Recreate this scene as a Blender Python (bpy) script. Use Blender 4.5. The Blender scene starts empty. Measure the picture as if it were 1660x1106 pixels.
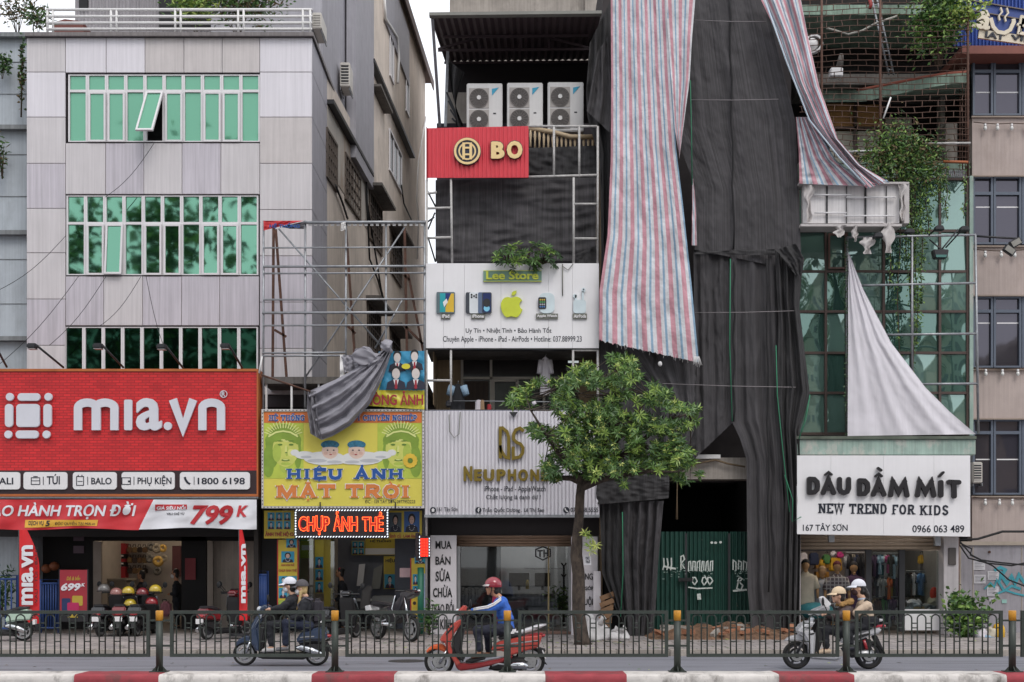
import bpy, bmesh, math, random
from mathutils import Vector, Matrix, noise
R = math.radians
random.seed(7)
sc = bpy.context.scene
col = sc.collection
# ---------------------------------------------------------------- camera, sky, sun
# F: focal length in photo pixels; HY: horizon row; CZ: eye height; Y: metres in front of the lens
F, CX, HY, CZ = 2000.0, 830.0, 915.0, 1.75
cam = bpy.data.cameras.new('camera')
cam.sensor_width = 36.0
cam.lens = F / 1660 * 36
cam.shift_y = (HY - 553) / 1660
cam.clip_start = 0.1
cam.clip_end = 2000
co = bpy.data.objects.new('camera', cam)
co.location = (0, 0, CZ)
co.rotation_euler = (R(90), 0, 0)
col.objects.link(co)
sc.camera = co
w = bpy.data.worlds.new('World')
sc.world = w
w.use_nodes = True
nt = w.node_tree
nt.nodes.clear()
sky = nt.nodes.new('ShaderNodeTexSky')
sky.sky_type = 'NISHITA'
sky.sun_disc = False
sky.sun_elevation = R(52)
sky.sun_rotation = R(156)
sky.air_density = 1.0
sky.dust_density = 1.0
hs = nt.nodes.new('ShaderNodeMix')           # a bright overcast layer over the clear sky
hs.data_type = 'RGBA'
hs.inputs[0].default_value = .85
hs.inputs[7].default_value = (8.4, 8.5, 8.8, 1)
bg = nt.nodes.new('ShaderNodeBackground')
bg.inputs['Strength'].default_value = 0.15
wo = nt.nodes.new('ShaderNodeOutputWorld')
nt.links.new(sky.outputs[0], hs.inputs[6])
nt.links.new(hs.outputs[2], bg.inputs['Color'])
nt.links.new(bg.outputs[0], wo.inputs[0])
sl = bpy.data.lights.new('sun', 'SUN')
sl.energy = 1.2
sl.angle = R(25)
sl.color = (1, .96, .9)
so = bpy.data.objects.new('sun', sl)
so.rotation_euler = (R(38), 0, R(24))
so.location = (0, -20, 30)
col.objects.link(so)
sc.view_settings.view_transform = 'Standard'
sc.view_settings.look = 'None'
sc.view_settings.gamma = 1
sc.view_settings.exposure = 0.2
sc.cycles.max_bounces = 8
sc.cycles.transparent_max_bounces = 12
sc.cycles.use_denoising = True

# ---------------------------------------------------------------- helpers
def P(px, py, Y):
    return Vector(((px - CX) * Y / F, Y, CZ + (HY - py) * Y / F))
def X(px, Y): return (px - CX) * Y / F
def Z(py, Y): return CZ + (HY - py) * Y / F
def lin(h):
    h = h.lstrip('#')
    o = []
    for i in (0, 2, 4):
        c = int(h[i:i + 2], 16) / 255
        o.append(c / 12.92 if c <= .04045 else ((c + .055) / 1.055) ** 2.4)
    return (o[0], o[1], o[2], 1)

_M = {}
class NT:
    def __init__(s, name):
        s.m = bpy.data.materials.new(name)
        s.m.use_nodes = True
        s.t = s.m.node_tree
        s.b = s.t.nodes['Principled BSDF']
        s.out = s.t.nodes['Material Output']
    def n(s, typ, **kw):
        nd = s.t.nodes.new('ShaderNode' + typ)
        for k, v in kw.items():
            setattr(nd, k, v)
        return nd
    def l(s, a, b): s.t.links.new(a, b)
    def coord(s, scale=(1, 1, 1), src='Object'):
        tc = s.n('TexCoord')
        mp = s.n('Mapping')
        mp.inputs['Scale'].default_value = scale
        s.l(tc.outputs[src], mp.inputs[0])
        return mp.outputs[0]
    def noise(s, vec, scale, det=4, rough=.6):
        nd = s.n('TexNoise')
        nd.inputs['Scale'].default_value = scale
        nd.inputs['Detail'].default_value = det
        nd.inputs['Roughness'].default_value = rough
        s.l(vec, nd.inputs['Vector'])
        return nd.outputs['Fac']
    def ramp(s, fac, stops, interp='LINEAR'):
        r = s.n('ValToRGB')
        r.color_ramp.interpolation = interp
        e = r.color_ramp.elements
        while len(e) < len(stops): e.new(.5)
        for i, (p, c) in enumerate(stops):
            e[i].position = p
            e[i].color = c if len(c) == 4 else (*c, 1)
        s.l(fac, r.inputs[0])
        return r.outputs[0]
    def mix(s, fac, a, b, mode='MIX'):
        m = s.n('Mix', data_type='RGBA', blend_type=mode)
        for sk, v in ((0, fac),(6, a),(7, b)):
            if hasattr(v, 'node'): s.l(v, m.inputs[sk])
            else: m.inputs[sk].default_value = v
        return m.outputs[2]
    def bump(s, h, strength=.3, dist=.02):
        b = s.n('Bump')
        b.inputs['Strength'].default_value = strength
        b.inputs['Distance'].default_value = dist
        s.l(h, b.inputs['Height'])
        s.l(b.outputs[0], s.b.inputs['Normal'])

def g(v): return (v, v, v, 1)
def mat(name, c, rough=.6, metal=0, var=.12, vs=3.0, streak=0, sc_=None, bump=0, bs=30, dirt=None, dirt_amt=.5, coat=0, spec=.5):
    """A surface of one colour with wear: mottling (var), rain streaks (streak), stains (dirt), relief (bump)."""
    if name in _M: return _M[name]
    k = NT(name)
    c = lin(c) if isinstance(c, str) else c
    v = k.coord()
    o = k.mix(1.0, c, k.ramp(k.noise(v, vs), [(.3, g(1 - var)),(.7, g(1 + var * .4))]), 'MULTIPLY')
    if streak:
        v2 = k.coord((14, 14, .35))
        o = k.mix(1.0, o, k.ramp(k.noise(v2, 1.0, 5, .7), [(.35, g(1 - streak)),(.62, g(1))]), 'MULTIPLY')
    if dirt:
        o = k.mix(k.ramp(k.noise(k.coord((1, 1, .5)), vs * .7, 7, .72), [(.5, g(0)),(.68, g(dirt_amt))]), o, lin(dirt))
    k.l(o, k.b.inputs['Base Color'])
    k.b.inputs['Roughness'].default_value = rough
    k.b.inputs['Metallic'].default_value = metal
    k.b.inputs['Coat Weight'].default_value = coat
    k.b.inputs['Specular IOR Level'].default_value = spec
    if bump: k.bump(k.noise(v, bs, 5), bump, .02)
    _M[name] = k.m
    return k.m
def emit(name, c, strength):
    if name in _M: return _M[name]
    k = NT(name)
    k.b.inputs['Base Color'].default_value = lin(c)
    k.b.inputs['Emission Color'].default_value = lin(c)
    k.b.inputs['Emission Strength'].default_value = strength
    _M[name] = k.m
    return k.m
def glass_clear(name, tint='dfe8e6', refl=.16, rough=.02):
    if name in _M: return _M[name]
    k = NT(name)
    t = k.n('BsdfTransparent'); t.inputs[0].default_value = lin(tint)
    gl = k.n('BsdfGlossy'); gl.inputs['Roughness'].default_value = rough
    lw = k.n('LayerWeight'); lw.inputs[0].default_value = .12
    ma = k.n('Math', operation='MULTIPLY_ADD'); k.l(lw.outputs['Fresnel'], ma.inputs[0]); ma.inputs[1].default_value = .8; ma.inputs[2].default_value = refl
    ms = k.n('MixShader'); k.l(ma.outputs[0], ms.inputs[0]); k.l(t.outputs[0], ms.inputs[1]); k.l(gl.outputs[0], ms.inputs[2])
    k.l(ms.outputs[0], k.out.inputs[0])
    _M[name] = k.m
    return k.m
def glass_mirror(name, c, dark, amt=.75, wav=.05, ws=1.2, rough=.03):
    """Tinted solar glass: a coloured mirror over a dark body, slightly wavy."""
    if name in _M: return _M[name]
    k = NT(name)
    d = k.n('BsdfDiffuse'); d.inputs[0].default_value = lin(dark)
    gl = k.n('BsdfGlossy'); gl.inputs[0].default_value = lin(c); gl.inputs['Roughness'].default_value = rough
    b = k.n('Bump'); b.inputs['Strength'].default_value = wav; b.inputs['Distance'].default_value = .05
    k.l(k.noise(k.coord((1, 1, .8)), ws, 2), b.inputs['Height']); k.l(b.outputs[0], gl.inputs['Normal'])
    ms = k.n('MixShader'); ms.inputs[0].default_value = amt
    k.l(d.outputs[0], ms.inputs[1]); k.l(gl.outputs[0], ms.inputs[2]); k.l(ms.outputs[0], k.out.inputs[0])
    _M[name] = k.m
    return k.m

class MB:
    """Collects shapes; build() links them as ONE mesh object."""
    def __init__(s):
        s.v = []; s.f = []; s.uv = []; s.mi = []; s.sm = []; s.mats = []; s.cur = 0; s.smooth = False
    def use(s, m):
        if m not in s.mats: s.mats.append(m)
        s.cur = s.mats.index(m)
        return s
    def face(s, idx, uv=None):
        s.f.append(idx); s.mi.append(s.cur); s.uv.append(uv); s.sm.append(s.smooth)
    def add(s, vs, fs, uvs=None):
        o = len(s.v)
        s.v += [tuple(p) for p in vs]
        for i, f in enumerate(fs): s.face([o + j for j in f], uvs[i] if uvs else None)
    def quad(s, a, b, c, d): s.add([a, b, c, d],[(0, 1, 2, 3)])
    def box(s, x0, x1, y0, y1, z0, z1):
        if x0 > x1: x0, x1 = x1, x0
        if y0 > y1: y0, y1 = y1, y0
        if z0 > z1: z0, z1 = z1, z0
        s.add([(x0, y0, z0),(x1, y0, z0),(x1, y1, z0),(x0, y1, z0),(x0, y0, z1),(x1, y0, z1),(x1, y1, z1),(x0, y1, z1)],
              [(0, 3, 2, 1),(4, 5, 6, 7),(0, 1, 5, 4),(1, 2, 6, 5),(2, 3, 7, 6),(3, 0, 4, 7)])
    def pbox(s, x0, y0, x1, y1, Y, d=.05):
        """Box whose front face covers a photo rectangle at distance Y, going back by d."""
        s.box(X(x0, Y), X(x1, Y), Y, Y + d, Z(y1, Y), Z(y0, Y))
    def bar(s, a, b, wx, wy):
        """Square bar from a to b."""
        a, b = Vector(a), Vector(b)
        d = (b - a).normalized()
        u = d.cross(Vector((0, 1, 0)))
        if u.length < 1e-3: u = Vector((1, 0, 0))
        u.normalize(); v = d.cross(u)
        u *= wx / 2; v *= wy / 2
        s.add([a - u - v, a + u - v, a + u + v, a - u + v, b - u - v, b + u - v, b + u + v, b - u + v],
              [(0, 1, 2, 3),(7, 6, 5, 4),(0, 4, 5, 1),(1, 5, 6, 2),(2, 6, 7, 3),(3, 7, 4, 0)])
    def tube(s, pts, r, n=6, caps=True):
        pts = [Vector(p) for p in pts]
        rs = r if isinstance(r, (list, tuple)) else [r] * len(pts)
        o = len(s.v); up = None; sm = s.smooth; s.smooth = True
        for i, p in enumerate(pts):
            d = (pts[min(i + 1, len(pts) - 1)] - pts[max(i - 1, 0)])
            if d.length < 1e-9: d = Vector((0, 0, 1))
            d.normalize()
            if up is None:
                up = d.cross(Vector((.3, .9, .1)))
                if up.length < .1: up = d.cross(Vector((1, 0, 0)))
            u = (up - d * up.dot(d))
            if u.length < 1e-6: u = d.orthogonal()
            u.normalize(); up = u; v = d.cross(u)
            for k in range(n):
                a = 2 * math.pi * k / n
                s.v.append(tuple(p + (u * math.cos(a) + v * math.sin(a)) * rs[i]))
        for i in range(len(pts) - 1):
            for k in range(n):
                a = o + i * n + k; b = o + i * n + (k + 1) % n
                s.face([a, b, b + n, a + n])
        s.smooth = sm
        if caps:
            s.face([o + k for k in range(n)][::-1]); s.face([o + (len(pts) - 1) * n + k for k in range(n)])
    def ball(s, c, rx, ry=None, rz=None, nu=12, nv=8, rot=None):
        ry = rx if ry is None else ry; rz = rx if rz is None else rz
        vs = []; c = Vector(c)
        for j in range(nv + 1):
            t = math.pi * j / nv
            for i in range(nu):
                a = 2 * math.pi * i / nu
                q = Vector((rx * math.sin(t) * math.cos(a), ry * math.sin(t) * math.sin(a), rz * math.cos(t)))
                if rot: q = rot @ q
                vs.append(c + q)
        fs = [(j * nu + i, (j + 1) * nu + i, (j + 1) * nu + (i + 1) % nu, j * nu + (i + 1) % nu) for j in range(nv) for i in range(nu)]
        sm = s.smooth; s.smooth = True; s.add(vs, fs); s.smooth = sm
    def disc(s, c, r, axis, th, n=20, r_in=0):
        """Short cylinder (or ring) along an axis."""
        ax = Vector(axis).normalized(); u = ax.orthogonal().normalized(); v = ax.cross(u); c = Vector(c)
        ring = lambda rr, off: [c + ax * off + (u * math.cos(2 * math.pi * k / n) + v * math.sin(2 * math.pi * k / n)) * rr for k in range(n)]
        if r_in <= 0:
            s.add(ring(r, -th / 2) + ring(r, th / 2), [tuple(range(n))[::-1], tuple(range(n, 2 * n))] + [(k, (k + 1) % n, n + (k + 1) % n, n + k) for k in range(n)])
        else:
            vs = ring(r, -th / 2) + ring(r, th / 2) + ring(r_in, th / 2) + ring(r_in, -th / 2)
            fs = []
            for q in range(4):
                for k in range(n):
                    fs.append((q * n + k, q * n + (k + 1) % n, ((q + 1) % 4) * n + (k + 1) % n, ((q + 1) % 4) * n + k))
            s.add(vs, fs)
    def prism(s, pts, Y, d, px=True):
        """Outline given in photo pixels at distance Y, its front at Y, going back by d."""
        p = [P(a, b, Y) for a, b in pts] if px else [Vector((a, Y, b)) for a, b in pts]
        n = len(p)
        ar = sum(p[i].x * p[(i + 1) % n].z - p[(i + 1) % n].x * p[i].z for i in range(n))
        if ar < 0: p.reverse()
        b = [q + Vector((0, d, 0)) for q in p]
        s.add(p + b, [tuple(range(n)), tuple(range(2 * n - 1, n - 1, -1))] + [(i, n + i, n + (i + 1) % n, (i + 1) % n) for i in range(n)])
    def ell(s, cx, cy, rx, ry, Y, d=.004, n=20, a0=0):
        s.prism([(cx + rx * math.cos(2 * math.pi * k / n + a0), cy + ry * math.sin(2 * math.pi * k / n + a0)) for k in range(n)], Y, d)
    def rrect(s, x0, y0, x1, y1, r, Y, d, n=5):
        pts = []
        for cx, cy, a in ((x1 - r, y0 + r, -90),(x1 - r, y1 - r, 0),(x0 + r, y1 - r, 90),(x0 + r, y0 + r, 180)):
            for k in range(n + 1):
                t = R(a + 90 * k / n); pts.append((cx + r * math.cos(t), cy + r * math.sin(t)))
        s.prism(pts, Y, d)
    def stroke(s, pts, wd, Y, d):
        """A thick line through photo pixels, as a solid letter stroke."""
        L = []; Rr = []; n = len(pts)
        for i in range(n):
            a = pts[max(i - 1, 0)]; b = pts[min(i + 1, n - 1)]
            if 0 < i < n - 1:
                d1 = Vector((pts[i][0] - a[0], pts[i][1] - a[1])).normalized(); d2 = Vector((b[0] - pts[i][0], b[1] - pts[i][1])).normalized()
                t = (d1 + d2)
                t = t.normalized() if t.length > 1e-4 else d1
                k = 1 / max(.45, t.dot(d1))
            else:
                t = Vector((b[0] - a[0], b[1] - a[1])).normalized(); k = 1
            nx, ny = -t.y * wd / 2 * k, t.x * wd / 2 * k
            L.append((pts[i][0] + nx, pts[i][1] + ny)); Rr.append((pts[i][0] - nx, pts[i][1] - ny))
        for i in range(n - 1): pass
        o = len(s.v)
        for q in (L, Rr):
            for (x, y) in q: s.v.append(tuple(P(x, y, Y)))
        for q in (L, Rr):
            for (x, y) in q: v = P(x, y, Y); s.v.append((v.x, Y + d, v.z))
        for i in range(n - 1):
            a, b, c2, d2 = o + i, o + i + 1, o + n + i + 1, o + n + i
            s.face([a, b, c2, d2]); s.face([a + 2 * n, d2 + 2 * n, c2 + 2 * n, b + 2 * n])
            s.face([a, a + 2 * n, b + 2 * n, b]); s.face([d2, c2, c2 + 2 * n, d2 + 2 * n])
        s.face([o, o + n, o + 3 * n, o + 2 * n]); s.face([o + n - 1, o + 3 * n - 1, o + 4 * n - 1, o + 2 * n - 1])
    def grid(s, fn, nu, nv, uvs=True):
        o = len(s.v)
        for j in range(nv + 1):
            for i in range(nu + 1): s.v.append(tuple(fn(i / nu, j / nv)))
        for j in range(nv):
            for i in range(nu):
                a = o + j * (nu + 1) + i
                s.face([a, a + nu + 1, a + nu + 2, a + 1],[(i / nu, j / nv),(i / nu, (j + 1) / nv),((i + 1) / nu, (j + 1) / nv),((i + 1) / nu, j / nv)])
    def rstroke(s, pts, wd, Y, d):
        """A stroke with round ends and joints (puffy letters)."""
        s.stroke(pts, wd, Y, d)
        for i, (x, y) in enumerate(pts): s.ell(x, y, wd / 2, wd / 2, Y - .0008 * (1 + i % 7), d, 14)
    def build(s, name, m=None, parent=None, bevel=0, seg=2, smooth=None, fix=True):
        if m is not None and not s.mats: s.mats = [m]
        me = bpy.data.meshes.new(name)
        org = parent_origin(parent)
        me.from_pydata([(p[0] - org.x, p[1] - org.y, p[2] - org.z) for p in s.v],[], s.f)
        for q in s.mats: me.materials.append(q)
        me.polygons.foreach_set('material_index', s.mi)
        me.polygons.foreach_set('use_smooth', s.sm if smooth is None else [smooth] * len(s.f))
        if any(s.uv):
            ul = me.uv_layers.new(name='UVMap')
            flat = []
            for f, q in zip(s.f, s.uv):
                for i in range(len(f)): flat += list(q[i]) if q else [0, 0]
            ul.data.foreach_set('uv', flat)
        if bevel or fix:
            bm = bmesh.new(); bm.from_mesh(me)
            if bevel:
                bmesh.ops.remove_doubles(bm, verts=bm.verts, dist=1e-5)
                es = [e for e in bm.edges if len(e.link_faces) == 2 and e.calc_face_angle(0) > .5]
                bmesh.ops.bevel(bm, geom=es, offset=bevel, segments=seg, affect='EDGES', clamp_overlap=True)
            if fix: bmesh.ops.recalc_face_normals(bm, faces=bm.faces)
            bm.to_mesh(me); bm.free()
        me.update()
        return link(name, me, parent)
def parent_origin(p):
    o = Vector((0, 0, 0))
    while p is not None:
        o += p.location; p = p.parent
    return o
def link(name, me, parent=None):
    o = bpy.data.objects.new(name, me)
    col.objects.link(o)
    if parent is not None: o.parent = parent
    return o
def tag(o, label, cat, group=None, kind=None):
    o['label'] = label; o['category'] = cat
    if group: o['group'] = group
    if kind: o['kind'] = kind
    return o
def thing(name, label, cat, loc=(0, 0, 0), group=None):
    o = bpy.data.objects.new(name, None)
    o.empty_display_size = .2
    o.location = loc
    col.objects.link(o)
    return tag(o, label, cat, group)
def setting(o, kind='structure'):
    o['kind'] = kind
    return o
def dup(root, loc, label=None, rotz=None, scale=None, group=None):
    """A copy of a thing with copies of its parts and sub-parts."""
    def cp(o, par):
        c = o.copy(); col.objects.link(c)
        if par is not None: c.parent = par
        for ch in list(o.children): cp(ch, c)
        return c
    r = cp(root, None)
    r.location = loc
    if rotz is not None: r.rotation_euler = (0, 0, rotz)
    if scale: r.scale = scale
    if label: r['label'] = label
    if group: r['group'] = group
    return r

def text_geo(s, bold=0, shear=0, spacing=1.0, res=3, ext=.5):
    cu = bpy.data.curves.new('lettering', 'FONT')
    cu.body = s; cu.size = 1; cu.offset = bold; cu.shear = shear; cu.space_character = spacing; cu.resolution_u = res; cu.extrude = ext
    o = bpy.data.objects.new('lettering', cu)
    me = bpy.data.meshes.new_from_object(o)
    vs = [tuple(v.co) for v in me.vertices]; fs = [tuple(p.vertices) for p in me.polygons]
    bpy.data.meshes.remove(me); bpy.data.objects.remove(o); bpy.data.curves.remove(cu)
    return vs, fs
def letters(mb, s, box, Y, d=.01, bold=0.0, shear=0, spacing=1.0, rot=0, res=3):
    """Lettering scaled to fill a photo-pixel box; solid, its back on distance Y."""
    base_v, base_f = text_geo(s, 0 if 'Đ' in s else min(bold, .02), shear, spacing, res)
    vs, fs = list(base_v), list(base_f)
    if bold > .021:          # heavier weight: overlaid copies a hair apart
        for q, (dx, dy) in enumerate(((1, 0),(-1, 0),(0, .6),(0, -.6),(.7, .4),(-.7, -.4))):
            o_ = len(vs); e_ = (bold - (0 if 'Đ' in s else .02)) * .9
            vs += [(x + dx * e_, y + dy * e_, z + (.0013 * (q + 1) / d) * (1 if z > 0 else 0)) for x, y, z in base_v]; fs += [tuple(i + o_ for i in f) for f in base_f]
    if rot:
        c_, s_ = round(math.cos(rot)), round(math.sin(rot))
        vs = [(x * c_ - y * s_, x * s_ + y * c_, z) for x, y, z in vs]
    x0 = min(v[0] for v in vs); x1 = max(v[0] for v in vs); y0 = min(v[1] for v in vs); y1 = max(v[1] for v in vs)
    bx0, by0, bx1, by1 = box
    out = []
    for x, y, z in vs:
        p = P(bx0 + (x - x0) / (x1 - x0) * (bx1 - bx0), by1 - (y - y0) / (y1 - y0) * (by1 - by0), Y)
        out.append((p.x, Y - d / 2 - z * d, p.z))
    mb.add(out, fs)
    return mb
def text(par, s, box, Y, m, d=.01, bold=0.0, name='lettering', **k):
    return letters(MB(), s, box, Y, d, bold, **k).build(name, m, par, fix=False)

# slab-serif capitals drawn from strokes, for the painted signs that use them: unit box, y up
SL = {
 'H': (1, [((.2, 0),(.2, 1)),((.8, 0),(.8, 1)),((.2, .5),(.8, .5))],[.2, .8],[.2, .8]),
 'I': (.5, [((.5, 0),(.5, 1))],[.5],[.5]),
 'E': (.9, [((.25, 0),(.25, 1)),((.15, .07),(.9, .07),(.9, .28)),((.15, .93),(.88, .93),(.88, .74)),((.25, .5),(.65, .5))],[.22],[.22]),
 'U': (1, [((.2, 1),(.2, .32),(.28, .14),(.5, .06),(.72, .14),(.8, .32),(.8, 1))],[],[.2, .8]),
 'A': (1.05, [((.18, 0),(.5, 1),(.82, 0)),((.3, .33),(.7, .33))],[.17, .83],[]),
 'N': (1, [((.18, 0),(.18, 1)),((.18, .98),(.8, .02)),((.82, 0),(.82, 1))],[.18],[.2, .82]),
 'M': (1.25, [((.15, 0),(.15, 1)),((.17, .98),(.5, .1),(.83, .98)),((.85, 0),(.85, 1))],[.15, .85],[.15, .85]),
 'T': (.95, [((.5, 0),(.5, 1)),((.08, .72),(.08, .93),(.92, .93),(.92, .72))],[.5],[]),
 'R': (1, [((.22, 0),(.22, 1)),((.15, .93),(.6, .93),(.78, .84),(.8, .72),(.74, .58),(.6, .5),(.22, .5)),((.5, .5),(.84, .02))],[.22, .86],[]),
 'O': (1, [((.5, .06),(.28, .14),(.16, .36),(.16, .64),(.28, .86),(.5, .94),(.72, .86),(.84, .64),(.84, .36),(.72, .14),(.5, .06))],[],[]),
 'W': (1.35, [((.1, 1),(.28, .02),(.5, .95),(.72, .02),(.9, 1))],[],[.1, .5, .9]),
 'D': (1, [((.22, 0),(.22, 1)),((.15, .93),(.55, .93),(.76, .8),(.84, .5),(.76, .2),(.55, .07),(.15, .07))],[],[]),
 'F': (.85, [((.25, 0),(.25, 1)),((.15, .93),(.88, .93),(.88, .74)),((.25, .5),(.65, .5))],[.25],[]),
 'K': (1, [((.22, 0),(.22, 1)),((.8, .97),(.28, .45)),((.42, .58),(.84, .03))],[.22, .84],[.22, .8]),
 'S': (.85, [((.82, .76),(.76, .88),(.55, .95),(.3, .9),(.2, .76),(.26, .6),(.5, .5),(.74, .4),(.82, .24),(.7, .1),(.46, .05),(.24, .12),(.16, .26))],[],[]),
 'G': (1, [((.84, .72),(.74, .88),(.5, .94),(.28, .86),(.16, .64),(.16, .36),(.28, .14),(.5, .06),(.78, .14),(.78, .44),(.55, .44))],[],[]),
 'P': (.95, [((.22, 0),(.22, 1)),((.15, .93),(.6, .93),(.8, .82),(.82, .68),(.76, .53),(.6, .44),(.22, .44))],[.22],[]),
 'C': (1, [((.84, .72),(.74, .88),(.5, .94),(.28, .86),(.16, .64),(.16, .36),(.28, .14),(.5, .06),(.74, .12),(.84, .28))],[],[]),
 'Y': (1, [((.5, 0),(.5, .48)),((.14, 1),(.5, .46),(.86, 1))],[.5],[.14, .86]),
 'Q': (1, [],[],[]), ' ': (.5, [],[],[]), '|': (.2, [],[],[]),
}
ACC = {'Ệ': ('E', 'cd'), 'Ả': ('A', 'h'), 'Ặ': ('A', 'bd'), 'Ờ': ('O', 'kg'), 'Ố': ('O', 'ca'), 'Ê': ('E', 'c'), 'Ơ': ('O', 'k'), 'Đ': ('D', '-'), 'Ụ': ('U', 'd')}
def slab(mb, s, box, Y, d=.008, wd=.2, slabw=.42, gap=.1):
    """box = cap-height box of the word; accents stick out of it."""
    x0, y0, x1, y1 = box
    seq = [ACC.get(c, (c, '')) for c in s]
    tot = sum(SL[c][0] for c, _ in seq) + gap * (len(seq) - 1)
    u = (x1 - x0) / tot; h = y1 - y0; k = 0
    x = x0
    for c, acc in seq:
        wl, strokes, bot, top = SL[c]; W = wl * u
        tw = wd * h
        q = lambda a, b: (x + a * W, y1 - b * h)
        for st in strokes:
            k += 1
            horiz = len(st) == 2 and st[0][1] == st[1][1]
            mb.stroke([q(*p) for p in st], tw * (.6 if horiz else 1), Y - .0007 * (k % 9), d)
        for bx, yy in [(b, .055) for b in bot] + [(b, .945) for b in top]:
            k += 1; cx, cy = q(bx, yy); ww = slabw * h
            mb.stroke([(cx - ww / 2, cy),(cx + ww / 2, cy)], h * .11, Y - .0007 * (k % 9) - .0003, d)
        cx = x + W / 2; t = h * .11
        for a in acc:
            k += 1; Yk = Y - .0007 * (k % 9)
            up = y0 - h * .16
            if a == 'c': mb.stroke([(cx - h * .22, up + h * .07),(cx, up - h * .12),(cx + h * .22, up + h * .07)], t, Yk, d)
            if a == 'b': mb.stroke([(cx - h * .2, up - h * .12),(cx - h * .1, up + .02 * h),(cx + h * .1, up + .02 * h),(cx + h * .2, up - h * .12)], t, Yk, d)
            if a == 'd': mb.ell(cx, y1 + h * .17, h * .09, h * .09, Yk, d, 10)
            if a == 'h': mb.stroke([(cx - h * .1, up - h * .16),(cx + h * .08, up - h * .18),(cx + h * .12, up - h * .06),(cx, up + h * .02),(cx, up + h * .08)], t, Yk, d)
            if a == 'a': mb.stroke([(cx + h * .15, up + h * .02),(cx + h * .3, up - h * .2)], t, Yk, d)
            if a == 'g': mb.stroke([(cx - h * .12, up - h * .16),(cx + h * .06, up + h * .06)], t, Yk, d)
            if a == 'k': mb.stroke([(cx + W * .3, y0 + h * .14),(cx + W * .46, y0 + h * .02),(cx + W * .48, y0 - h * .12)], t, Yk, d)
            if a == '-': mb.stroke([(x + W * .02, y0 + h * .5),(x + W * .5, y0 + h * .5)], t, Yk, d)
        x += W + gap * u
    return mb

def resample(pts, t):
    d = [0]
    for a, b in zip(pts, pts[1:]): d.append(d[-1] + math.hypot(b[0] - a[0], b[1] - a[1]))
    q = t * d[-1]
    for i in range(len(pts) - 1):
        if q <= d[i + 1] or i == len(pts) - 2:
            f = (q - d[i]) / max(1e-9, d[i + 1] - d[i])
            return (pts[i][0] + (pts[i + 1][0] - pts[i][0]) * f, pts[i][1] + (pts[i + 1][1] - pts[i][1]) * f)
def drape(name, L, Rr, Y, m, parent=None, nu=40, nv=60, folds=5, amp=.06, seed=0, bulge=0, rough=.02, ramp=0, Y2=None, uw=1.0, uv0=0.0, jag=0, cross=0):
    """Hanging cloth between a left and a right edge drawn in the photo: folds run down it."""
    mb = MB(); mb.smooth = True
    ph = [random.Random(seed + i).uniform(0, 6.28) for i in range(6)]
    def fn(u, v):
        l = resample(L, v); r = resample(Rr, v)
        x = l[0] + (r[0] - l[0]) * u; y = l[1] + (r[1] - l[1]) * u
        if jag and v > .999: y += jag * noise.noise(Vector((u * 40, seed, 0)))
        yb = Y if Y2 is None else Y + (Y2 - Y) * v
        a = amp * (1 - ramp + ramp * v)
        n1 = noise.noise(Vector((u * 3 + seed, v * 2.5, 1.3)))
        dd = a * (math.sin(u * folds * 6.283 + ph[0] + 1.5 * n1 + v * 1.2) * .6 + math.sin(u * folds * 13.7 + ph[1] + 2 * n1 - v * 2) * .25)
        dd += rough * noise.noise(Vector((u * 14 + seed, v * 20, 3.1))) + rough * .6 * noise.noise(Vector((u * 40, v * 46 + seed, 7.1)))
        dd += rough * 1.6 * noise.noise(Vector((u * 5 - v * 7 + seed, v * 6 + u * 5, 2.2)))
        if cross: dd += cross * abs(math.sin(v * 26 + 3 * n1 + u * 4)) * (.5 + noise.noise(Vector((u * 6, v * 3, seed))))
        dd -= bulge * math.sin(math.pi * u) * math.sin(math.pi * min(1, v * 1.1))
        return P(x, y, yb + dd)
    mb.grid(fn, nu, nv)
    for i, q in enumerate(mb.uv):
        if q: mb.uv[i] = [(a * uw + uv0, b) for a, b in q]
    return mb.build(name, m, parent, fix=False)
def tarp_mat(name, n, cols):
    """Woven plastic sheet striped across its width (follows the cloth)."""
    if name in _M: return _M[name]
    k = NT(name)
    tc = k.n('TexCoord'); sp = k.n('SeparateXYZ'); k.l(tc.outputs['UV'], sp.inputs[0])
    m1 = k.n('Math', operation='MULTIPLY'); k.l(sp.outputs[0], m1.inputs[0]); m1.inputs[1].default_value = n
    m2 = k.n('Math', operation='FRACT'); k.l(m1.outputs[0], m2.inputs[0])
    c = k.ramp(m2.outputs[0], cols, 'CONSTANT')
    c = k.mix(1, c, k.ramp(k.noise(k.coord((1, 1, .6)), 2.2, 7, .7), [(.3, g(.7)),(.65, g(1.02))]), 'MULTIPLY')
    k.l(c, k.b.inputs['Base Color']); k.b.inputs['Roughness'].default_value = .55
    k.bump(k.noise(k.coord(), 14, 5), .35, .05)
    _M[name] = k.m
    return k.m
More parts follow.
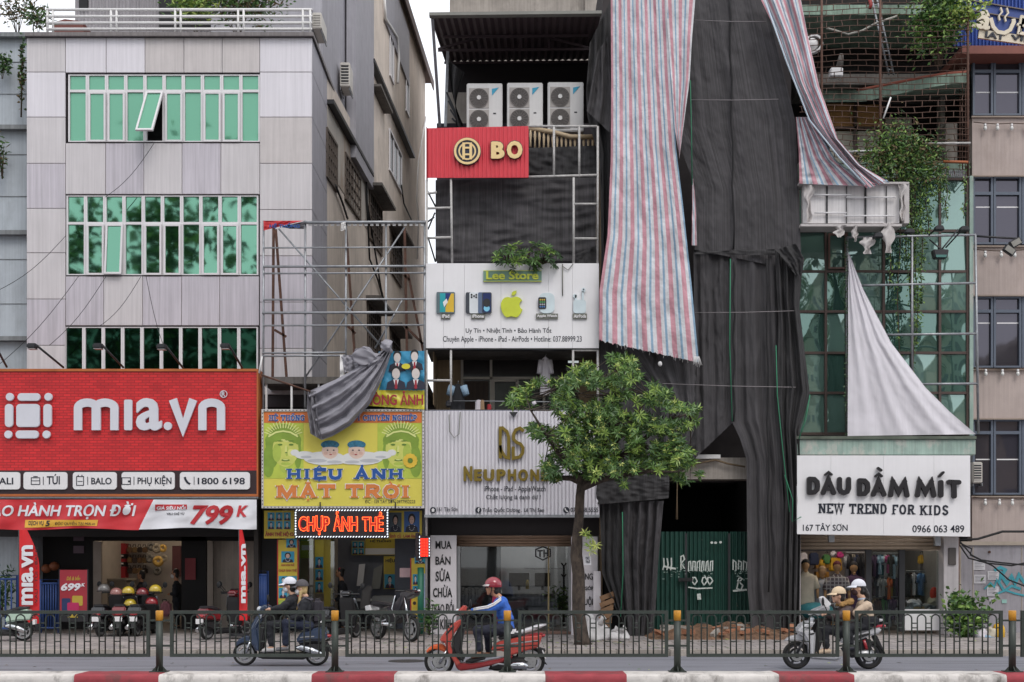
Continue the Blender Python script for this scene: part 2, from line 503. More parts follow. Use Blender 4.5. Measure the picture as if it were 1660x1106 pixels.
def net_mat(name, base, light):
    if name in _M: return _M[name]
    k = NT(name)
    tc = k.n('TexCoord'); mp = k.n('Mapping'); mp.inputs['Scale'].default_value = (70, .9, 1); k.l(tc.outputs['UV'], mp.inputs[0])
    f = k.noise(mp.outputs[0], 1.0, 3)
    c = k.mix(k.ramp(f, [(.3, g(0)),(.75, g(1))]), lin(base), lin(light))
    mp2 = k.n('Mapping'); mp2.inputs['Scale'].default_value = (300, 2.5, 1); k.l(tc.outputs['UV'], mp2.inputs[0])
    c = k.mix(1, c, k.ramp(k.noise(mp2.outputs[0], 1.0, 2), [(.35, g(.62)),(.65, g(1.1))]), 'MULTIPLY')
    c = k.mix(1, c, k.ramp(k.noise(k.coord(), 1.1, 5), [(.3, g(.8)),(.7, g(1.1))]), 'MULTIPLY')
    k.l(c, k.b.inputs['Base Color']); k.b.inputs['Roughness'].default_value = .85
    k.bump(k.noise(k.coord(), 60, 3), .3, .02)
    _M[name] = k.m
    return k.m
WHITE = mat('white_paint', 'dcdad9', .5, var=.06)
DARK = mat('dark_paint', '26262a', .5)
BLACK = mat('matt_black', '141417', .7)
STEEL = mat('galvanised_pipe', '9a9ca0', .45, .6, var=.25, vs=9)
RUST = mat('rusty_steel', '5d4034', .8, .1, var=.45, vs=8, dirt='2f2623')
CONC = mat('stained_concrete', 'a79f97', .9, var=.25, vs=1.6, streak=.25, dirt='5b5552', dirt_amt=.55, bump=.25)
CONCD = mat('dark_concrete', '6f6a66', .9, var=.35, vs=2, streak=.3, dirt='34302f', bump=.3)
INK = mat('dark_ink', '171c2b', .5)
GLASS = glass_clear('shop_glass')
RUBBER = mat('tyre_rubber', '1b1a1a', .85)
CHROME = mat('chrome', 'c9cbce', .18, 1, var=.05)
ALU = mat('cast_alloy', 'a9a9aa', .4, .8, var=.15)
BRONZE_DARK = mat('dark_interior', '1d1a1b', .8)
# ---------------------------------------------------------------- ground, road, pavement, median kerb
KY, FY = 23.5, 28.57           # pavement kerb, shop fronts
k = NT('asphalt')
v = k.coord()
c = k.mix(1, lin('7a7a82'), k.ramp(k.noise(v, 60, 6, .8), [(.25, g(.7)),(.75, g(1.15))]), 'MULTIPLY')
c = k.mix(1, c, k.ramp(k.noise(k.coord((.12, 1.6, 1)), 1.3, 5), [(.3, g(.72)),(.7, g(1.1))]), 'MULTIPLY')
c = k.mix(k.ramp(k.noise(k.coord((.5, 2.2, 1)), 1.1, 6, .7), [(.56, g(0)),(.66, g(.55))]), c, lin('4a494d'))
k.l(c, k.b.inputs['Base Color']); k.b.inputs['Roughness'].default_value = .8; k.bump(k.noise(v, 120, 4), .4, .01)
ASPH = k.m
k = NT('pavement_tiles')
v = k.coord()
br = k.n('TexBrick'); br.inputs['Scale'].default_value = 1; br.inputs['Brick Width'].default_value = .42; br.inputs['Row Height'].default_value = .42; br.inputs['Mortar Size'].default_value = .012
br.inputs['Color1'].default_value = lin('8e8786'); br.inputs['Color2'].default_value = lin('a39a96'); br.inputs['Mortar'].default_value = lin('5f5956')
k.l(v, br.inputs['Vector'])
c = k.mix(1, br.outputs[0], k.ramp(k.noise(v, 1.8, 7, .7), [(.3, g(.62)),(.65, g(1.08))]), 'MULTIPLY')
k.l(c, k.b.inputs['Base Color']); k.b.inputs['Roughness'].default_value = .85; k.bump(br.outputs[1], -.4, .01)
PAVE = k.m
b = MB(); b.quad((-600, -600, -.05),(600, -600, -.05),(600, 900, -.05),(-600, 900, -.05))
setting(b.build('ground', mat('bare_ground', '8a837b', .95)))
b = MB(); b.grid(lambda u, v: (-60 + 120 * u, -12 + (KY + 12) * v, 0), 30, 20)
setting(b.build('road', ASPH))
b = MB(); b.box(-60, 60, KY + .28, 60, -.04, .12)
setting(b.build('pavement', PAVE))
b = MB()
for i in range(-40, 42): b.box(i * 1.0 + .004, i * 1.0 + .996, KY, KY + .276, -.04, .118)
setting(b.build('kerb', mat('kerb_stone', '9b938c', .9, var=.3, vs=3, bump=.3), bevel=.02))
KR = mat('kerb_red_paint', '993a42', .75, var=.2, vs=5, dirt='5a4542', dirt_amt=.75, bump=.5, bs=12)
KW = mat('kerb_white_paint', 'd3cdc8', .75, var=.18, vs=4, dirt='57504a', dirt_amt=.85, bump=.6, bs=12)
b = MB()
for i, (x0, x1) in enumerate([(-420, -135),(-135, 120),(120, 257),(257, 505),(505, 639),(639, 884),(884, 1016),(1016, 1263),(1263, 1385),(1385, 1632),(1632, 1770),(1770, 2020)]):
    b.use(KR if x0 in (-420, 120, 505, 884, 1263, 1632) else KW)
    xs0, xs1 = X(x0, 17.9), X(x1, 17.9)
    n = 14
    prof = [(17.90, -.04),(17.89, .06),(17.90, .125),(17.93, .148),(18.1, .151),(18.45, .150),(18.56, .145),(18.58, .12),(18.58, -.04)]
    b.smooth = True
    b.grid(lambda u, v: (xs0 + (xs1 - xs0) * u, prof[round(v * 8)][0] + .012 * noise.noise(Vector(((xs0 + (xs1 - xs0) * u) * 3, v * 5, 0))), prof[round(v * 8)][1] + .008 * noise.noise(Vector(((xs0 + (xs1 - xs0) * u) * 5, v * 4, 9)))), n, 8)
setting(b.build('median_kerb', None, fix=False))

# ---------------------------------------------------------------- far-left grey house
GREYW = mat('pale_grey_plaster', 'b4bbc2', .85, var=.12, vs=1.2, streak=.16, dirt='6f7274', dirt_amt=.35, bump=.15)
t = thing('house', 'pale blue grey plastered house with dark ledges at the left edge', 'house', (X(0, 30), 30, 0))
b = MB(); b.box(X(-200, 30), X(44.0, 30), 30, 40, -.04, Z(52, 30)); b.build('wall', GREYW, t)
b = MB()
for y in (52, 202, 373, 545): b.pbox(-200, y, 45.5, y + 7, 29.82, .3)
for y in (100, 152, 250, 318, 420, 492): b.pbox(-200, y, 43.8, y + .8, 29.985, .02)
b.build('ledge', mat('ledge_grey', '85888a', .9, streak=.3), t)

# ---------------------------------------------------------------- white panelled building
MY = 29.2
PAN = [mat('panel_warm', 'cbc6c8', .5, var=.07, vs=.8, streak=.17), mat('panel_light', 'dad6dc', .5, var=.05, vs=.8, streak=.13), mat('panel_grey', 'c3bdc5', .5, var=.07, vs=.8, streak=.26), mat('panel_beige', 'c6bfbe', .5, var=.07, streak=.17)]
tower = thing('panelled_building', 'four storey white panelled building with green window bands above the red sign', 'building', (X(280, MY), MY, 0))
b = MB()
rnd = random.Random(3)
def panels(mb, xs, ys, pick):
    for i in range(len(xs) - 1):
        for j in range(len(ys) - 1):
            mb.use(PAN[pick(i, j)])
            mb.box(X(xs[i], MY) + .006, X(xs[i + 1], MY) - .006, MY, MY + .05, Z(ys[j + 1], MY) + .006, Z(ys[j], MY) - .006)
panels(b, [43, 106],[58, 117, 190, 265, 338, 410, 485, 560, 640], lambda i, j: [0, 1, 0, 2, 0, 0, 2, 0][j])
panels(b, [106, 172, 235, 298, 360, 421],[58, 118], lambda i, j: [1, 1, 3, 3, 3][i])
panels(b, [421, 506],[58, 117, 190, 265, 340, 415, 490, 565, 640], lambda i, j: [1, 1, 3, 0, 0, 2, 2, 0][j])
panels(b, [106, 171, 233, 295, 358, 421],[232, 315], lambda i, j: [0, 2, 0, 2, 0][i])
panels(b, [106, 168, 231, 294, 356, 420],[448, 528], lambda i, j: [2, 0, 2, 2, 2][i])
b.build('cladding', None, tower, bevel=.006, seg=1)
b = MB()
bk = mat('joint_dark', '4a4548', .8)
for y0, y1 in ((56, 119),(231.5, 316),(446.5, 529),(598, 660)): b.use(bk).pbox(43.5, y0, 421, y1, MY + .045, .3)
b.pbox(43.5, 56, 106.5, 660, MY + .045, .3); b.pbox(420.5, 56, 505.5, 660, MY + .045, .3)
b.build('backing_wall', None, tower)
b = MB(); b.pbox(40, 52, 508, 58, MY - .12, 9); b.build('parapet', mat('parapet_grey', '827c7c', .8, streak=.3), tower)
b = MB(); b.pbox(41, 57.5, 507, 60, MY - .06, 1); b.build('parapet_shadow_gap', DARK, tower)
# side return (cladding) and long side wall
WXA = math.tan(R(3.4)); WX0 = X(505, MY) + .005
def wY(px): return (-(WX0) + 31.6 * WXA) / ((CX - px) / F + WXA)
def W(px, py, off=0):
    Y = wY(px); p = P(px, py, Y); p.x += off; return p
def wz(px, py): return Z(py, wY(px))
b = MB()
ys = [58, 117, 190, 265, 340, 415, 490, 565, 640]
for j in range(8):
    for a0, a1 in ((MY + .05, MY + 1.55),(MY + 1.57, MY + 2.4)):
        b.use(mat('panel_side', 'a9a7b0', .5, var=.08, streak=.2)).box(WX0 - .05, WX0 + .005, a0, a1, Z(ys[j + 1], MY) + .008, Z(ys[j], MY) - .004)
b.build('side_cladding', None, tower, bevel=.005, seg=1)
def wallbox(mb, Ya, Yb, z0, z1, o0=-.3, o1=0.0):
    xa = WX0 + (Ya - 31.6) * WXA; xb = WX0 + (Yb - 31.6) * WXA
    vs = [(xa + o0, Ya, z0),(xa + o1, Ya, z0),(xb + o1, Yb, z0),(xb + o0, Yb, z0),(xa + o0, Ya, z1),(xa + o1, Ya, z1),(xb + o1, Yb, z1),(xb + o0, Yb, z1)]
    mb.add(vs, [(0, 3, 2, 1),(4, 5, 6, 7),(0, 1, 5, 4),(1, 2, 6, 5),(2, 3, 7, 6),(3, 0, 4, 7)])
SIDEW = mat('bare_cement_render', 'dccfc3', .92, var=.14, vs=.9, streak=.2, dirt='8a8078', dirt_amt=.5, bump=.3, bs=14)
b = MB(); wallbox(b, 31.62, 37.6, -.04, 14.3, -3, 0); b.build('side_wall', SIDEW, tower)
b = MB(); wallbox(b, 37.6, 51, -.04, 22.1, -4, 0); b.build('rear_block_wall', SIDEW, tower)
b = MB(); wallbox(b, 31.7, 37.4, 14.3, 22.5, -3, -.15); b.build('rooftop_cabin_side', mat('grey_sheet_metal', 'a3a1a8', .55, .1, var=.1, streak=.2), tower)
b = MB(); wallbox(b, 34.7, 37.7, 13.2, 24, -.1, .16); b.build('sheet_metal_screen', mat('grey_sheet_metal'  , '8b8990'), tower)
b = MB(); wallbox(b, 31.6, 37.6, 13.55, 13.66, -.05, .18); b.build('ledge', DARK, tower)
b = MB(); wallbox(b, 37.6, 46.5, 17.05, 17.17, -.05, .2); b.build('ledge', DARK, tower)
b = MB(); wallbox(b, 36.5, 52.2, 22.1, 22.18, -4, .22); wallbox(b, 36.5, 52.2, 21.8, 22.1, .18, .22)
b.build('roof', mat('rust_brown_sheet', '5d4a45', .7, var=.3), tower)
b = MB(); wallbox(b, 40.5, 46, 19.6, 21.6, .02, .06)
b.build('sheet_awning', mat('grey_sheet_metal', '8b8990'), tower)
FR_D = mat('old_brown_frame', '5b5048', .7); WF = mat('white_window_frame', 'd5d2d4', .45, var=.05)
SHADE = mat('dim_window_pane', '2c2a2c', .25)
def wall_window(x0, x1, yt, yb, frame, hood=False, bars=6, hb=True):
    z1, z0 = wz(x0, yt), wz(x0, yb); Ya, Yb = wY(x0), wY(x1)
    m = MB(); wallbox(m, Ya, Yb, z0, z1, -.02, .012); o = m.build('window', SHADE, tower)
    m = MB()
    wallbox(m, Ya, Ya + .08, z0, z1, 0, .05); wallbox(m, Yb - .08, Yb, z0, z1, 0, .05); wallbox(m, Ya, Yb, z1, z1 + .07, 0, .055); wallbox(m, Ya, Yb, z0 - .07, z0, 0, .055)
    for i in range(1, bars):
        y = Ya + (Yb - Ya) * i / bars; wallbox(m, y - .02, y + .02, z0, z1, .013, .045)
    if hb:
        for i in range(1, 4): z = z0 + (z1 - z0) * i / 4; wallbox(m, Ya, Yb, z - .02, z + .02, .013, .04)
    m.build('window_frame', frame, o)
    if hood:
        m = MB(); wallbox(m, Ya - .2, Yb + .2, z1 + .08, z1 + .17, 0, .45); m.build('hood', CONCD, o)
wall_window(527.5, 545, 210, 282, FR_D); wall_window(558, 583, 250, 318, FR_D)
wall_window(597.5, 618, 308, 382, FR_D, True); wall_window(631.5, 650, 371, 436, FR_D, True)
wall_window(594.8, 615.6, 490, 558, FR_D, True); wall_window(631.5, 647, 533, 588, FR_D, True)
wall_window(630, 650, 211, 272, WF, False, 3, False); wall_window(630.6, 637, 43, 119, WF, False, 2, False)
wall_window(657, 662, 116, 176, WF, False, 1, False)
b = MB(); wallbox(b, wY(602), wY(622), wz(602, 140), wz(602, 136), 0, .3); b.build('hood', CONCD, tower)
b = MB(); wallbox(b, 31.62, 37.6, 11.9, 13.5, -.1, .012); b.build('rust_streaked_band', mat('rusty_white_band', 'bdb6ad', .8, streak=.25, dirt='8a6238', dirt_amt=.6, var=.2, vs=.7), tower)
# cables down the side wall
for i, pts in enumerate([[(569, 150),(575, 190),(572, 215),(590, 255),(591, 320),(596, 420),(610, 455),(622, 500)],[(590, 270),(592, 330),(600, 380),(607, 420),(615, 470),(624, 503)],[(540, 300),(552, 330),(560, 355)],[(648, 300),(652, 330),(664, 356)]]):
    b = MB(); b.tube([W(x, y, .06) for x, y in pts], .03, 5)
    tag(b.build('cable', BLACK), ['black cable hanging from the side wall air conditioner down past the windows', 'thinner black cable beside the long hanging cable on the side wall', 'short black cable under the left barred side window', 'black cable above the rusty bracket on the side wall'][i], 'cable', 'cables on the side wall')
b = MB(); b.tube([W(x, y, .06) for x, y in [(688, 190),(676, 260),(673, 320),(676, 356),(674, 420)]], .035, 5)
tag(b.build('pipe', WHITE), 'pale plastic pipe curving down the far end of the side wall', 'pipe')
b = MB(); b.tube([W(x, y, .08) for x, y in [(619, -5),(621, 30),(640, 60),(643, 95),(641, 135)]], .05, 6)
tag(b.build('drainpipe', WHITE), 'white drainpipe high on the cement side wall', 'pipe')

# windows of the front
GG = glass_mirror('green_solar_glass', '7fb59b', '14281f', .74, .05, .9)
GG2 = glass_mirror('green_glass_painted_trees', '2f5a46', '070d0b', .42, .06, .9)  # bottom row: same glass, its colour darkened for the mirrored trees
GGL = glass_mirror('green_glass_painted_sky', '84b79d', '639c83', .4, .03, .9)  # top row: sky reflection painted into a pale matt body
SASH = WF
def bay(x0, x1, yt, ytr, yb, gl, case, tilt=0, trans=True):
    """One window of a band: fixed light or framed casement, with a top light."""
    m = MB(); w_ = 2.6
    for xx in (x0, x1 - w_): m.pbox(xx, yt, xx + w_, yb, MY + .03, .09)
    m.pbox(x0 + w_, yt, x1 - w_, yt + 1.6, MY + .03, .09); m.pbox(x0 + w_, yb - 1.6, x1 - w_, yb, MY + .03, .09)
    if trans: m.pbox(x0 + w_, ytr - 2, x1 - w_, ytr + 2, MY + .03, .09)
    o = m.build('window', SASH, tower)
    if trans:
        m = MB(); m.pbox(x0 + w_, yt + 1.6, x1 - w_, ytr - 2, MY + .075, .02); m.build('pane', gl, o)
    top = ytr + 2 if trans else yt + 1.6
    if not case:
        m = MB(); m.pbox(x0 + w_, top, x1 - w_, yb - 1.6, MY + .075, .02); m.build('pane', gl, o)
    else:
        a = tilt; Yh = MY + .0
        def hp(mb, xa, ya, xb, yb2, d0, d1):
            n0 = len(mb.v); mb.pbox(xa, ya, xb, yb2, Yh + d0, d1)
            if a:
                zt = Z(top, Yh)
                for i in range(n0, len(mb.v)):
                    x, y, z = mb.v[i]; dz, dy = z - zt, y - Yh
                    mb.v[i] = (x - dz * a * -.22, Yh + dy * math.cos(a) + dz * math.sin(a), zt + dz * math.cos(a) - dy * math.sin(a))
        m = MB(); xa, xb, fy0, fy1 = x0 + 1.6, x1 - 1.6, top - .6, yb - .4
        hp(m, xa, fy0, xa + 3, fy1, -.03, .055); hp(m, xb - 3, fy0, xb, fy1, -.03, .055)
        hp(m, xa + 3, fy0, xb - 3, fy0 + 3, -.03, .055); hp(m, xa + 3, fy1 - 3, xb - 3, fy1, -.03, .055)
        f = m.build('sash', SASH, o)
        m = MB(); hp(m, xa + 3, fy0 + 3, xb - 3, fy1 - 3, 0, .02); m.build('pane', gl, o)
for i in range(10):
    x0 = 110.5 + i * 31.1
    bay(x0, x0 + 30.9, 121, 147.5, 230, GGL, i % 3 != 0, R(24) if i == 4 else 0)
for i in range(10):
    x0 = 107.5 + i * 31.15
    bay(x0, x0 + 30.95, 317, 362, 446, GG, i % 3 != 0, R(4) if i == 2 else 0)
for i in range(10):
    x0 = 104.5 + i * 31.4
    bay(x0, x0 + 31.2, 530, 540, 640, GG2, False, 0, False)
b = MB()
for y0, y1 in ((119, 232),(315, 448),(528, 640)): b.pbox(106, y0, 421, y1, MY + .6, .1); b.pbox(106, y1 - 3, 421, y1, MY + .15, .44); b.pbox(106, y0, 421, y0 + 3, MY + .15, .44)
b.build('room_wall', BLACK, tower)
# roof terrace: railing, cabin, planting
b = MB(); RY = MY - .02
for y in (16, 27, 37.5, 47.5): b.tube([P(75, y, RY), P(505, y, RY), P(505, y, RY + 4)], .035, 6)
for x in (77, 86, 180, 189, 284, 293, 386, 395, 491, 503): b.tube([P(x, 16, RY), P(x, 53, RY)], .03, 6)
b.build('roof_railing', WHITE, tower)
b = MB(); CYR = 33.5
n = 150
prof = [(125 + 530 * i / n, .02 * (1 if i % 2 else -1)) for i in range(n + 1)]
def cab(u, v):
    i = min(n, round(u * n)); return Vector((X(122 + 420 * u, CYR), CYR + prof[i][1], 14.0 + 4 * v))
b.grid(cab, n, 1); b.build('rooftop_cabin', mat('corrugated_grey_white', 'a29ea2', .5, .1, var=.1, streak=.25), tower, fix=False)
for r_ in ((128, -10, 142, 14),(258, -60, 370, 44)): b = MB(); b.pbox(*r_, CYR - .06, .05); b.build('cabin_opening', BLACK, tower)
AC_B = mat('ac_casing', 'c9c4bd', .5, var=.08, streak=.12)
def wall_ac(x0, y0, x1, y1, Y, dep, label, grille='v'):
    t = thing('air_conditioner', label, 'air conditioner', tuple(P((x0 + x1) / 2, y1, Y)), 'outdoor air conditioner units')
    m = MB(); m.pbox(x0, y0, x1, y1, Y, dep); m.build('casing', AC_B, t, bevel=.02)
    m = MB(); m.pbox(x0 + 2, y0 + 3, x1 - 2, y1 - 5, Y - .005, .003)
    m.use(DARK); m.mats = [DARK]
    m.build('grille_backing', DARK, t)
    m = MB(); k_ = 7
    for i in range(k_):
        y = y0 + 4 + (y1 - y0 - 10) * i / (k_ - 1); m.pbox(x0 + 1.6, y - .7, x1 - 1.6, y + .7, Y - .02, .014)
    m.build('grille', AC_B, t)
    m = MB(); m.pbox(x0, y1 + .3, x0 + 1.5, y1 + 5, Y + .1, dep); m.pbox(x1 - 1.5, y1 + .3, x1, y1 + 5, Y + .1, dep); m.build('bracket', STEEL, t)
    return t
wall_ac(506, 20, 521, 46, 30.2, .9, 'white air conditioner at the corner of the roof railing')
wall_ac(551, 101, 567, 140, 33.6, .7, 'white air conditioner hanging on the cement side wall below the roof edge')

# ---------------------------------------------------------------- leaves
LEAF = [mat('leaf_dark', '33502a', .5, var=.2), mat('leaf_mid', '4d6f34', .5, var=.2), mat('leaf_light', '7d9a4a', .5, var=.15), mat('leaf_yellow', 'a3b45c', .5, var=.15), mat('leaf_dry', '6a5a3c', .7)]
def leaf(mb, p, d, ln, wd, rr):
    d = d.normalized(); s = d.cross(Vector((rr.uniform(-1, 1), rr.uniform(-1, 1), rr.uniform(-.2, 1))))
    if s.length < .05: s = d.orthogonal()
    s.normalize(); nn = s.cross(d)
    m1 = p + d * ln * .5 + nn * ln * .06
    mb.add([p, m1 + s * wd / 2, p + d * ln - nn * ln * .1, m1 - s * wd / 2],[(0, 1, 2, 3)])
def rosette(mb, p, d, n, ln, wd, rr):
    """A whorl of leaves round a twig tip pointing along d."""
    d = d.normalized(); u = d.orthogonal().normalized(); v = d.cross(u); a0 = rr.uniform(0, 6.3)
    for k in range(n):
        a = a0 + 6.283 * k / n + rr.uniform(-.25, .25)
        q = (u * math.cos(a) + v * math.sin(a)) * rr.uniform(.8, 1.1) + d * rr.uniform(.05, .5)
        q.z -= .15
        leaf(mb, p + d * rr.uniform(-.02, .02), q, ln * rr.uniform(.75, 1.15), wd, rr)
def shrub(name, label, cat, base, w_, h_, dep, nl, ln, wd, pal, seed, stems=5, group=None, hang=0, shape=None):
    """Many small leaves round a handful of stems."""
    rr = random.Random(seed); base = Vector(base)
    t = thing(name, label, cat, tuple(base), group)
    st = MB(); fo = MB(); tips = []
    for i in range(stems):
        a = rr.uniform(-1, 1); top = base + Vector((a * w_ * .42, rr.uniform(-.4, .4) * dep, h_ * rr.uniform(.55, .95)))
        mid = base.lerp(top, .5) + Vector((rr.uniform(-.1, .1) * w_, 0, h_ * .08))
        st.tube([base + Vector((a * .05 * w_, 0, 0)), mid, top],[.011 * max(h_, .5), .009 * max(h_, .5), .004], 5); tips += [mid, base.lerp(top, .75), top]
    for i in range(nl):
        tp = rr.choice(tips)
        p = tp + Vector((rr.gauss(0, .16) * w_, rr.gauss(0, .2) * dep, rr.gauss(0, .14) * h_))
        if shape and not shape(p): continue
        q = Vector((rr.uniform(-1, 1), rr.uniform(-1, .6), rr.uniform(-.5, .8) - hang))
        fo.use(LEAF[rr.choice(pal)])
        leaf(fo, p, q, ln * rr.uniform(.7, 1.3), wd, rr)
    st.build('stem', mat('twig_bark', '4b3d30', .9), t); fo.build('foliage', None, t, fix=False)
    return t
shrub('potted_plant', 'bright green feathery plant behind the white roof railing', 'plant', P(318, 52, 30.2), 1.15, .95, .5, 520, .2, .05, [1, 2, 2, 3], 1)
shrub('shrub', 'large grey green shrub behind the right half of the roof railing', 'plant', P(385, 52, 30.4), 1.9, 1.15, .6, 1500, .14, .05, [0, 1, 1, 4], 2, 8)
shrub('shrub', 'small dark plant at the left end of the roof railing', 'plant', P(62, 52, 30.2), .6, .55, .3, 170, .3, .04, [0, 1, 4], 3)
shrub('shrub', 'sparse reddish plant on the roof of the far left house', 'plant', P(28, 54, 30.6), .95, .95, .4, 260, .12, .05, [4, 4, 0], 4, 7)
shrub('vine', 'thin trailing vine hanging down the far left wall beside the panels', 'vine', P(34, 190, 29.6), .12, 1.75, .1, 170, .1, .06, [0, 1, 4], 5, 3)
shrub('vine', 'small tuft of weeds growing on the upper left wall', 'vine', P(4, 128, 29.7), .35, .6, .2, 130, .12, .07, [0, 1], 6, 4)
shrub('vine', 'trailing weeds below the first ledge of the far left wall', 'vine', P(4, 290, 29.7), .3, 1.1, .2, 130, .12, .05, [0, 1, 4], 8, 4)
b = MB(); b.pbox(88, 36, 135, 52, 31.5, .6); b.prism([(88, 36),(105, 31),(128, 34),(135, 36)], 31.5, .6)
tag(b.build('storage_box', mat('old_red_plastic', '6b3a33', .6)), 'dull red covered box behind the left part of the roof railing', 'box')
# thin sagging wires across the panelled front
for i, (a, c_) in enumerate([((-5, 395),(107, 380)),((250, 232),(170, 320)),((128, 447),(0, 590)),((172, 448),(80, 560)),((228, 449),(160, 530)),((237, 449),(265, 560))]):
    pa, pc = P(*a, MY - .25), P(*c_, MY - .6)
    if i == 0: pa, pc = P(107, 382, MY - .1), P(-5, 472, MY - .6)
    b = MB(); b.tube([pa.lerp(pc, q / 8) - Vector((0, 0, .15 * math.sin(math.pi * q / 8))) for q in range(9)], .008, 4)
    tag(b.build('wire', DARK), ['thin wire running left from the edge of the middle window band', 'thin wire hanging from the open top window', 'thin wire sloping left below the first middle window', 'thin wire sloping left below the second middle window', 'thin wire sloping left below the fourth middle window', 'thin looped wire dropping to the third sign lamp'][i], 'wire', 'thin wires on the panelled front')
# ---------------------------------------------------------------- red brick-patterned shop sign
SY = 27.9
k = NT('red_brick_relief')
tc = k.n('TexCoord'); mp = k.n('Mapping'); mp.inputs['Rotation'].default_value = (R(90), 0, 0); k.l(tc.outputs['Object'], mp.inputs[0])
br = k.n('TexBrick'); br.inputs['Scale'].default_value = 1; br.inputs['Brick Width'].default_value = .17; br.inputs['Row Height'].default_value = .062; br.inputs['Mortar Size'].default_value = .008
br.inputs['Color1'].default_value = lin('d8282c'); br.inputs['Color2'].default_value = lin('bf2026'); br.inputs['Mortar'].default_value = lin('9b1a1f')
k.l(mp.outputs[0], br.inputs['Vector'])
c = k.mix(1, br.outputs[0], k.ramp(k.noise(k.coord(), 1.3, 5), [(.3, g(.85)),(.7, g(1.05))]), 'MULTIPLY')
k.l(c, k.b.inputs['Base Color']); k.b.inputs['Roughness'].default_value = .45; k.bump(br.outputs[1], -.8, .03)
REDBRICK = k.m
SIL = mat('silver_letter', 'd2d2da', .4, .15, var=.04)
ORNG = mat('orange_trim', 'b1622f', .6, var=.15)
sign = thing('shop_sign', 'large red brick patterned shop sign with silver letters on the panelled building', 'sign', tuple(P(200, 803, SY)))
b = MB(); b.pbox(-80, 602, 416, 763, SY, .5); b.build('board', REDBRICK, sign)
b = MB(); b.pbox(-80, 763, 416, 801, SY - .012, .5); b.build('dark_strip', mat('dark_maroon', '2e191d', .5), sign)
b = MB(); b.pbox(-80, 598, 418.5, 602, SY - .03, .55); b.pbox(416, 602, 418.5, 801, SY - .03, .55); b.pbox(-80, 801, 418.5, 805, SY - .03, .55); b.build('frame', ORNG, sign)
b = MB(); b.pbox(-80, 805.3, 418.5, 808, SY - .01, .5); b.build('lower_rail', STEEL, sign)
LD = .09
m = MB().use(SIL)
m.rrect(28, 637.5, 65, 650, 6, SY - LD, .06); m.rrect(25, 698, 62.5, 711, 6, SY - LD, .06); m.rrect(7.5, 655, 21, 692.5, 6, SY - LD, .06); m.rrect(70, 655, 83.5, 692.5, 6, SY - LD, .06); m.rrect(26, 655, 64, 692.5, 6, SY - LD, .06)
for x, y in ((15.5, 643.5),(78, 643.5),(13, 704.5),(75, 704.5)): m.ell(x, y, 6.5, 6.5, SY - LD, .06)
m.build('emblem', None, sign, bevel=.008)
def arch(cx, r, y0, y1, n=10): return [(cx - r, y1)] + [(cx - r * math.cos(math.pi * i / n), y0 + r * 1.0 - r * math.sin(math.pi * i / n)) for i in range(n + 1)] + [(cx + r, y1)]
def logo(par, Y, x, y, sx, sy, m, d, rot=False):
    """The five-letter shop name built from round strokes; (x, y) its top left, sx, sy its size."""
    q = lambda u, v: (x + u * sx, y + v * sy)
    out = []
    def put(fn): mb = MB(); fn(mb); out.append(mb.build('lettering', m, par))
    wt = .054 * sx
    def st(mb, pts, Yk=0): mb.stroke([q(*p) for p in pts], wt, Y - Yk, d)
    def arc_(c0, r): return [(c0 - r, 1)] + [(c0 - r * math.cos(math.pi * i / 10), .30 - .17 * math.sin(math.pi * i / 10)) for i in range(11)] + [(c0 + r, 1)]
    def m_(mb): st(mb, arc_(.0885, .0615)); st(mb, arc_(.2065, .0615), .002)
    put(m_)
    put(lambda mb: mb.rrect(*q(.333, .04), *q(.386, 1.0), .01 * sx, Y, d))
    put(lambda mb: letters(mb, 'a', (*q(.416, .0), *q(.588, 1.02)), Y + d, d, .035))
    put(lambda mb: mb.ell(*q(.622, .87), .027 * sx, .027 * sx, Y, d))
    put(lambda mb: mb.stroke([q(.655, .03), q(.722, .93), q(.79, .03)], wt, Y, d))
    put(lambda mb: st(mb, arc_(.912, .0615)))
    return out
logo(sign, SY - LD, 119.5, 646, 245, 51.5, SIL, .06)
m = MB().use(SIL); m.disc(P(362.5, 639, SY - .03), .085, (0, 1, 0), .02, 20, .07); letters(m, 'R', (359.5, 635, 365.5, 643), SY - .02, .02, .02); m.build('registered_mark', None, sign)
OFFW = mat('sign_white', 'dedcdd', .4, var=.04)
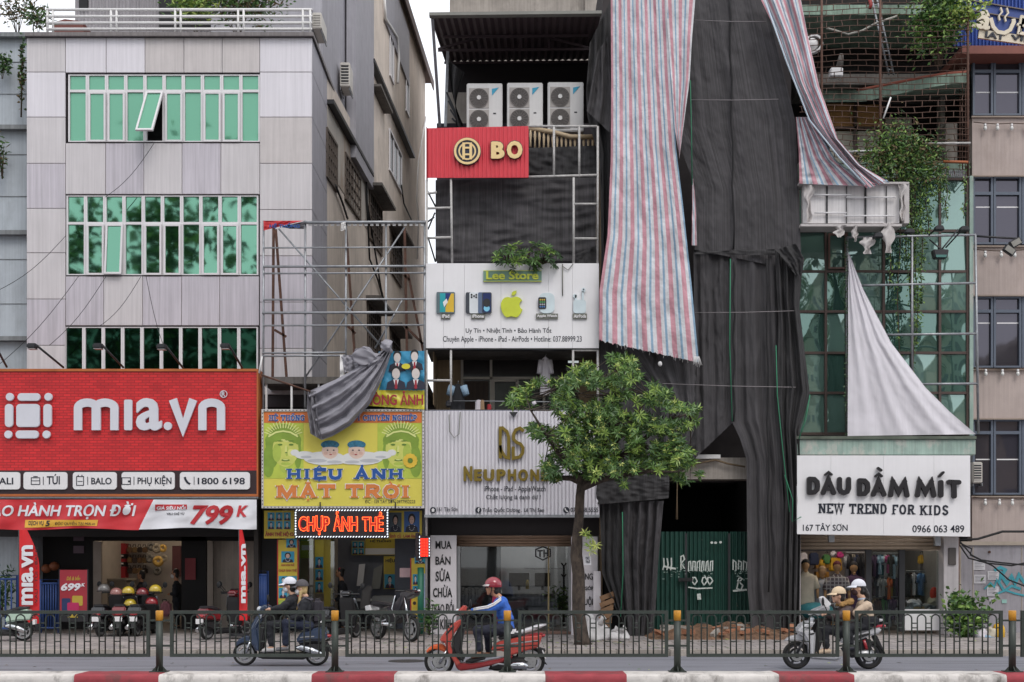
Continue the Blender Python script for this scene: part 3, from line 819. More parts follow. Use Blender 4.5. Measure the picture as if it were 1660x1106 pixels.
for i, (x0, x1, s, tx0, tx1) in enumerate([(-45, 32.5, 'VALI', -12, 21.5),(38, 109, 'TÚI', 76, 97),(118, 189, 'BALO', 148, 181),(197, 283, 'PHỤ KIỆN', 223, 278),(291.5, 405, '1800 6198', 320.5, 397)]):
    m = MB(); m.rrect(x0, 765.5, x1, 793.5, 5, SY - .05, .045); pl = m.build('panel', OFFW, sign)
    up = {'TÚI': 768.5, 'PHỤ KIỆN': 770.5}.get(s, 774.5); dn = {'PHỤ KIỆN': 788}.get(s, 785.5)
    text(pl, s, (tx0, up, tx1, dn), SY - .05, INK, .006, .018)
    m = MB().use(INK); Yi = SY - .057
    m.pbox(tx0 - 6.4, 773, tx0 - 5.4, 786, Yi, .006)
    if s in ('TÚI', 'BALO', 'PHỤ KIỆN'):
        a0, a1 = tx0 - 26, tx0 - 11
        t0, t1 = (774, 786) if s != 'BALO' else (772, 787.5)
        if s == 'BALO': a0 += 1.5; a1 -= 1
        for r_ in ((a0, t0, a1, t0 + 1.2),(a0, t1 - 1.2, a1, t1),(a0, t0 + 1.2, a0 + 1.2, t1 - 1.2),(a1 - 1.2, t0 + 1.2, a1, t1 - 1.2)): m.pbox(*r_, Yi, .006)
        if s == 'TÚI': m.pbox(a0 + 1.4, 779, a1 - 1.4, 780, Yi, .006); m.pbox(a0 + 4, 772, a1 - 4, 773.2, Yi, .006)
        if s == 'BALO': m.pbox(a0 + 2.4, 780, a1 - 2.4, 781, Yi, .006); m.pbox(a0 + 2.4, 770, a0 + 4, 771.8, Yi, .006); m.pbox(a1 - 4, 770, a1 - 2.4, 771.8, Yi, .006)
        if s == 'PHỤ KIỆN': m.pbox(a1 - 4.6, 779, a1 - 1.4, 782, Yi, .006)
    if s[0] == '1': m.stroke([(299.5, 773.5),(300.5, 777.5),(303.5, 782),(308, 785)], 3.4, Yi, .006)
    m.build('icon', None, pl)
def sign_lamp(hx, hy, bx, by, Y0, Y1, label):
    t = thing('floodlight', label, 'sign lamp', tuple(P(bx, by, Y1)), 'floodlights on arms above the red sign')
    m = MB(); m.tube([P(bx, by, Y1), P(hx + 5, hy - 2, Y0)], .025, 6); m.build('arm', DARK, t)
    m = MB(); p = P(hx, hy, Y0); m.box(p.x - .11, p.x + .1, p.y - .1, p.y + .1, p.z - .06, p.z + .05); m.build('lamp_head', DARK, t, bevel=.025)
    m = MB(); m.box(p.x - .09, p.x + .08, p.y - .08, p.y + .08, p.z - .075, p.z - .062); m.build('lens', ALU, t)
for i, (hx, hy, bx, by) in enumerate([(53, 561, 103, 596),(160, 561, 200, 596),(263, 562, 297, 597),(366, 561, 393, 597),(-14, 560, 11, 595)]):
    sign_lamp(hx, hy, bx, by, SY - .7, SY + .1, ['floodlight above the red sign, first with its head before the white panels', 'floodlight above the red sign over the second dark window', 'floodlight above the red sign, third from the left', 'floodlight nearest the right end of the red sign', 'floodlight on the red sign cut by the left picture edge'][i])

# long printed banner under the sign
BR = mat('banner_red', 'c32c33', .45, var=.1, bump=.1); BW = mat('banner_white', 'd9d9de', .45, var=.06)
ban = thing('banner', 'long red and white cloth banner hung below the red sign', 'banner', tuple(P(200, 859, SY - .1)))
BYN = SY - .22
def bwave(px, py): return BYN + .03 * math.sin(px * .11 + py * .05) + .035 * noise.noise(Vector((px * .03, py * .06, 2))) + .02 * noise.noise(Vector((px * .02 + py * .08, py * .02, 5)))
def wavy(poly_x, y0, y1, nu, nv, m, name, par, off=0):
    mb = MB(); mb.smooth = True
    def fn(u, v):
        py = y0 + (y1 - y0) * v; xa, xb = poly_x(v); px = xa + (xb - xa) * u
        sag = (1.5 * math.sin(px * .035) if v > .9 else 0)
        return P(px, py + sag, bwave(px, py) - off)
    mb.grid(fn, nu, nv); return mb.build(name, m, par, fix=False)
wavy(lambda v: (-80, 249 - 24 * v), 810, 858, 120, 14, BR, 'cloth', ban)
wavy(lambda v: (249 - 24 * v, 416), 810, 857, 80, 14, BW, 'cloth', ban)
def wtext(par, s, box, m, bold=.02, shear=0, off=.012):
    mb = letters(MB(), s, box, BYN, .004, bold, shear=shear)
    for i, (x, y, z) in enumerate(mb.v):
        px = CX + x * F / BYN; py = HY - (z - CZ) * F / BYN
        yy = bwave(px, py) - off - (BYN - y) * .5; mb.v[i] = (X(px, yy), yy, Z(py, yy))
    return mb.build('lettering', m, par, fix=False)
wtext(ban, 'BẢO HÀNH TRỌN ĐỜI', (-28, 813, 221, 842), BW, .035, .22)
wavy(lambda v: (41 - 1 * v, 159 - 2 * v), 843, 854, 30, 4, mat('banner_yellow', 'd8a63a', .5), 'label_strip', ban, .01)
wtext(ban, 'DỊCH VỤ', (46, 844.5, 71, 853), INK, .02, .15, .018); wtext(ban, '5', (73.5, 844, 81, 853), INK, .03, .15, .018); wtext(ban, 'ĐỘC QUYỀN TẠI MIA.vn', (89, 844.5, 154, 852.5), INK, .02, .15, .018)
RT = mat('print_red', 'b5272f', .45)
wavy(lambda v: (251.5, 303), 818, 827, 20, 3, RT, 'label_strip', ban, .01)
wtext(ban, 'GIÁ SIÊU NỔI', (254, 818.5, 301, 826.5), BW, .03, .1, .018); wtext(ban, 'VALI CHỈ TỪ', (270, 830, 299, 835), INK, .02)
wtext(ban, '799', (308, 819, 378, 851), RT, .045, .25); wtext(ban, 'K', (383, 819.5, 402, 838), RT, .05, .25)

# ---------------------------------------------------------------- luggage shop: ground floor
GF = mat('shop_shadow_wall', '1a1718', .8); LW = mat('lit_shop_wall', 'b5a99f', .7)  # first wall colour darkened to paint in the shade of the recess
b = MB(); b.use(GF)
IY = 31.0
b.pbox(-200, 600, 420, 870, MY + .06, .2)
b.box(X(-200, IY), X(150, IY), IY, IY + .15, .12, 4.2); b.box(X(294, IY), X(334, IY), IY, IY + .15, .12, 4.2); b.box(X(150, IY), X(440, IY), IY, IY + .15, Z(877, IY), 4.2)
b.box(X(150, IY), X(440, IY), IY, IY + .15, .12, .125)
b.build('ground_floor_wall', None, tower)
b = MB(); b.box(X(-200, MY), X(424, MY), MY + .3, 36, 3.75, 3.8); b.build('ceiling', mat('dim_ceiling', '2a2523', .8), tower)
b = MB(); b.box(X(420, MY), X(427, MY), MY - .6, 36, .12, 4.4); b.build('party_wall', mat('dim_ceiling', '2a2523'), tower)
b = MB(); b.box(X(-60, 34.5), X(480, 34.5), 34.5, 34.7, .12, 4.2); b.box(X(150, IY) - .4, X(150, IY) - .3, IY + .2, 34.5, .12, 4.2); b.build('shop_back_wall', LW, tower)
b = MB(); b.box(X(-200, MY), X(424, MY), MY, 34.5, .1, .128); b.build('shop_floor', mat('shop_floor', '6c6460', .5), tower)
b = MB(); b.pbox(151, 878, 164, 1012, IY - .05, .1); b.pbox(336, 878, 345, 1012, IY - .05, .1); b.build('door_jamb', mat('jamb_beige', '9a8d82', .6), tower)
LAMP = emit('shop_lamp_glow', 'fff0d8', 10.0)
def tube_lamp(x0, x1, Y, z, label, L=.12, m=None):
    t = thing('ceiling_lamp', label, 'ceiling lamp', ((x0 + x1) / 2, Y, z))
    q = MB(); q.box(x0, x1, Y, Y + L, z - .03, z); q.build('diffuser', m or LAMP, t)
    q = MB(); q.box(x0 - .02, x1 + .02, Y - .02, Y + L + .02, z + .001, z + .05); q.build('housing', WHITE, t)
tube_lamp(-9.7, -8.6, 32.4, 3.55, 'lit ceiling lamp inside the luggage shop behind the left doorway', .5)
tube_lamp(-7.6, -6.6, 32.4, 3.55, 'lit ceiling lamp inside the luggage shop behind the right doorway', .5)
RY2 = 34.2
RD = mat('red_shelf', 'a5252d', .5)
t = thing('display_shelf', 'red shelf unit with black label bands in the luggage shop doorway', 'shelf', tuple(P(184, 938, RY2)))
b = MB()
for y0, y1 in ((881, 898),(906, 911),(919, 937)): b.pbox(165, y0, 203, y1, RY2, .3)
b.build('panel', RD, t)
b = MB(); b.pbox(165, 898.2, 203, 905.8, RY2 + .02, .25); b.pbox(165, 911.2, 203, 918.8, RY2 + .02, .25); b.build('label_band', BLACK, t)
b = MB()
for yy in (901.5, 914):
    for i in range(3): b.pbox(167 + i * 13, yy - 1.6, 174 + i * 13, yy + 1, RY2 + .01, .005)
b.build('price_label', WHITE, t)
BRN = [mat('bag_brown', '6d4f35', .7), mat('bag_tan', '7d6240', .7), mat('bag_dark', '3c2f2a', .7)]
for r_ in range(3):
    for c_ in range(4):
        x = 206 + c_ * 8.2; y = 882 + r_ * 17
        t = thing('handbag', f'small brown bag on the wall rack, {["top","middle","bottom"][r_]} row, {["nearest the red shelf","second from the red shelf","third from the red shelf","farthest from the red shelf"][c_]}', 'bag', tuple(P(x + 4, y + 14, RY2)), 'brown bags hung in the luggage shop')
        b = MB(); b.prism([(x, y + 5),(x + 7, y + 5),(x + 7.6, y + 14),(x - .6, y + 14)], RY2, .12); b.build('bag_body', BRN[(r_ + c_) % 3], t, bevel=.02)
        b = MB(); b.tube([P(x + 1, y + 5, RY2 + .06), P(x + 2, y + .6, RY2 + .06), P(x + 5, y + .6, RY2 + .06), P(x + 6, y + 5, RY2 + .06)], .012, 5); b.build('handle', BRN[2], t)
def ringpillow(x, y, r, m, label):
    b = MB(); b.smooth = True
    def fn(u, v):
        a, c = u * 6.283, v * 6.283
        return P(x, y, RY2 - .3) + Vector(((r * .62 + r * .38 * math.cos(c)) * math.cos(a), -r * .38 * math.sin(c),(r * .62 + r * .38 * math.cos(c)) * math.sin(a))) * (RY2 / F)
    b.grid(fn, 18, 10); tag(b.build('neck_pillow', m), label, 'neck pillow', 'neck pillows hung in the luggage shop')
PC = [mat('pillow_grey', '6e6862', .8), mat('pillow_yellow', 'c9a052', .8), mat('pillow_cream', '9b8f7e', .8)]
for x, y, r, i, lb in ((245, 886, 7, 0, 'grey neck pillow, top left of the hanging pillows'),(254, 889, 8, 2, 'cream neck pillow, top of the hanging pillows beside the grey one'),(264, 889, 6.5, 1, 'yellowish neck pillow, top right of the hanging pillows'),(243, 906, 7, 0, 'grey neck pillow left of the bright yellow ring'),(256.5, 910, 9, 1, 'bright yellow ring shaped neck pillow in the luggage shop'),(266, 905, 6, 2, 'cream neck pillow right of the bright yellow ring'),(255, 926, 7, 0, 'grey neck pillow below the bright yellow ring')):
    ringpillow(x, y, r, PC[i], lb)
b = MB(); b.pbox(165, 938, 206, 942, RY2 - 1.2, .9); b.pbox(168, 942, 205, 1005, RY2 - 1.15, .8)
tag(b.build('counter', mat('counter_beige', '9b9184', .6), bevel=.02), 'beige shop counter below the red shelf', 'counter')
b = MB(); b.pbox(279, 885, 293, 935, RY2 - .2, .1); tag(b.build('poster', mat('poster_maroon', '54292c', .6)), 'dark maroon poster beside the doorway of the luggage shop', 'poster')
b = MB(); b.pbox(300, 905, 317, 940, IY - .04, .02); tag(b.build('poster', mat('poster_red', '7c1f28', .6)), 'red notice on the dark pillar between the two doorways', 'poster')
for y0, lb in ((865, 'upper pale notice on the dark wall left of the doorway'),(885, 'lower pale notice on the dark wall left of the doorway')):
    b = MB(); b.pbox(119, y0, 136, y0 + 12, IY - .04, .02); tag(b.build('notice', mat('notice_mauve', '6d5a66', .7)), lb, 'notice')
def suitcase(x0, y0, x1, y1, Y, m, label, d=.3):
    t = thing('suitcase', label, 'suitcase', tuple(P((x0 + x1) / 2, y1, Y)), 'suitcases in the luggage shop')
    b = MB(); b.pbox(x0, y0, x1, y1, Y, d); b.build('shell', m, t, bevel=.06, seg=3)
    b = MB(); xm = (x0 + x1) / 2; w_ = (x1 - x0) * .2
    b.tube([P(xm - w_, y0, Y + d / 2), P(xm - w_, y0 - 3, Y + d / 2), P(xm + w_, y0 - 3, Y + d / 2), P(xm + w_, y0, Y + d / 2)], .015, 5); b.build('handle', DARK, t)
    b = MB()
    for i in range(1, 5): xx = x0 + (x1 - x0) * i / 5; b.pbox(xx - .4, y0 + 3, xx + .4, y1 - 3, Y - .008, .01)
    b.build('rib', m, t)
suitcase(373, 915, 421, 951, 33.6, mat('case_ochre', '8a6428', .45), 'wide ochre suitcase high on display behind the right flag')
suitcase(341, 957, 357, 976, 33.0, mat('case_mint', '7d968c', .45), 'mint suitcase at the left of the right doorway')
suitcase(402, 953, 421, 1000, 33.2, mat('case_mint2', '8a9d92', .45), 'pale green suitcase below the ochre suitcase')
suitcase(362, 938, 374, 958, 33.4, mat('case_red', 'a03038', .45), 'small red suitcase left of the ochre suitcase')
suitcase(259, 975, 274, 1000, 29.9, mat('case_pink', '8d5a62', .45), 'dusty pink suitcase right of the row of helmets')
t = thing('backpack', 'dark backpack hanging on the right doorway wall of the luggage shop', 'backpack', tuple(P(393, 912, RY2)))
b = MB(); b.pbox(384, 884, 401, 910, RY2, .2); b.build('bag_body', BRN[2], t, bevel=.05); b = MB(); b.pbox(387, 896, 398, 908, RY2 - .06, .055); b.build('pocket', BRN[2], t, bevel=.02)
t = thing('backpack', 'maroon backpack hanging right of the dark backpack', 'backpack', tuple(P(411, 912, RY2)))
b = MB(); b.pbox(403, 886, 414, 911, RY2, .2); b.build('bag_body', mat('bag_maroon', '5a2f35', .7), t, bevel=.05); b = MB(); b.pbox(405, 897, 412, 909, RY2 - .06, .055); b.build('pocket', BRN[2], t, bevel=.02)

# feather flags on the pavement
def flag(xl, xr, yt, yb, Y, label, narrow, turned):
    t = thing('feather_flag', label, 'flag', tuple(P(xl, 1030, Y)), 'red feather flags of the luggage shop')
    b = MB(); b.smooth = True
    def fn(u, v):
        w_ = min(1, .36 + 1.6 * v) if v < .4 else 1
        xr2 = xl + (xr - xl) * (min(1, .38 + .62 * math.sin(min(1, v / .42) * math.pi / 2)))
        return P(xl + (xr2 - xl) * u, yt + (yb - yt) * v, Y + .05 * math.sin(u * 3 + v * 9) * u)
    b.grid(fn, 10, 40); b.build('cloth', mat('flag_red', 'cf1b22', .5, var=.06), t, fix=False)
    b = MB(); b.tube([P(xl, 1030, Y + .02), P(xl - .5, yt, Y + .02)], .018, 6); b.build('pole', DARK, t)
    b = MB(); b.disc(P(xl, 1029, Y), .22, (0, 0, 1), .05); b.build('base', DARK, t)
    return t
t = flag(31.5, 64, 859, 1011, 27.0, 'wide red feather flag with white letters on the left pavement', 0, 0)
text(t, 'mıa.vn', (35, 884, 54, 981), 26.93, BW, .008, .04, rot=math.pi / 2)
text(t, 'VALI - TÚI - BALO', (55.5, 887, 61, 978), 26.93, DARK, .008, .0, rot=math.pi / 2)
t = flag(388, 401, 859, 1006, 27.0, 'narrow red feather flag seen edge on near the blue rack', 1, 1)
text(t, 'mıa.vn', (391, 882, 398.5, 978), 26.93, BW, .008, .05, rot=math.pi / 2)
# poster stand
t = thing('poster_stand', 'red poster stand with a yellow and blue suitcase print', 'poster stand', tuple(P(119, 1028, 28.2)))
b = MB(); b.pbox(97, 924, 141, 990, 28.2, .04); b.build('poster', mat('poster_print_red', '9c2c38', .5, var=.15), t)
b = MB(); b.pbox(97, 990.5, 141, 1008, 28.2, .05); b.pbox(95.3, 923, 96.8, 1028, 28.2, .05); b.pbox(141.2, 923, 142.7, 1028, 28.2, .05); b.build('stand_frame', DARK, t)
text(t, '699', (99, 945.5, 131, 958), 28.2, BW, .006, .05, shear=.2); text(t, 'K', (132, 945.5, 138, 951), 28.2, BW, .006, .04, shear=.2)
text(t, 'Dẻ & bền', (108, 933, 130, 941), 28.2, mat('print_gold', 'b29a3a', .5), .006, .02, shear=.3)
b = MB(); b.use(mat('print_navy', '26345c', .5)).rrect(100, 970, 114, 990, 2, 28.195, .004); b.use(mat('print_gold', 'b29a3a')).rrect(117, 966, 134, 982, 2, 28.193, .004); b.use(mat('print_pink', 'b0285a', .5)).rrect(109, 977, 128, 990, 2, 28.19, .004)
b.build('suitcase_print', None, t)
b = MB(); b.use(mat('print_gold', 'b29a3a')); b.prism([(109, 996),(114, 1000),(117, 995.5),(120, 1000),(125, 995.5),(126, 1001.5),(110, 1001.5)], 28.19, .004); b.build('crown_mark', None, t)
# blue metal barriers at both sides of the shop
def blue_rack(x0, x1, y0, y1, Y, n, label):
    t = thing('metal_barrier', label, 'barrier', tuple(P((x0 + x1) / 2, y1, Y)), 'blue metal barriers of the luggage shop')
    BL = mat('blue_painted_steel', '27447e', .5, var=.15)
    b = MB(); b.tube([P(x0, y1, Y), P(x0, y0, Y), P(x1, y0, Y), P(x1, y1, Y)], .03, 6); b.tube([P(x0, y0 + 6, Y), P(x1, y0 + 6, Y)], .025, 6); b.tube([P(x0, y1 - 8, Y), P(x1, y1 - 8, Y)], .025, 6); b.build('frame', BL, t)
    for i in range(1, n):
        xx = x0 + (x1 - x0) * i / n; b = MB(); b.tube([P(xx, y0 + 6, Y), P(xx, y1 - 8, Y)], .02, 6); b.build('bar', BL, t)
blue_rack(-10, 28, 933, 1027, 28.6, 4, 'blue metal barrier at the left end of the luggage shop')
blue_rack(66, 95, 940, 1026, 28.9, 7, 'dark blue barrier between the wide flag and the poster stand')
blue_rack(416, 434, 926, 1026, 28.7, 7, 'tall blue barrier between the narrow flag and the photo studio')
shrub('potted_plant', 'dark bush behind the blue barrier at the left edge', 'plant', P(6, 1000, 29.3), .8, 1.1, .4, 260, .2, .05, [0, 0, 1], 12)
OR = mat('dull_orange_plastic', '7a4326', .6)
for x, y, lb in ((75, 922, 'left of the two dull orange helmets above the dark blue barrier'),(88, 918, 'right and higher of the two dull orange helmets above the dark blue barrier')):
    b = MB(); b.ball(P(x, y, 30.2), .12, .14, .11); tag(b.build('lantern', OR), lb.replace('helmets', 'lanterns'), 'lantern')
# ---------------------------------------------------------------- photo studio: single storey with a bare sign scaffold on its roof
PY = 28.6
studio = thing('photo_studio', 'one storey photo studio packed with yellow posters under the bare pipe scaffold', 'shop', (X(556, PY), PY, 0))
YEL = mat('poster_yellow', 'c9b23c', .5, var=.12)
b = MB(); b.pbox(424, 611, 690, 622, 28.1, 5); b.build('roof_slab', CONCD, studio)
b = MB(); b.box(X(424, 33), X(690, 33), 33, 33.2, .12, Z(612, 33)); b.box(X(692, PY) - .1, X(692, PY), PY, 33, .12, 4.6); b.box(X(640, 31), X(690, 31), 31, 31.1, .12, 4.3); b.build('wall', mat('studio_wall', '71747f', .7), studio)
b = MB(); b.box(X(424, 33), X(690, PY), PY + .1, 33, 3.55, 3.6); b.build('ceiling', mat('studio_ceiling', '8d8d8f', .7), studio)
b = MB(); b.box(X(424, PY), X(690, PY), PY - .3, 33, .1, .135); b.build('floor', mat('studio_floor', '77706c', .6), studio)
b = MB(); b.pbox(424, 623, 690, 680, 29.5, .1); b.build('upper_wall', BLACK, studio)
b = MB()
for x in (430, 471, 515): b.pbox(x, 622, x + 3, 668, 28.15, .06)
b.build('post', WHITE, studio)
b = MB(); b.pbox(424, 820, 449, 1030, PY + .3, .3); b.build('pillar', BLACK, studio)
b = MB(); b.pbox(485, 873, 508, 1027, 29.3, .03); b.pbox(536, 873, 542, 1027, 29.3, .05); b.build('glass_panel', glass_clear('studio_glass', 'cfd6d4', .12), studio)
tube_lamp(X(520, 30), X(534, 30), 30, Z(870, 30), 'lit tube lamp at the top of the photo studio doorway', .1, emit('cold_lamp', 'e6f0ff', 12))
tube_lamp(X(598, 31), X(640, 31), 31.2, 3.5, 'lit ceiling lamp deep in the photo studio', .2, emit('studio_lamp', 'fff3e0', 10))
# portraits printed on the posters
SK = mat('print_skin', 'c9a79a', .6); SKG = mat('print_pale_face', 'cfc6c2', .6); HAIRP = mat('print_black', '1e1c20', .6); CY = mat('print_cyan', '2f93b5', .5); SUIT = mat('print_suit', '26283a', .6); REDP = mat('print_tie_red', '9c2433', .5)
def portrait(par, x0, y0, x1, y1, Y, back=None, tie=True, oldlady=False):
    w_, h_ = x1 - x0, y1 - y0; cx = (x0 + x1) / 2
    m = MB()
    m.use(back or CY).pbox(x0, y0, x1, y1, Y, .004)
    m.use(SUIT).prism([(x0 + w_ * .08, y1),(x0 + w_ * .14, y0 + h_ * .76),(cx - w_ * .12, y0 + h_ * .64),(cx + w_ * .12, y0 + h_ * .64),(x1 - w_ * .14, y0 + h_ * .76),(x1 - w_ * .08, y1)], Y - .002, .003)
    if oldlady:
        m.use(HAIRP).ell(cx, y0 + h_ * .36, w_ * .24, h_ * .26, Y - .003, .003, 14)
        for i in range(9):
            a = math.pi * i / 8; m.use(OFFW).ell(cx + w_ * .17 * math.cos(a), y0 + h_ * .68 + h_ * .24 * math.sin(a), w_ * .025, w_ * .025, Y - .004, .003, 6)
    else:
        m.use(OFFW).prism([(cx - w_ * .12, y0 + h_ * .64),(cx + w_ * .12, y0 + h_ * .64),(cx, y1)], Y - .003, .003)
        if tie: m.use(REDP).prism([(cx - w_ * .035, y0 + h_ * .68),(cx + w_ * .035, y0 + h_ * .68),(cx + w_ * .05, y1 - h_ * .05),(cx, y1),(cx - w_ * .05, y1 - h_ * .05)], Y - .004, .003)
        m.use(HAIRP).ell(cx, y0 + h_ * .32, w_ * .19, h_ * .22, Y - .003, .003, 14)
    m.use(SKG if not oldlady else SK).ell(cx, y0 + h_ * .42, w_ * .15, h_ * .2, Y - .005, .003, 14)
    m.use(HAIRP)
    for s in (-1, 1): m.ell(cx + s * w_ * .06, y0 + h_ * .39, w_ * .025, h_ * .014, Y - .006, .003, 6)
    m.pbox(cx - w_ * .045, y0 + h_ * .51, cx + w_ * .045, y0 + h_ * .525, Y - .006, .003)
    m.build('portrait', None, par)
def poster(x0, y0, x1, y1, Y, label, m=YEL, border=None, name='poster', group='yellow posters of the photo studio'):
    t = thing(name, label, 'poster', tuple(P((x0 + x1) / 2, y1, Y)), group)
    b = MB(); b.pbox(x0, y0, x1, y1, Y, .03); b.build('sheet', m, t)
    if border:
        b = MB(); b.pbox(x0 - 1.8, y0, x0 - .2, y1, Y - .01, .04); b.pbox(x1 + .2, y0, x1 + 1.8, y1, Y - .01, .04); b.build('border', border, t)
    return t
RB = mat('poster_red_border', 'b02a2c', .5)
t = poster(428, 828, 480, 873, 28.4, 'yellow board with six small portraits left of the lit sign')
for i in range(3):
    for j in range(2): portrait(t, 434 + i * 13, 831 + j * 14, 445 + i * 13, 844 + j * 14, 28.395)
text(t, 'ẢNH THẺ HỘ CHIẾU', (430, 860, 488, 871), 28.395, REDP, .004, .03)
t = poster(628, 828, 684, 873, 28.4, 'yellow board with two portraits of women in headscarves right of the lit sign')
portrait(t, 631, 831, 651, 863, 28.395, mat('print_greyblue', '4e5a66', .6), oldlady=True); portrait(t, 655, 829, 680, 863, 28.395, mat('print_blue', '3a62a0', .6), oldlady=True)
text(t, 'ảnh cũ', (632, 865, 650, 872), 28.395, REDP, .004, .02); text(t, 'LÀM ẢNH', (654, 865, 678, 872), 28.395, REDP, .004, .03)
t = poster(451, 875, 482, 988, 28.55, 'tall yellow poster column with portraits on the left pillar', YEL, RB)
portrait(t, 464, 873, 481, 888, 28.545, CY, oldlady=True); portrait(t, 456, 894, 477, 912, 28.545, CY, oldlady=True)
text(t, 'ẢNH VĂN THỂ', (456, 913, 477, 918), 28.545, REDP, .004, .02); text(t, 'CHỤP ẢNH THẺ', (452, 922, 481, 928), 28.545, REDP, .004, .02)
for i in range(2):
    for j in range(2): portrait(t, 452 + i * 15, 934 + j * 19, 466 + i * 15, 951 + j * 19, 28.545)
LIME = mat('poster_lime', '9db24a', .5, var=.3, vs=20)
b = MB(); b.pbox(451, 973, 482, 988, 28.545, .01); b.build('green_field', LIME, t)
t = poster(667, 905, 690, 1024, 28.55, 'tall yellow poster with sunflowers behind the green pole', YEL, RB)
portrait(t, 672, 903, 690, 914, 28.545, CY, oldlady=True)
for j in range(2): portrait(t, 669, 931 + j * 19, 678, 948 + j * 19, 28.545)
SF = mat('sunflower', 'd8b53a', .6)
for y in (978, 1000, 1014):
    m = MB().use(SF)
    for i in range(10):
        a = i * .628; m.ell(672 + 4.5 * math.cos(a), y + 5 * math.sin(a), 2.2, 2.2, 28.544 - .0005 * i, .004, 7)
    m.use(BRN[2]).ell(672, y, 2.8, 3, 28.535, .006, 9); m.build('sunflower', None, t)
b = MB(); b.pbox(684, 930, 690, 1000, 28.545, .01); b.build('blue_field', mat('poster_pale_blue', '9aa7c4', .6, var=.3, vs=8), t)
for x0, y0, x1, y1, Y, lb in ((487, 873, 508, 905, 30.5, 'pale green price list inside the glass panel of the photo studio'),(510, 875, 525, 962, 30.6, 'narrow poster column with blue portraits inside the photo studio'),(525, 875, 540, 985, 30.8, 'plain yellow poster strip left of the seated person'),(592, 872, 642, 900, 32.8, 'yellow shop price banner on the rear wall of the photo studio'),(570, 877, 591, 900, 32.8, 'small board of four portraits on the rear wall of the photo studio'),(622, 902, 642, 955, 32.7, 'yellow poster with one blue portrait on the rear wall of the photo studio')):
    t = poster(x0, y0, x1, y1, Y, lb, LIME if x0 == 487 else YEL)
    if x0 == 510:
        for j in range(3): portrait(t, 511, 903 + j * 20, 524, 921 + j * 20, Y - .01)
    if x0 == 570:
        for i in range(2):
            for j in range(2): portrait(t, 571 + i * 10, 878 + j * 11, 580 + i * 10, 888 + j * 11, Y - .01)
    if x0 == 622: portrait(t, 623, 931, 641, 954, Y - .01); text(t, 'HIỆU', (625, 905, 640, 913), Y, INK, .004, .03)
    if x0 == 592: text(t, 'HỆ THỐNG', (600, 874, 634, 880), Y, INK, .004, .03); m = MB().use(OFFW); m.pbox(592, 889, 642, 899, Y - .008, .006); m.build('label_strip', None, t)
    if x0 == 487: m = MB().use(OFFW); m.pbox(489, 884, 506, 892, Y - .008, .006); m.build('label_strip', None, t)
b = MB(); b.pbox(648, 921, 665, 936, 28.9, .01); tag(b.build('notice', mat('notice_pink', 'c9a9ae', .7)), 'pinkish paper notice on the right wall of the photo studio', 'notice')
# furniture
t = thing('office_chair', 'grey mesh office chair inside the photo studio', 'chair', tuple(P(592, 1010, 30.2)))
GRC = mat('chair_grey', '6e6a69', .6); cY = 30.2
b = MB(); b.prism([(587, 955),(602, 955),(598, 988),(583, 988)], cY, .12); b.build('backrest', GRC, t, bevel=.03)
b = MB(); b.prism([(592, 950),(604, 950),(605, 957),(593, 957)], cY - .02, .12); b.build('headrest', GRC, t, bevel=.03)
b = MB(); b.box(X(575, cY), X(600, cY), cY - .3, cY + .25, .55, .63); b.build('seat', GRC, t, bevel=.03)
b = MB(); b.tube([(X(588, cY), cY, .55),(X(588, cY), cY, .22)], .03, 6); b.build('stem', DARK, t)
for i in range(5):
    a = i * 1.257; b = MB(); b.tube([(X(588, cY), cY, .25),(X(588, cY) + .28 * math.cos(a), cY + .28 * math.sin(a), .17)], .02, 5); b.build('leg', DARK, t)
t = thing('desk', 'white desk with papers at the rear of the photo studio', 'desk', tuple(P(590, 1000, 31.8)))
b = MB(); b.box(X(560, 31.8), X(640, 31.8), 31.7, 32.4, .8, .85); b.build('desktop', OFFW, t)
for x in (564, 634): b = MB(); b.box(X(x, 31.8), X(x, 31.8) + .05, 31.8, 32.3, .13, .8); b.build('leg', GRC, t)
t = thing('standing_board', 'pale standing panel leaning in the photo studio behind the desk', 'panel', tuple(P(585, 950, 32.6)))
b = MB(); b.prism([(582, 915),(592, 914),(588, 950),(578, 950)], 32.6, .05); b.build('panel', OFFW, t)
b = MB(); b.prism([(606, 922),(620, 915),(616, 955),(602, 955)], 32.6, .05); tag(b.build('standing_board', mat('panel_dusk', '8a8a86', .6)), 'grey standing panel right of the pale one in the photo studio', 'panel')
b = MB(); b.box(X(610, 32), X(650, 32), 31, 31.5, .13, .95); tag(b.build('counter', mat('counter_grey', 'a5a5a3', .5), bevel=.02), 'pale counter at the right of the photo studio', 'counter')
b = MB(); b.tube([P(682, 1028, 28.2), P(682, 920, 28.2)], .075, 10); tag(b.build('pole', mat('green_pole', '1f6650', .5)), 'dark green pole before the sunflower poster', 'pole')

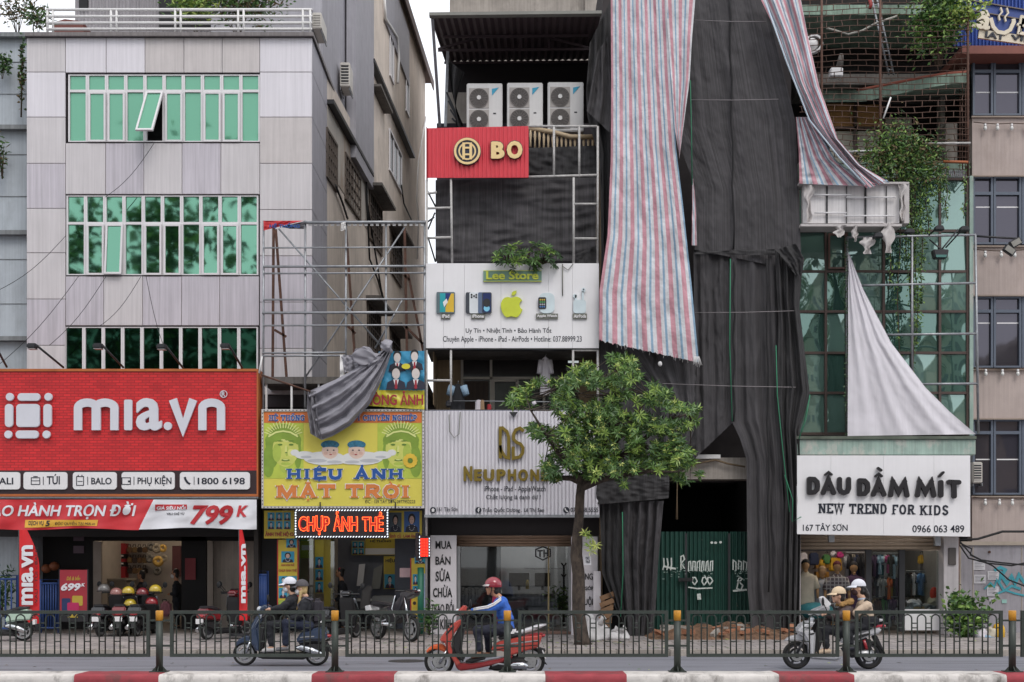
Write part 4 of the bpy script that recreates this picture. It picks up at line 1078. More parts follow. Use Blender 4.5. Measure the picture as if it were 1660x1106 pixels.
# big printed billboard
BY = 27.8
bill = thing('billboard', 'yellow photo studio billboard with two tinted women and two babies in bandanas', 'billboard', tuple(P(556, 823, BY)))
BYE = mat('billboard_yellow', 'd2c552', .45, var=.05); BGR = mat('billboard_green', 'b3c24a', .45, var=.2, vs=2.5)
b = MB(); b.pbox(427.5, 667.5, 684, 820.5, BY, .12); b.build('board', BYE, bill)
b = MB(); b.pbox(424, 663.5, 687.5, 667, BY - .03, .15); b.pbox(424, 821, 687.5, 824, BY - .03, .15); b.pbox(424, 667, 427, 821, BY - .03, .15); b.pbox(684.5, 667, 687.5, 821, BY - .03, .15); b.build('frame', mat('perforated_frame', 'c9c5c3', .5), bill)
b = MB()
for i in range(44): x = 427 + i * 5.9; b.pbox(x, 664.6, x + 2, 666, BY - .034, .003); b.pbox(x, 821.8, x + 2, 823.2, BY - .034, .003)
for i in range(26): y = 669 + i * 5.9; b.pbox(424.8, y, 426.2, y + 2, BY - .034, .003); b.pbox(685.3, y, 686.7, y + 2, BY - .034, .003)
b.build('frame_hole', DARK, bill)
b = MB(); b.pbox(428, 668, 683.5, 685.5, BY - .006, .005); b.build('orange_band', mat('billboard_orange', 'cf6f35', .45, var=.08), bill)
BLU = mat('billboard_blue', '1d4e94', .45); ORL = mat('billboard_orange_letter', 'cf7a3c', .45)
WOUT = OFFW
def outl(par, s, box, Y, m, wd, slabw=.42):
    slab(MB(), s, box, Y - .012, .005, wd, slabw).build('lettering', m, par)
    slab(MB(), s, box, Y - .003, .006, wd + .11, slabw + .14).build('lettering_outline', WOUT, par)
outl(bill, 'HỆ THỐNG', (436, 673, 494, 682), BY - .008, BLU, .2); outl(bill, 'I CHUYÊN NGHIỆP', (580, 673, 676, 682), BY - .008, BLU, .2)
GFACE = mat('tinted_face', 'c3c763', .5, var=.1, vs=4); GHAIR = mat('tinted_hair', '7f9a35', .5, var=.2); GLINE = mat('tinted_line', '5d7d2c', .5); GSHD = mat('tinted_shadow', 'a6b84c', .5, var=.1, vs=6); GFACE2 = mat('tinted_light', 'd0d27c', .5, var=.08, vs=6); GPALE = mat('tinted_pale', 'd6db8b', .5)
for r_ in ((428, 686, 492, 776),(612, 686, 683.5, 776)): m = MB(); m.pbox(*r_, BY - .005, .004); m.build('green_field', BGR, bill)
def lady(cx, cy, flip):
    m = MB(); f = -1 if flip else 1; e = lambda dx, dy, rx, ry, q, n=18: m.ell(cx + f * dx, cy + dy, rx, ry, BY - .006 - q * .0012, .003, n)
    m.use(GHAIR); e(0, -3, 29, 32, 1); e(-20, 18, 12, 20, 1.5)
    m.use(GHAIR); e(-24, 34, 9, 18, 1.7); e(24, 16, 6, 22, 1.2)
    m.use(GSHD); e(3, 33, 9, 12, 1.8)
    m.use(GFACE); e(4, 6, 21, 29, 2, 22)
    m.use(GSHD); e(-10, 12, 7, 15, 2.3); e(6, 10, 2.6, 8, 2.4); e(4, 30, 8, 2.6, 2.6)
    m.use(GFACE2); e(8, -12, 13, 7, 2.5); e(13, 12, 6, 6, 2.5); e(4.6, 7, 1.8, 7, 2.7)
    m.use(GHAIR)
    for i in range(9): a = -24 + i * 6; e(a, -17 + abs(a) * .36, 5.5, 7.5, 2.8 + i * .05, 10)
    m.use(GPALE)
    for i in range(15):
        a = R(200 + i * 10); m.stroke([(cx + 22 * math.cos(a), cy - 12 + 16 * math.sin(a)),(cx + 33 * math.cos(a), cy - 12 + 27 * math.sin(a))], 1.7, BY - .0105 - i * .0002, .003)
    m.stroke([(cx - 24, cy - 14),(cx - 12, cy - 21),(cx, cy - 23),(cx + 12, cy - 21),(cx + 24, cy - 14)], 2.6, BY - .015, .003)
    m.use(GLINE)
    for dx in (-7, 11): e(dx + 2, -1, 4, 1.6, 6, 10); e(dx + 2, -7, 5, .9, 6, 10)
    e(4, 24, 7, 1.8, 6, 10); e(5, 12, 2.2, 1, 6, 8)
    m.use(GPALE); e(4, 23.4, 4.5, .8, 8, 10)
    m.build('portrait', None, bill)
lady(459, 722, False); lady(650, 722, True)
BABY = mat('baby_white', 'd3d3d2', .5, var=.06); BSK = mat('baby_skin', 'd3b9ab', .5); TEAL = mat('bandana_teal', '2c6f8c', .5, var=.6, vs=16)
def baby(cx, flip):
    m = MB(); f = -1 if flip else 1; BY = 27.8 - (.0007 if flip else 0); e = lambda dx, dy, rx, ry, q, n=18: m.ell(cx + f * dx, 730 + dy, rx, ry, BY - .012 - q * .0012, .003, n)
    m.use(BABY); e(-10, 13, 34, 11, 0); e(8, 15, 20, 8, .6); e(-42, 8, 16, 6.5, .4); e(-58, 4, 7, 5, .5)
    m.use(BSK); e(-1, 1, 13.5, 13, 2)
    m.use(mat('baby_cheek', 'c9a596', .5)); e(-8, 5, 3.5, 3, 2.4, 10); e(6, 5, 3.5, 3, 2.4, 10); e(-1, 4, 1.8, 1.2, 2.6, 8)
    m.use(mat('white_shade', 'b5b6ba', .5)); e(-22, 17, 16, 3, .9); e(6, 19, 12, 2.4, 1.2); e(-40, 11, 9, 2, .95)
    m.use(BABY); e(-1, 12, 12, 5, 1.5)
    m.use(TEAL); e(-1, -9, 15, 7, 4)
    m.use(BSK); e(-1, -2.2, 13, 3.2, 5)
    m.use(INK); e(-5, 0, 1.5, 1.2, 6, 8); e(5, 0, 1.5, 1.2, 6, 8)
    m.use(REDP); e(0, 7, 2.4, 1, 6, 8)
    m.build('portrait', None, bill)
baby(536, False); baby(577, True)
outl(bill, 'HIỆU ẢNH', (464, 760, 654, 776.5), BY - .022, BLU, .33, .6); outl(bill, 'MẶT TRỜI', (448, 787, 664, 807), BY - .014, ORL, .33, .6)
text(bill, 'ĐC : 159 TÂY SƠN 0977952223', (592, 809.5, 673, 816), BY, INK, .006, .012)
m = MB().use(SF)
for i in range(12): a = i * .5236; m.ell(665 + 8 * math.cos(a), 747 + 8 * math.sin(a), 4, 4, BY - .021 - .0003 * i, .003, 8)
m.use(GLINE).ell(665, 747, 4, 4, BY - .028, .004, 10); m.build('sunflower', None, bill)
for x in (518, 640): b = MB(); b.pbox(x, 814, x + 1.8, 824.5, BY - .06, .03); b.build('clip', DARK, bill)

# running-light signs
LED_R = emit('led_red', 'ff2410', 2.2); LED_O = emit('led_orange', 'ff5a24', 2.4); LED_W = emit('led_white', 'e8f4ff', 1.3)
led = thing('led_sign', 'black running light sign with glowing red letters above the studio door', 'led sign', tuple(P(553, 873, 27.6)))
b = MB(); b.pbox(477, 824.5, 630, 873, 27.6, .15); b.build('case', mat('led_case', '231619', .5), led, bevel=.01)
b = MB()
for i in range(33):
    x = 479 + i * 4.62; b.prism([(x, 828.3),(x + 1.7, 826.3),(x + 3.2, 826.3),(x + 1.5, 828.3)], 27.59, .01); b.prism([(x, 871.3),(x + 1.7, 869.3),(x + 3.2, 869.3),(x + 1.5, 871.3)], 27.59, .01)
for i in range(9): y = 830 + i * 4.4; b.pbox(478.2, y, 480, y + 2.3, 27.59, .01); b.pbox(627.2, y, 629, y + 2.3, 27.59, .01)
b.build('border_lights', LED_W, led, fix=False)
for s, bx in (('CHỤP', (484, 836, 534.5, 868)),('ẢNH', (540.5, 829, 580, 861.5)),('THẺ', (587, 830, 622, 861.5))):
    text(led, s, bx, 27.597, LED_O, .006, .045)
    text(led, s, (bx[0] + 1.3, bx[1] + 1.2, bx[2] - 1.3, bx[3] - 1.2), 27.589, mat('led_core', 'c01812', .4), .006, .012, name='letter_core')
led2 = thing('led_sign', 'small square running light sign projecting beside the vertical white board', 'led sign', tuple(P(685, 905, 27.9)))
b = MB(); b.pbox(673.5, 864, 678, 909, 27.9, .5); b.prism([(679, 867),(697, 870),(697, 903),(679, 907)], 27.95, .12); b.build('case', mat('led_case', '231619'), led2)
b = MB().use(LED_R)
for i in range(3):
    for j in range(6): b.pbox(682 + i * 4.2, 873 + j * 5, 685.4 + i * 4.2, 877 + j * 5, 27.94, .008)
b.build('led_panel', None, led2, fix=False)
b = MB()
for i in range(7): b.pbox(679.6, 869 + i * 5.4, 680.6, 872 + i * 5.4, 27.94, .008); b.pbox(695.4, 872 + i * 4.6, 696.4, 874.6 + i * 4.6, 27.94, .008)
b.build('border_lights', LED_W, led2, fix=False)

# pipe scaffold over the studio
SCY = 28.0
scf = thing('pipe_scaffold', 'bare galvanised pipe scaffold standing on the studio roof', 'scaffold', tuple(P(556, 612, SCY)))
T = lambda mb, a, c, r=.022, Y=SCY, Y2=None: mb.tube([P(*a, Y), P(*c, Y if Y2 is None else Y2)], r, 6)
for x in (427.3, 495, 561, 626, 688.5): b = MB(); T(b, (x, 358, ),(x - .5, 664), .028); b.build('upright', STEEL, scf)
for y, x0, x1, r in ((360.5, 492, 690, .034),(401.5, 427, 688, .018),(432, 427, 690, .028),(443, 427, 690, .02),(485.5, 427, 690, .022),(507, 425, 690, .03),(527.5, 427, 686, .02),(572, 425, 560, .022),(577, 425, 560, .022)):
    b = MB(); T(b, (x0, y + .5),(x1, y - .5), r, SCY - .05); b.build('rail', STEEL, scf)
for a, c in (((452, 371),(617, 560)),((656, 369),(495, 612)),((653, 485),(608, 565))):
    b = MB(); T(b, a, c, .022, SCY + .05); b.build('brace', STEEL, scf)
for a, c in (((443.5, 368),(442, 612)),((447, 372),(464.5, 612)),((560.5, 366),(575, 575)),((656, 370),(660, 580)),((661, 440),(686, 570)),((655, 446),(664, 455)),((445, 535),(464, 546)),((562, 527),(576, 541)),((656, 528),(686, 558))):
    b = MB(); b.bar(P(*a, SCY + .35), P(*c, SCY + .35), .055, .05); b.build('strut', RUST, scf)
b = MB()
for i in range(21): x = 500 + i * 9.1; b.pbox(x, 361, x + 5, 366, SCY - .03, .03)
b.build('hook_strip', WHITE, scf)
b = MB(); T(b, (424, 608),(503, 635), .022, SCY - .5); b.build('brace', RUST, scf)
b = MB(); T(b, (425, 578),(420, 605), .022, SCY - .3); b.build('brace', WHITE, scf)
t = drape('banner_scrap', [(427, 358),(427.5, 374)],[(492, 358),(455, 367)], SCY - .1, BR, None, 20, 8, 2, .03)
tag(t, 'torn red remnant of a printed banner at the top left of the scaffold', 'banner')
b = letters(MB(), 'HỆ THỐNG', (437, 361, 486, 371), SCY - .14, .006, .03); b.build('lettering', BLU, t, fix=False)
t2 = drape('cloth_scrap', [(455, 368),(470, 371)],[(493, 359),(493, 371.5)], SCY - .08, mat('dark_grey_sheet', '4d4b50', .6), None, 14, 8, 2, .02)
tag(t2, 'dark grey underside flap beside the red banner remnant', 'cloth')
t2 = drape('cloth_scrap', [(553, 361),(552, 375)],[(560, 360),(561, 372)], SCY - .1, WHITE, None, 8, 10, 2, .03)
tag(t2, 'white rag tied on the top pipe of the scaffold', 'cloth')
# fallen-open old banner and grey sheet over it
ob = thing('banner', 'crumpled photo banner with suited portraits hanging behind the grey sheet', 'banner', tuple(P(640, 663, 27.75)))
def crumple(px, py): return 27.75 + .05 * noise.noise(Vector((px * .05, py * .07, 1))) + .03 * noise.noise(Vector((px * .14, py * .12, 4)))
def cloth_poly(pts4, m, off=0, name='cloth', nu=24, nv=18):
    mb = MB(); mb.smooth = True
    a, b_, c_, d_ = pts4
    def fn(u, v):
        x = (a[0] * (1 - u) + b_[0] * u) * (1 - v) + (d_[0] * (1 - u) + c_[0] * u) * v; y = (a[1] * (1 - u) + b_[1] * u) * (1 - v) + (d_[1] * (1 - u) + c_[1] * u) * v
        return P(x, y, crumple(x, y) - off)
    mb.grid(fn, nu, nv); return mb.build(name, m, ob, fix=False)
cloth_poly([(614, 570),(688, 569),(688, 634),(600, 632)], mat('banner_cyan', '3e95bd', .4, var=.15))
cloth_poly([(602, 632.5),(688, 632.5),(688, 664),(596, 658)], mat('banner_yellow2', 'd3c838', .4, var=.1))
cloth_poly([(620, 568),(633, 568),(612, 640),(600, 640)], mat('banner_yellow2', 'd3c838'), .02, nu=8)
cloth_poly([(551, 575),(556, 575),(558, 620),(551, 622)], WHITE, .02, nu=4)
for cx, cy, s in ((644, 580, 1),(672, 578, 1),(642, 606, 1.15),(674, 606, 1.15)):
    m = MB(); q = lambda x, y: (cx + x * s, cy + y * s); Yp = crumple(cx, cy) - .05
    m.use(SUIT).prism([q(-14, 22), q(-12, 12), q(-4, 8), q(4, 8), q(12, 12), q(14, 22)], Yp, .004)
    m.use(OFFW).prism([q(-4, 8), q(4, 8), q(0, 22)], Yp - .003, .003); m.use(REDP).prism([q(-1.2, 9), q(1.2, 9), q(2, 20), q(0, 22), q(-2, 20)], Yp - .006, .003)
    m.use(HAIRP).ell(cx, cy - 4 * s, 6.6 * s, 7.5 * s, Yp - .003, .003); m.use(SKG).ell(cx, cy, 5.6 * s, 7.6 * s, Yp - .006, .003)
    m.build('portrait', None, ob)
m = MB().use(mat('banner_yellow2', 'd3c838')); m.ell(658, 594, 7, 4.5, 27.66, .004); m.build('yellow_badge', None, ob)
text(ob, 'PHÒNG ẢNH', (583, 634, 686, 657), 27.68, REDP, .006, .03)
GS = mat('grey_sheet', '8b8991', .5, var=.12, vs=2, bump=.25, bs=6)
gs = thing('tarpaulin', 'grey sheet knotted on the scaffold and sagging over the billboard top', 'tarpaulin', tuple(P(560, 690, 27.6)))
drape('sheet', [(622, 566),(590, 590),(545, 615),(499, 635)],[(636, 568),(622, 610),(600, 655),(568, 690),(540, 707),(520, 714)], 27.55, GS, gs, 40, 40, 4, .12, 3, .15, .03)
drape('sheet_tail', [(499, 635),(497, 660),(503, 703)],[(512, 634),(514, 670),(522, 714)], 27.5, mat('grey_sheet_dark', '6c6a70', .5, var=.15, bump=.2), gs, 14, 24, 2, .08, 5)
drape('sheet_back', [(553, 577),(557, 604)],[(585, 574),(586, 600)], 27.72, GS, gs, 20, 16, 3, .04, 8)
m = MB(); m.smooth = True
rr = random.Random(4)
m.ball(P(593, 577, 27.5), .31, .15, .17, 44, 28); m.ball(P(608, 586, 27.52), .16, .12, .16, 30, 20)
for i, q in enumerate(m.v):
    n_ = noise.noise_vector(Vector(q) * 5) * .09 + noise.noise_vector(Vector((q[0] * 4, q[1] * 8, q[2] * 16))) * .05; m.v[i] = (q[0] + n_.x, q[1] + n_.y, q[2] + n_.z)
m.build('bunched_fold', GS, gs)
m = MB(); m.smooth = True
m.ball(P(628, 561, 27.5), .13, .11, .13, 26, 18)
for i, q in enumerate(m.v):
    n_ = noise.noise_vector(Vector(q) * 7) * .06 + noise.noise_vector(Vector((q[0] * 6, q[1] * 9, q[2] * 20))) * .03; m.v[i] = (q[0] + n_.x, q[1] + n_.y, q[2] + n_.z)
m.build('knot', GS, gs)
# ---------------------------------------------------------------- phone shop house
LY = 28.0
HOUSE = mat('tan_plaster', 'a08a70', .85, var=.15, vs=1.5, streak=.2, bump=.2)
NET = net_mat('black_shade_net', '393739', '555255'); NETD = net_mat('black_shade_net_dense', '2a292a', '454345')
house = thing('phone_shop_house', 'narrow phone shop house with stacked signs and a metal canopy on top', 'house', (X(830, 30), 30, 0))
b = MB()
b.box(X(708, 30), X(748, 30), 30, 30.2, Z(668, 30), Z(556, 30)); b.box(X(748, 30), X(968, 30), 30, 30.2, Z(578, 30), Z(556, 30))
b.box(X(708, 30), X(709, 30), 28.6, 33, Z(668, 30), Z(556, 30)); b.box(X(966, 30), X(970, 30), 28.6, 33, .12, Z(200, 30))
b.box(X(930, 30), X(968, 30), 30, 30.2, Z(668, 30), Z(556, 30))
b.build('balcony_wall', HOUSE, house)
b = MB(); b.pbox(708, 290, 966, 560, 30.0, 4); b.pbox(708, 200, 966, 290, 30.4, 3.6); b.build('upper_wall', mat('shade_toned_wall', '38343a', .9, var=.2), house)  # wall colour darkened to stand for shade deep in the balconies
b = MB(); b.pbox(690, 664, 972, 668, 28.3, 2); b.pbox(690, 556, 972, 564, 28.3, 2); b.build('floor_slab', CONCD, house)
b = MB(); b.pbox(724, 100, 956, 206, 33.0, .2); b.build('loft_rear_wall', mat('dim_loft', '2c2729', .9), house)
# canopy
CAN = mat('brown_canopy_sheet', '4c3f42', .6, var=.2)
b = MB(); n = 46
def canf(u, v): 
    a = P(697, 24, 28.2).lerp(P(974, 22, 28.2), u); c_ = P(722, 100, 33).lerp(P(958, 97, 33), u); p = a.lerp(c_, v); p.z += .025 * (1 if round(u * n) % 2 else -1); return p
b.grid(canf, n, 1); b.build('canopy', CAN, house, fix=False)
b = MB(); b.bar(P(696, 25, 28.17), P(975, 22, 28.17), .07, .16); b.build('canopy_edge', mat('canopy_edge', '7d7c76', .5), house)
def mesh_rod(name, m, par, *segs, r=.03):
    for a, c, Ya, Yc in segs:
        b = MB(); b.bar(P(*a, Ya), P(*c, Yc), r, r); b.build(name, m, par)
mesh_rod('rafter', CAN, house, ((710, 80),(830, 46), 30.5, 30.5),((830, 46),(955, 78), 30.5, 30.5),((710, 82),(957, 80), 30.5, 30.5),((845, 40),(845, 80), 30.5, 30.5),((890, 50),(890, 80), 30.5, 30.5),((720, 102),(957, 100), 32.5, 32.5),((718, 60),(955, 58), 30, 30), r=.05)
mesh_rod('canopy_post', STEEL, house, ((726, 84),(722, 206), 30.3, 30.3),((701, 30),(713, 205), 28.4, 30), r=.07)
mesh_rod('lattice', DARK, house, *[((724 + i * 3, 150 + i * 14),(752, 212), 30.2, 30.2) for i in range(4)], r=.04)
b = MB(); b.grid(lambda u, v: P(727 + 26 * u * (1 - v) ** 1.5 + 24 * v * v * (1 - u * .4), 98 + 20 * u + 105 * v - 12 * u * v, 29.9 + .1 * math.sin(u * 9)), 10, 14); b.build('loft_net', NETD, house, fix=False)
b = MB(); b.grid(lambda u, v: P(722 + 36 * u, 150 + 55 * v, 31.5), 1, 1); b.build('loft_side_wall', CONC, house)
# three outdoor units
FANG = mat('fan_grille', '4f4a49', .5)
ACW = mat('ac_white', 'cfcdcc', .45, var=.05, streak=.08)
for i, (x0, lb) in enumerate(((756.5, 'tall double fan air conditioner, left one of three under the canopy'),(822, 'tall double fan air conditioner, middle one of three under the canopy'),(888, 'tall double fan air conditioner, right one of three under the canopy'))):
    Ya = 29.0; t = thing('air_conditioner', lb, 'air conditioner', tuple(P(x0 + 29, 213, Ya)), 'double fan units under the canopy')
    b = MB(); b.pbox(x0, 135 - i, x0 + 58, 213, Ya, .4); b.build('casing', ACW, t, bevel=.02)
    for cy in (159.5, 194.5):
        c_ = P(x0 + 20, cy - i, Ya)
        b = MB(); b.box(c_.x - .235, c_.x + .235, Ya - .012, Ya - .002, c_.z - .235, c_.z + .235); f = b.build('fan_panel', mat('fan_panel', 'a19b97', .5), t)
        b = MB(); b.disc((c_.x, Ya - .018, c_.z), .215, (0, 1, 0), .01, 28); b.build('fan_opening', mat('fan_dark', '3a3434', .6), f)
        b = MB()
        for rr_ in (.07, .10, .13, .16, .19, .215): b.disc((c_.x, Ya - .034, c_.z), rr_ + .0055, (0, 1, 0), .008, 28, rr_ - .0055)
        for q in range(16): a = q * .3927; b.bar((c_.x + .06 * math.cos(a), Ya - .042, c_.z + .06 * math.sin(a)),(c_.x + .22 * math.cos(a), Ya - .042, c_.z + .22 * math.sin(a)), .006, .006)
        b.build('fan_grille', mat('fan_wire', '77716e', .5), f)
        b = MB(); b.disc((c_.x, Ya - .05, c_.z), .055, (0, 1, 0), .02, 6); b.build('fan_hub', ACW, f)
    b = MB(); b.prism([(x0 + 41, 144 - i),(x0 + 52, 142 - i),(x0 + 41, 155 - i)], Ya - .01, .008); b.build('blue_logo', mat('logo_blue', '2f97b8', .5), t)
    b = MB(); b.pbox(x0 + 43, 183 - i, x0 + 47.5, 185 - i, Ya - .008, .006); b.build('badge', DARK, t)
# red corrugated sign with the cream letters
rs = thing('shop_sign', 'red corrugated sign with cream letters BO and a round emblem', 'sign', tuple(P(775, 289, LY)))
def corrug(mb, x0, y0, x1, y1, Y, n, amp, skew=0):
    mb.grid(lambda u, v: P(x0 + (x1 - x0) * u, y0 + (y1 - y0) * v, Y - (amp if round(u * n * 4) % 4 in (1, 2) else 0)), n * 4, 1)
REDC = mat('red_corrugated', 'd03a46', .45, var=.06, streak=.08)
b = MB(); b.grid(lambda u, v: P(692.5 + 164 * u, (208 - 3.5 * u) + (80.5 + 3 * u) * v, LY - (.02 if round(u * 96) % 4 in (1, 2) else 0)), 96, 1); b.build('sheet', REDC, rs, fix=False)
b = MB(); b.pbox(693, 208.5, 857, 287, LY + .03, .08); b.build('backing_board', REDC, rs)
b = MB(); b.pbox(691, 206, 692.4, 290, LY - .04, .2); b.build('edge_strip', mat('red_edge', '8f2229', .5), rs)
CRM = mat('cream_letter', 'e3c68e', .45, var=.04); NAVY = mat('letter_side_navy', '20263c', .5)
for s, bx in (('B', (796, 230, 818, 258)),('O', (821.5, 229, 847, 258))):
    text(rs, s, bx, LY - .07, CRM, .02, .07); text(rs, s, (bx[0] - .8, bx[1] - .4, bx[2] + .8, bx[3] + 1.2), LY - .025, NAVY, .045, .075, name='letter_return')
m = MB().use(NAVY); c_ = P(757.5, 246, LY - .05); m.disc(c_, .312, (0, 1, 0), .05, 32); m.use(CRM)
m.disc(c_ + Vector((0, -.035, 0)), .30, (0, 1, 0), .02, 32, .25); m.disc(c_ + Vector((0, -.032, 0)), .20, (0, 1, 0), .014, 28, .165)
m.use(NAVY); 
m.use(CRM)
for sx in (-1, 1): m.box(c_.x + sx * .08 - .03, c_.x + sx * .08 + .03, c_.y - .05, c_.y - .03, c_.z - .19, c_.z + .19)
m.box(c_.x - .05, c_.x + .05, c_.y - .046, c_.y - .032, c_.z + .055, c_.z + .095); m.box(c_.x - .05, c_.x + .05, c_.y - .046, c_.y - .032, c_.z - .095, c_.z - .055)
m.build('emblem', None, rs)
# pipe frames round the netted storey
pf = thing('pipe_scaffold', 'thin rusty white pipe frame round the netted storeys of the phone shop house', 'scaffold', tuple(P(830, 565, LY)))
PWH = mat('chipped_white_pipe', 'b5b2b0', .5, var=.3, vs=14)
segs = [((857, 205),(968, 205)),((898, 205),(898, 287)),((939, 205),(939, 287)),((969, 205),(969, 430)),((857, 287),(970, 284)),((930, 288),(930, 428)),((930, 331),(970, 331)),((930, 387),(970, 387)),((731, 290),(733, 426)),((692, 292),(691, 1028)),((692, 314),(708, 312)),((692, 338),(731, 337)),((692, 386),(731, 385)),((731, 565),(731, 652)),((692, 617),(731, 617)),((929, 565),(929, 640)),((929, 568),(969, 568)),((969, 565),(969, 660))]
for a, c in segs:
    b = MB(); b.tube([P(*a, LY + .05), P(*c, LY + .05)], .028, 6); b.build('pipe', PWH, pf)
for a, c in [((693, 310),(706, 335)),((705, 345),(694, 372)),((694, 385),(706, 425)),((693, 360),(704, 352))]:
    b = MB(); b.tube([P(*a, LY + .4), P(*c, LY + .4)], .02, 5); b.build('brace', DARK, pf)
t = drape('shade_net', [(706, 292),(706, 424)],[(966, 288),(966, 424)], LY + .5, NET, None, 60, 40, 2, .05, 12, 0, .03, cross=.05)
tag(t, 'black shade net stretched across the storey under the red sign', 'net')
t = drape('shade_net', [(857, 240),(857, 290)],[(968, 236),(968, 290)], LY + .6, NETD, None, 30, 16, 3, .05, 15, 0, .03)
tag(t, 'small black net below the cream balustrade beside the red sign', 'net')
t = drape('shade_net', [(934, 412),(934, 426)],[(967, 398),(967, 428)], LY + .3, NETD, None, 12, 10, 2, .05, 16)
tag(t, 'loose dark net corner above the right end of the white phone sign', 'net')
# balustrade
t = thing('balustrade', 'cream balustrade with turned posts right of the red sign', 'balustrade', tuple(P(900, 245, 29.2)))
CREAM = mat('cream_rail', 'b5a184', .7, var=.2)
pts = [P(857, 208, 29.0), P(895, 214, 28.9), P(925, 222, 28.9), P(968, 222, 28.9)]
b = MB(); b.tube(pts, .055, 6); b.build('handrail', CREAM, t)
for i in range(15):
    x = 860 + i * 7.2; y = 211 + min(11, (x - 857) * .17); b = MB(); p0 = P(x, y, 28.95); b.tube([p0, p0 - Vector((0, 0, .12)), p0 - Vector((0, 0, .25)), p0 - Vector((0, 0, .4))],[.02, .035, .02, .03], 6); b.build('baluster', CREAM, t)
# plants over the white sign
for x, w_, h_, s, lb in ((822, .34, .42, 31, 'left small green plant overhanging the white phone sign'),(851, .42, .55, 32, 'middle and tallest green plant above the white phone sign'),(880, .5, .42, 33, 'right spreading green plant above the white phone sign')):
    base = P(x, 428, LY - .08); rr = random.Random(s); tt = thing('potted_plant', lb, 'plant', tuple(base), 'plants on the phone sign'); st = MB(); fo = MB()
    for i in range(16):
        tip = base + Vector((rr.uniform(-.5, .5) * w_ * 1.4, rr.uniform(-.28, .1), h_ * rr.uniform(-.25, .95)))
        st.tube([base, base.lerp(tip, .6) + Vector((0, 0, .06)), tip],[.012, .009, .004], 4); fo.use(LEAF[rr.choice([1, 1, 2, 0])]); rosette(fo, tip, tip - base + Vector((0, -.1, .1)), 9, .17, .045, rr)
    st.build('stem', mat('twig_bark', '4b3d30'), tt); fo.build('foliage', None, tt, fix=False)
# white phone sign
ws = thing('shop_sign', 'flat white phone shop sign with product pictures and a small green name plate', 'sign', tuple(P(830, 566, LY)))
WSG = mat('white_sheet_sign', 'e2e0e2', .4, var=.05, vs=1.5, streak=.03)
b = MB(); xs = [690.5, 719, 753, 812, 889, 928, 971]
for x0, x1 in zip(xs, xs[1:]): b.box(X(x0, LY) + .002, X(x1, LY) - .002, LY, LY + .2, Z(564.5, LY), Z(427, LY))
b.build('board', WSG, ws)
b = MB(); b.pbox(690, 565, 971, 567, LY + .02, .25); b.build('bottom_edge', DARK, ws)
GRN = mat('sage_plate', '6f8f80', .5); LIMEL = mat('lime_letter', 'c9cf4a', .45)
m = MB(); m.pbox(783.5, 438.5, 878, 456.5, LY - .05, .045); pl = m.build('name_plate', GRN, ws)
m = MB(); m.pbox(783.5, 438.5, 878, 439.5, LY - .055, .004); m.pbox(783.5, 455.5, 878, 456.5, LY - .055, .004); m.build('plate_edge', LIMEL, pl)
text(pl, 'Lee Store', (788, 440, 873, 453.5), LY - .05, LIMEL, .015, .035)
text(ws, 'Uy Tín • Nhiệt Tình • Bảo Hành Tốt', (755, 530, 894, 542), LY - .001, INK, .004, .008); text(ws, 'Chuyên Apple - iPhone - iPad - AirPods • Hotline: 037.88999.23', (718, 545, 943, 557), LY - .001, INK, .004, .006)
GPL = mat('grey_plate', '6e6f66', .5)
for s, bx in (('iPad', (715, 508.5, 730, 517)),('iPhone', (764, 508.5, 786, 517)),('Apple Watch', (869, 508.5, 904.5, 517)),('AirPods', (928.5, 508.5, 951.5, 517))):
    m = MB(); m.pbox(*bx, LY - .04, .035); pl = m.build('name_plate', GPL, ws); text(pl, s, (bx[0] + 1.5, bx[1] + 1.6, bx[2] - 1.5, bx[3] - 1.4), LY - .04, OFFW, .008, .03)
EDG = mat('device_side', '596a70', .4)
m = MB().use(EDG); m.rrect(707.5, 473.5, 737.5, 508, 2, LY - .05, .045); m.use(mat('screen_teal', '2a9ba3', .3)).pbox(713, 475.5, 722, 506, LY - .053, .004)
m.use(mat('screen_navy', '23346f', .3)).prism([(722, 475.5),(731, 475.5),(722, 498)], LY - .053, .004); m.use(mat('screen_yellow', 'd9b33c', .3)).prism([(722.2, 498.5),(731.3, 476),(735.8, 476),(735.8, 506),(722.2, 506)], LY - .053, .004); m.use(OFFW).prism([(718, 490),(724, 484),(726, 490),(720, 498)], LY - .056, .004); m.build('tablet_picture', None, ws)
m = MB()
for x0, c in ((755, '3c4048'),(761, 'd7dbdf'),(775, '5b6b86'),(781.5, '3c4048')):
    m.use(mat('phone_' + c, c, .35)).rrect(x0, 474, x0 + 15.5, 508, 2.5, LY - .05 - (x0 - 755) * .0007, .04)
m.use(DARK)
for x, y in ((764.5, 478),(768.5, 480),(764.5, 482),(772, 478),(772, 482)): m.ell(x, y, 1.5, 1.7, LY - .063, .006, 10)
m.use(mat('screen_deep_blue', '1c2a5c', .3)).rrect(783, 475.5, 795.5, 506.5, 2, LY - .071, .004); m.use(mat('screen_sky', '7fc1dd', .3)).ell(789, 500, 5, 5, LY - .074, .004); m.use(DARK).ell(789, 491, 6, 7, LY - .076, .004, 16); m.build('phone_picture', None, ws)
m = MB().use(mat('apple_lime', 'c3cc3a', .4))
ap = [(829, 483),(833, 481.5),(838, 481),(843, 483),(846.5, 487),(843, 490),(842, 494),(843.5, 499),(847, 502),(844, 508),(840, 513),(836.5, 514.5),(832.5, 513.5),(829, 512.6),(825, 513.8),(821.5, 514.5),(818, 512),(814, 506),(812, 499),(812, 492),(814.5, 486),(818.5, 482.5),(823, 481.5)]
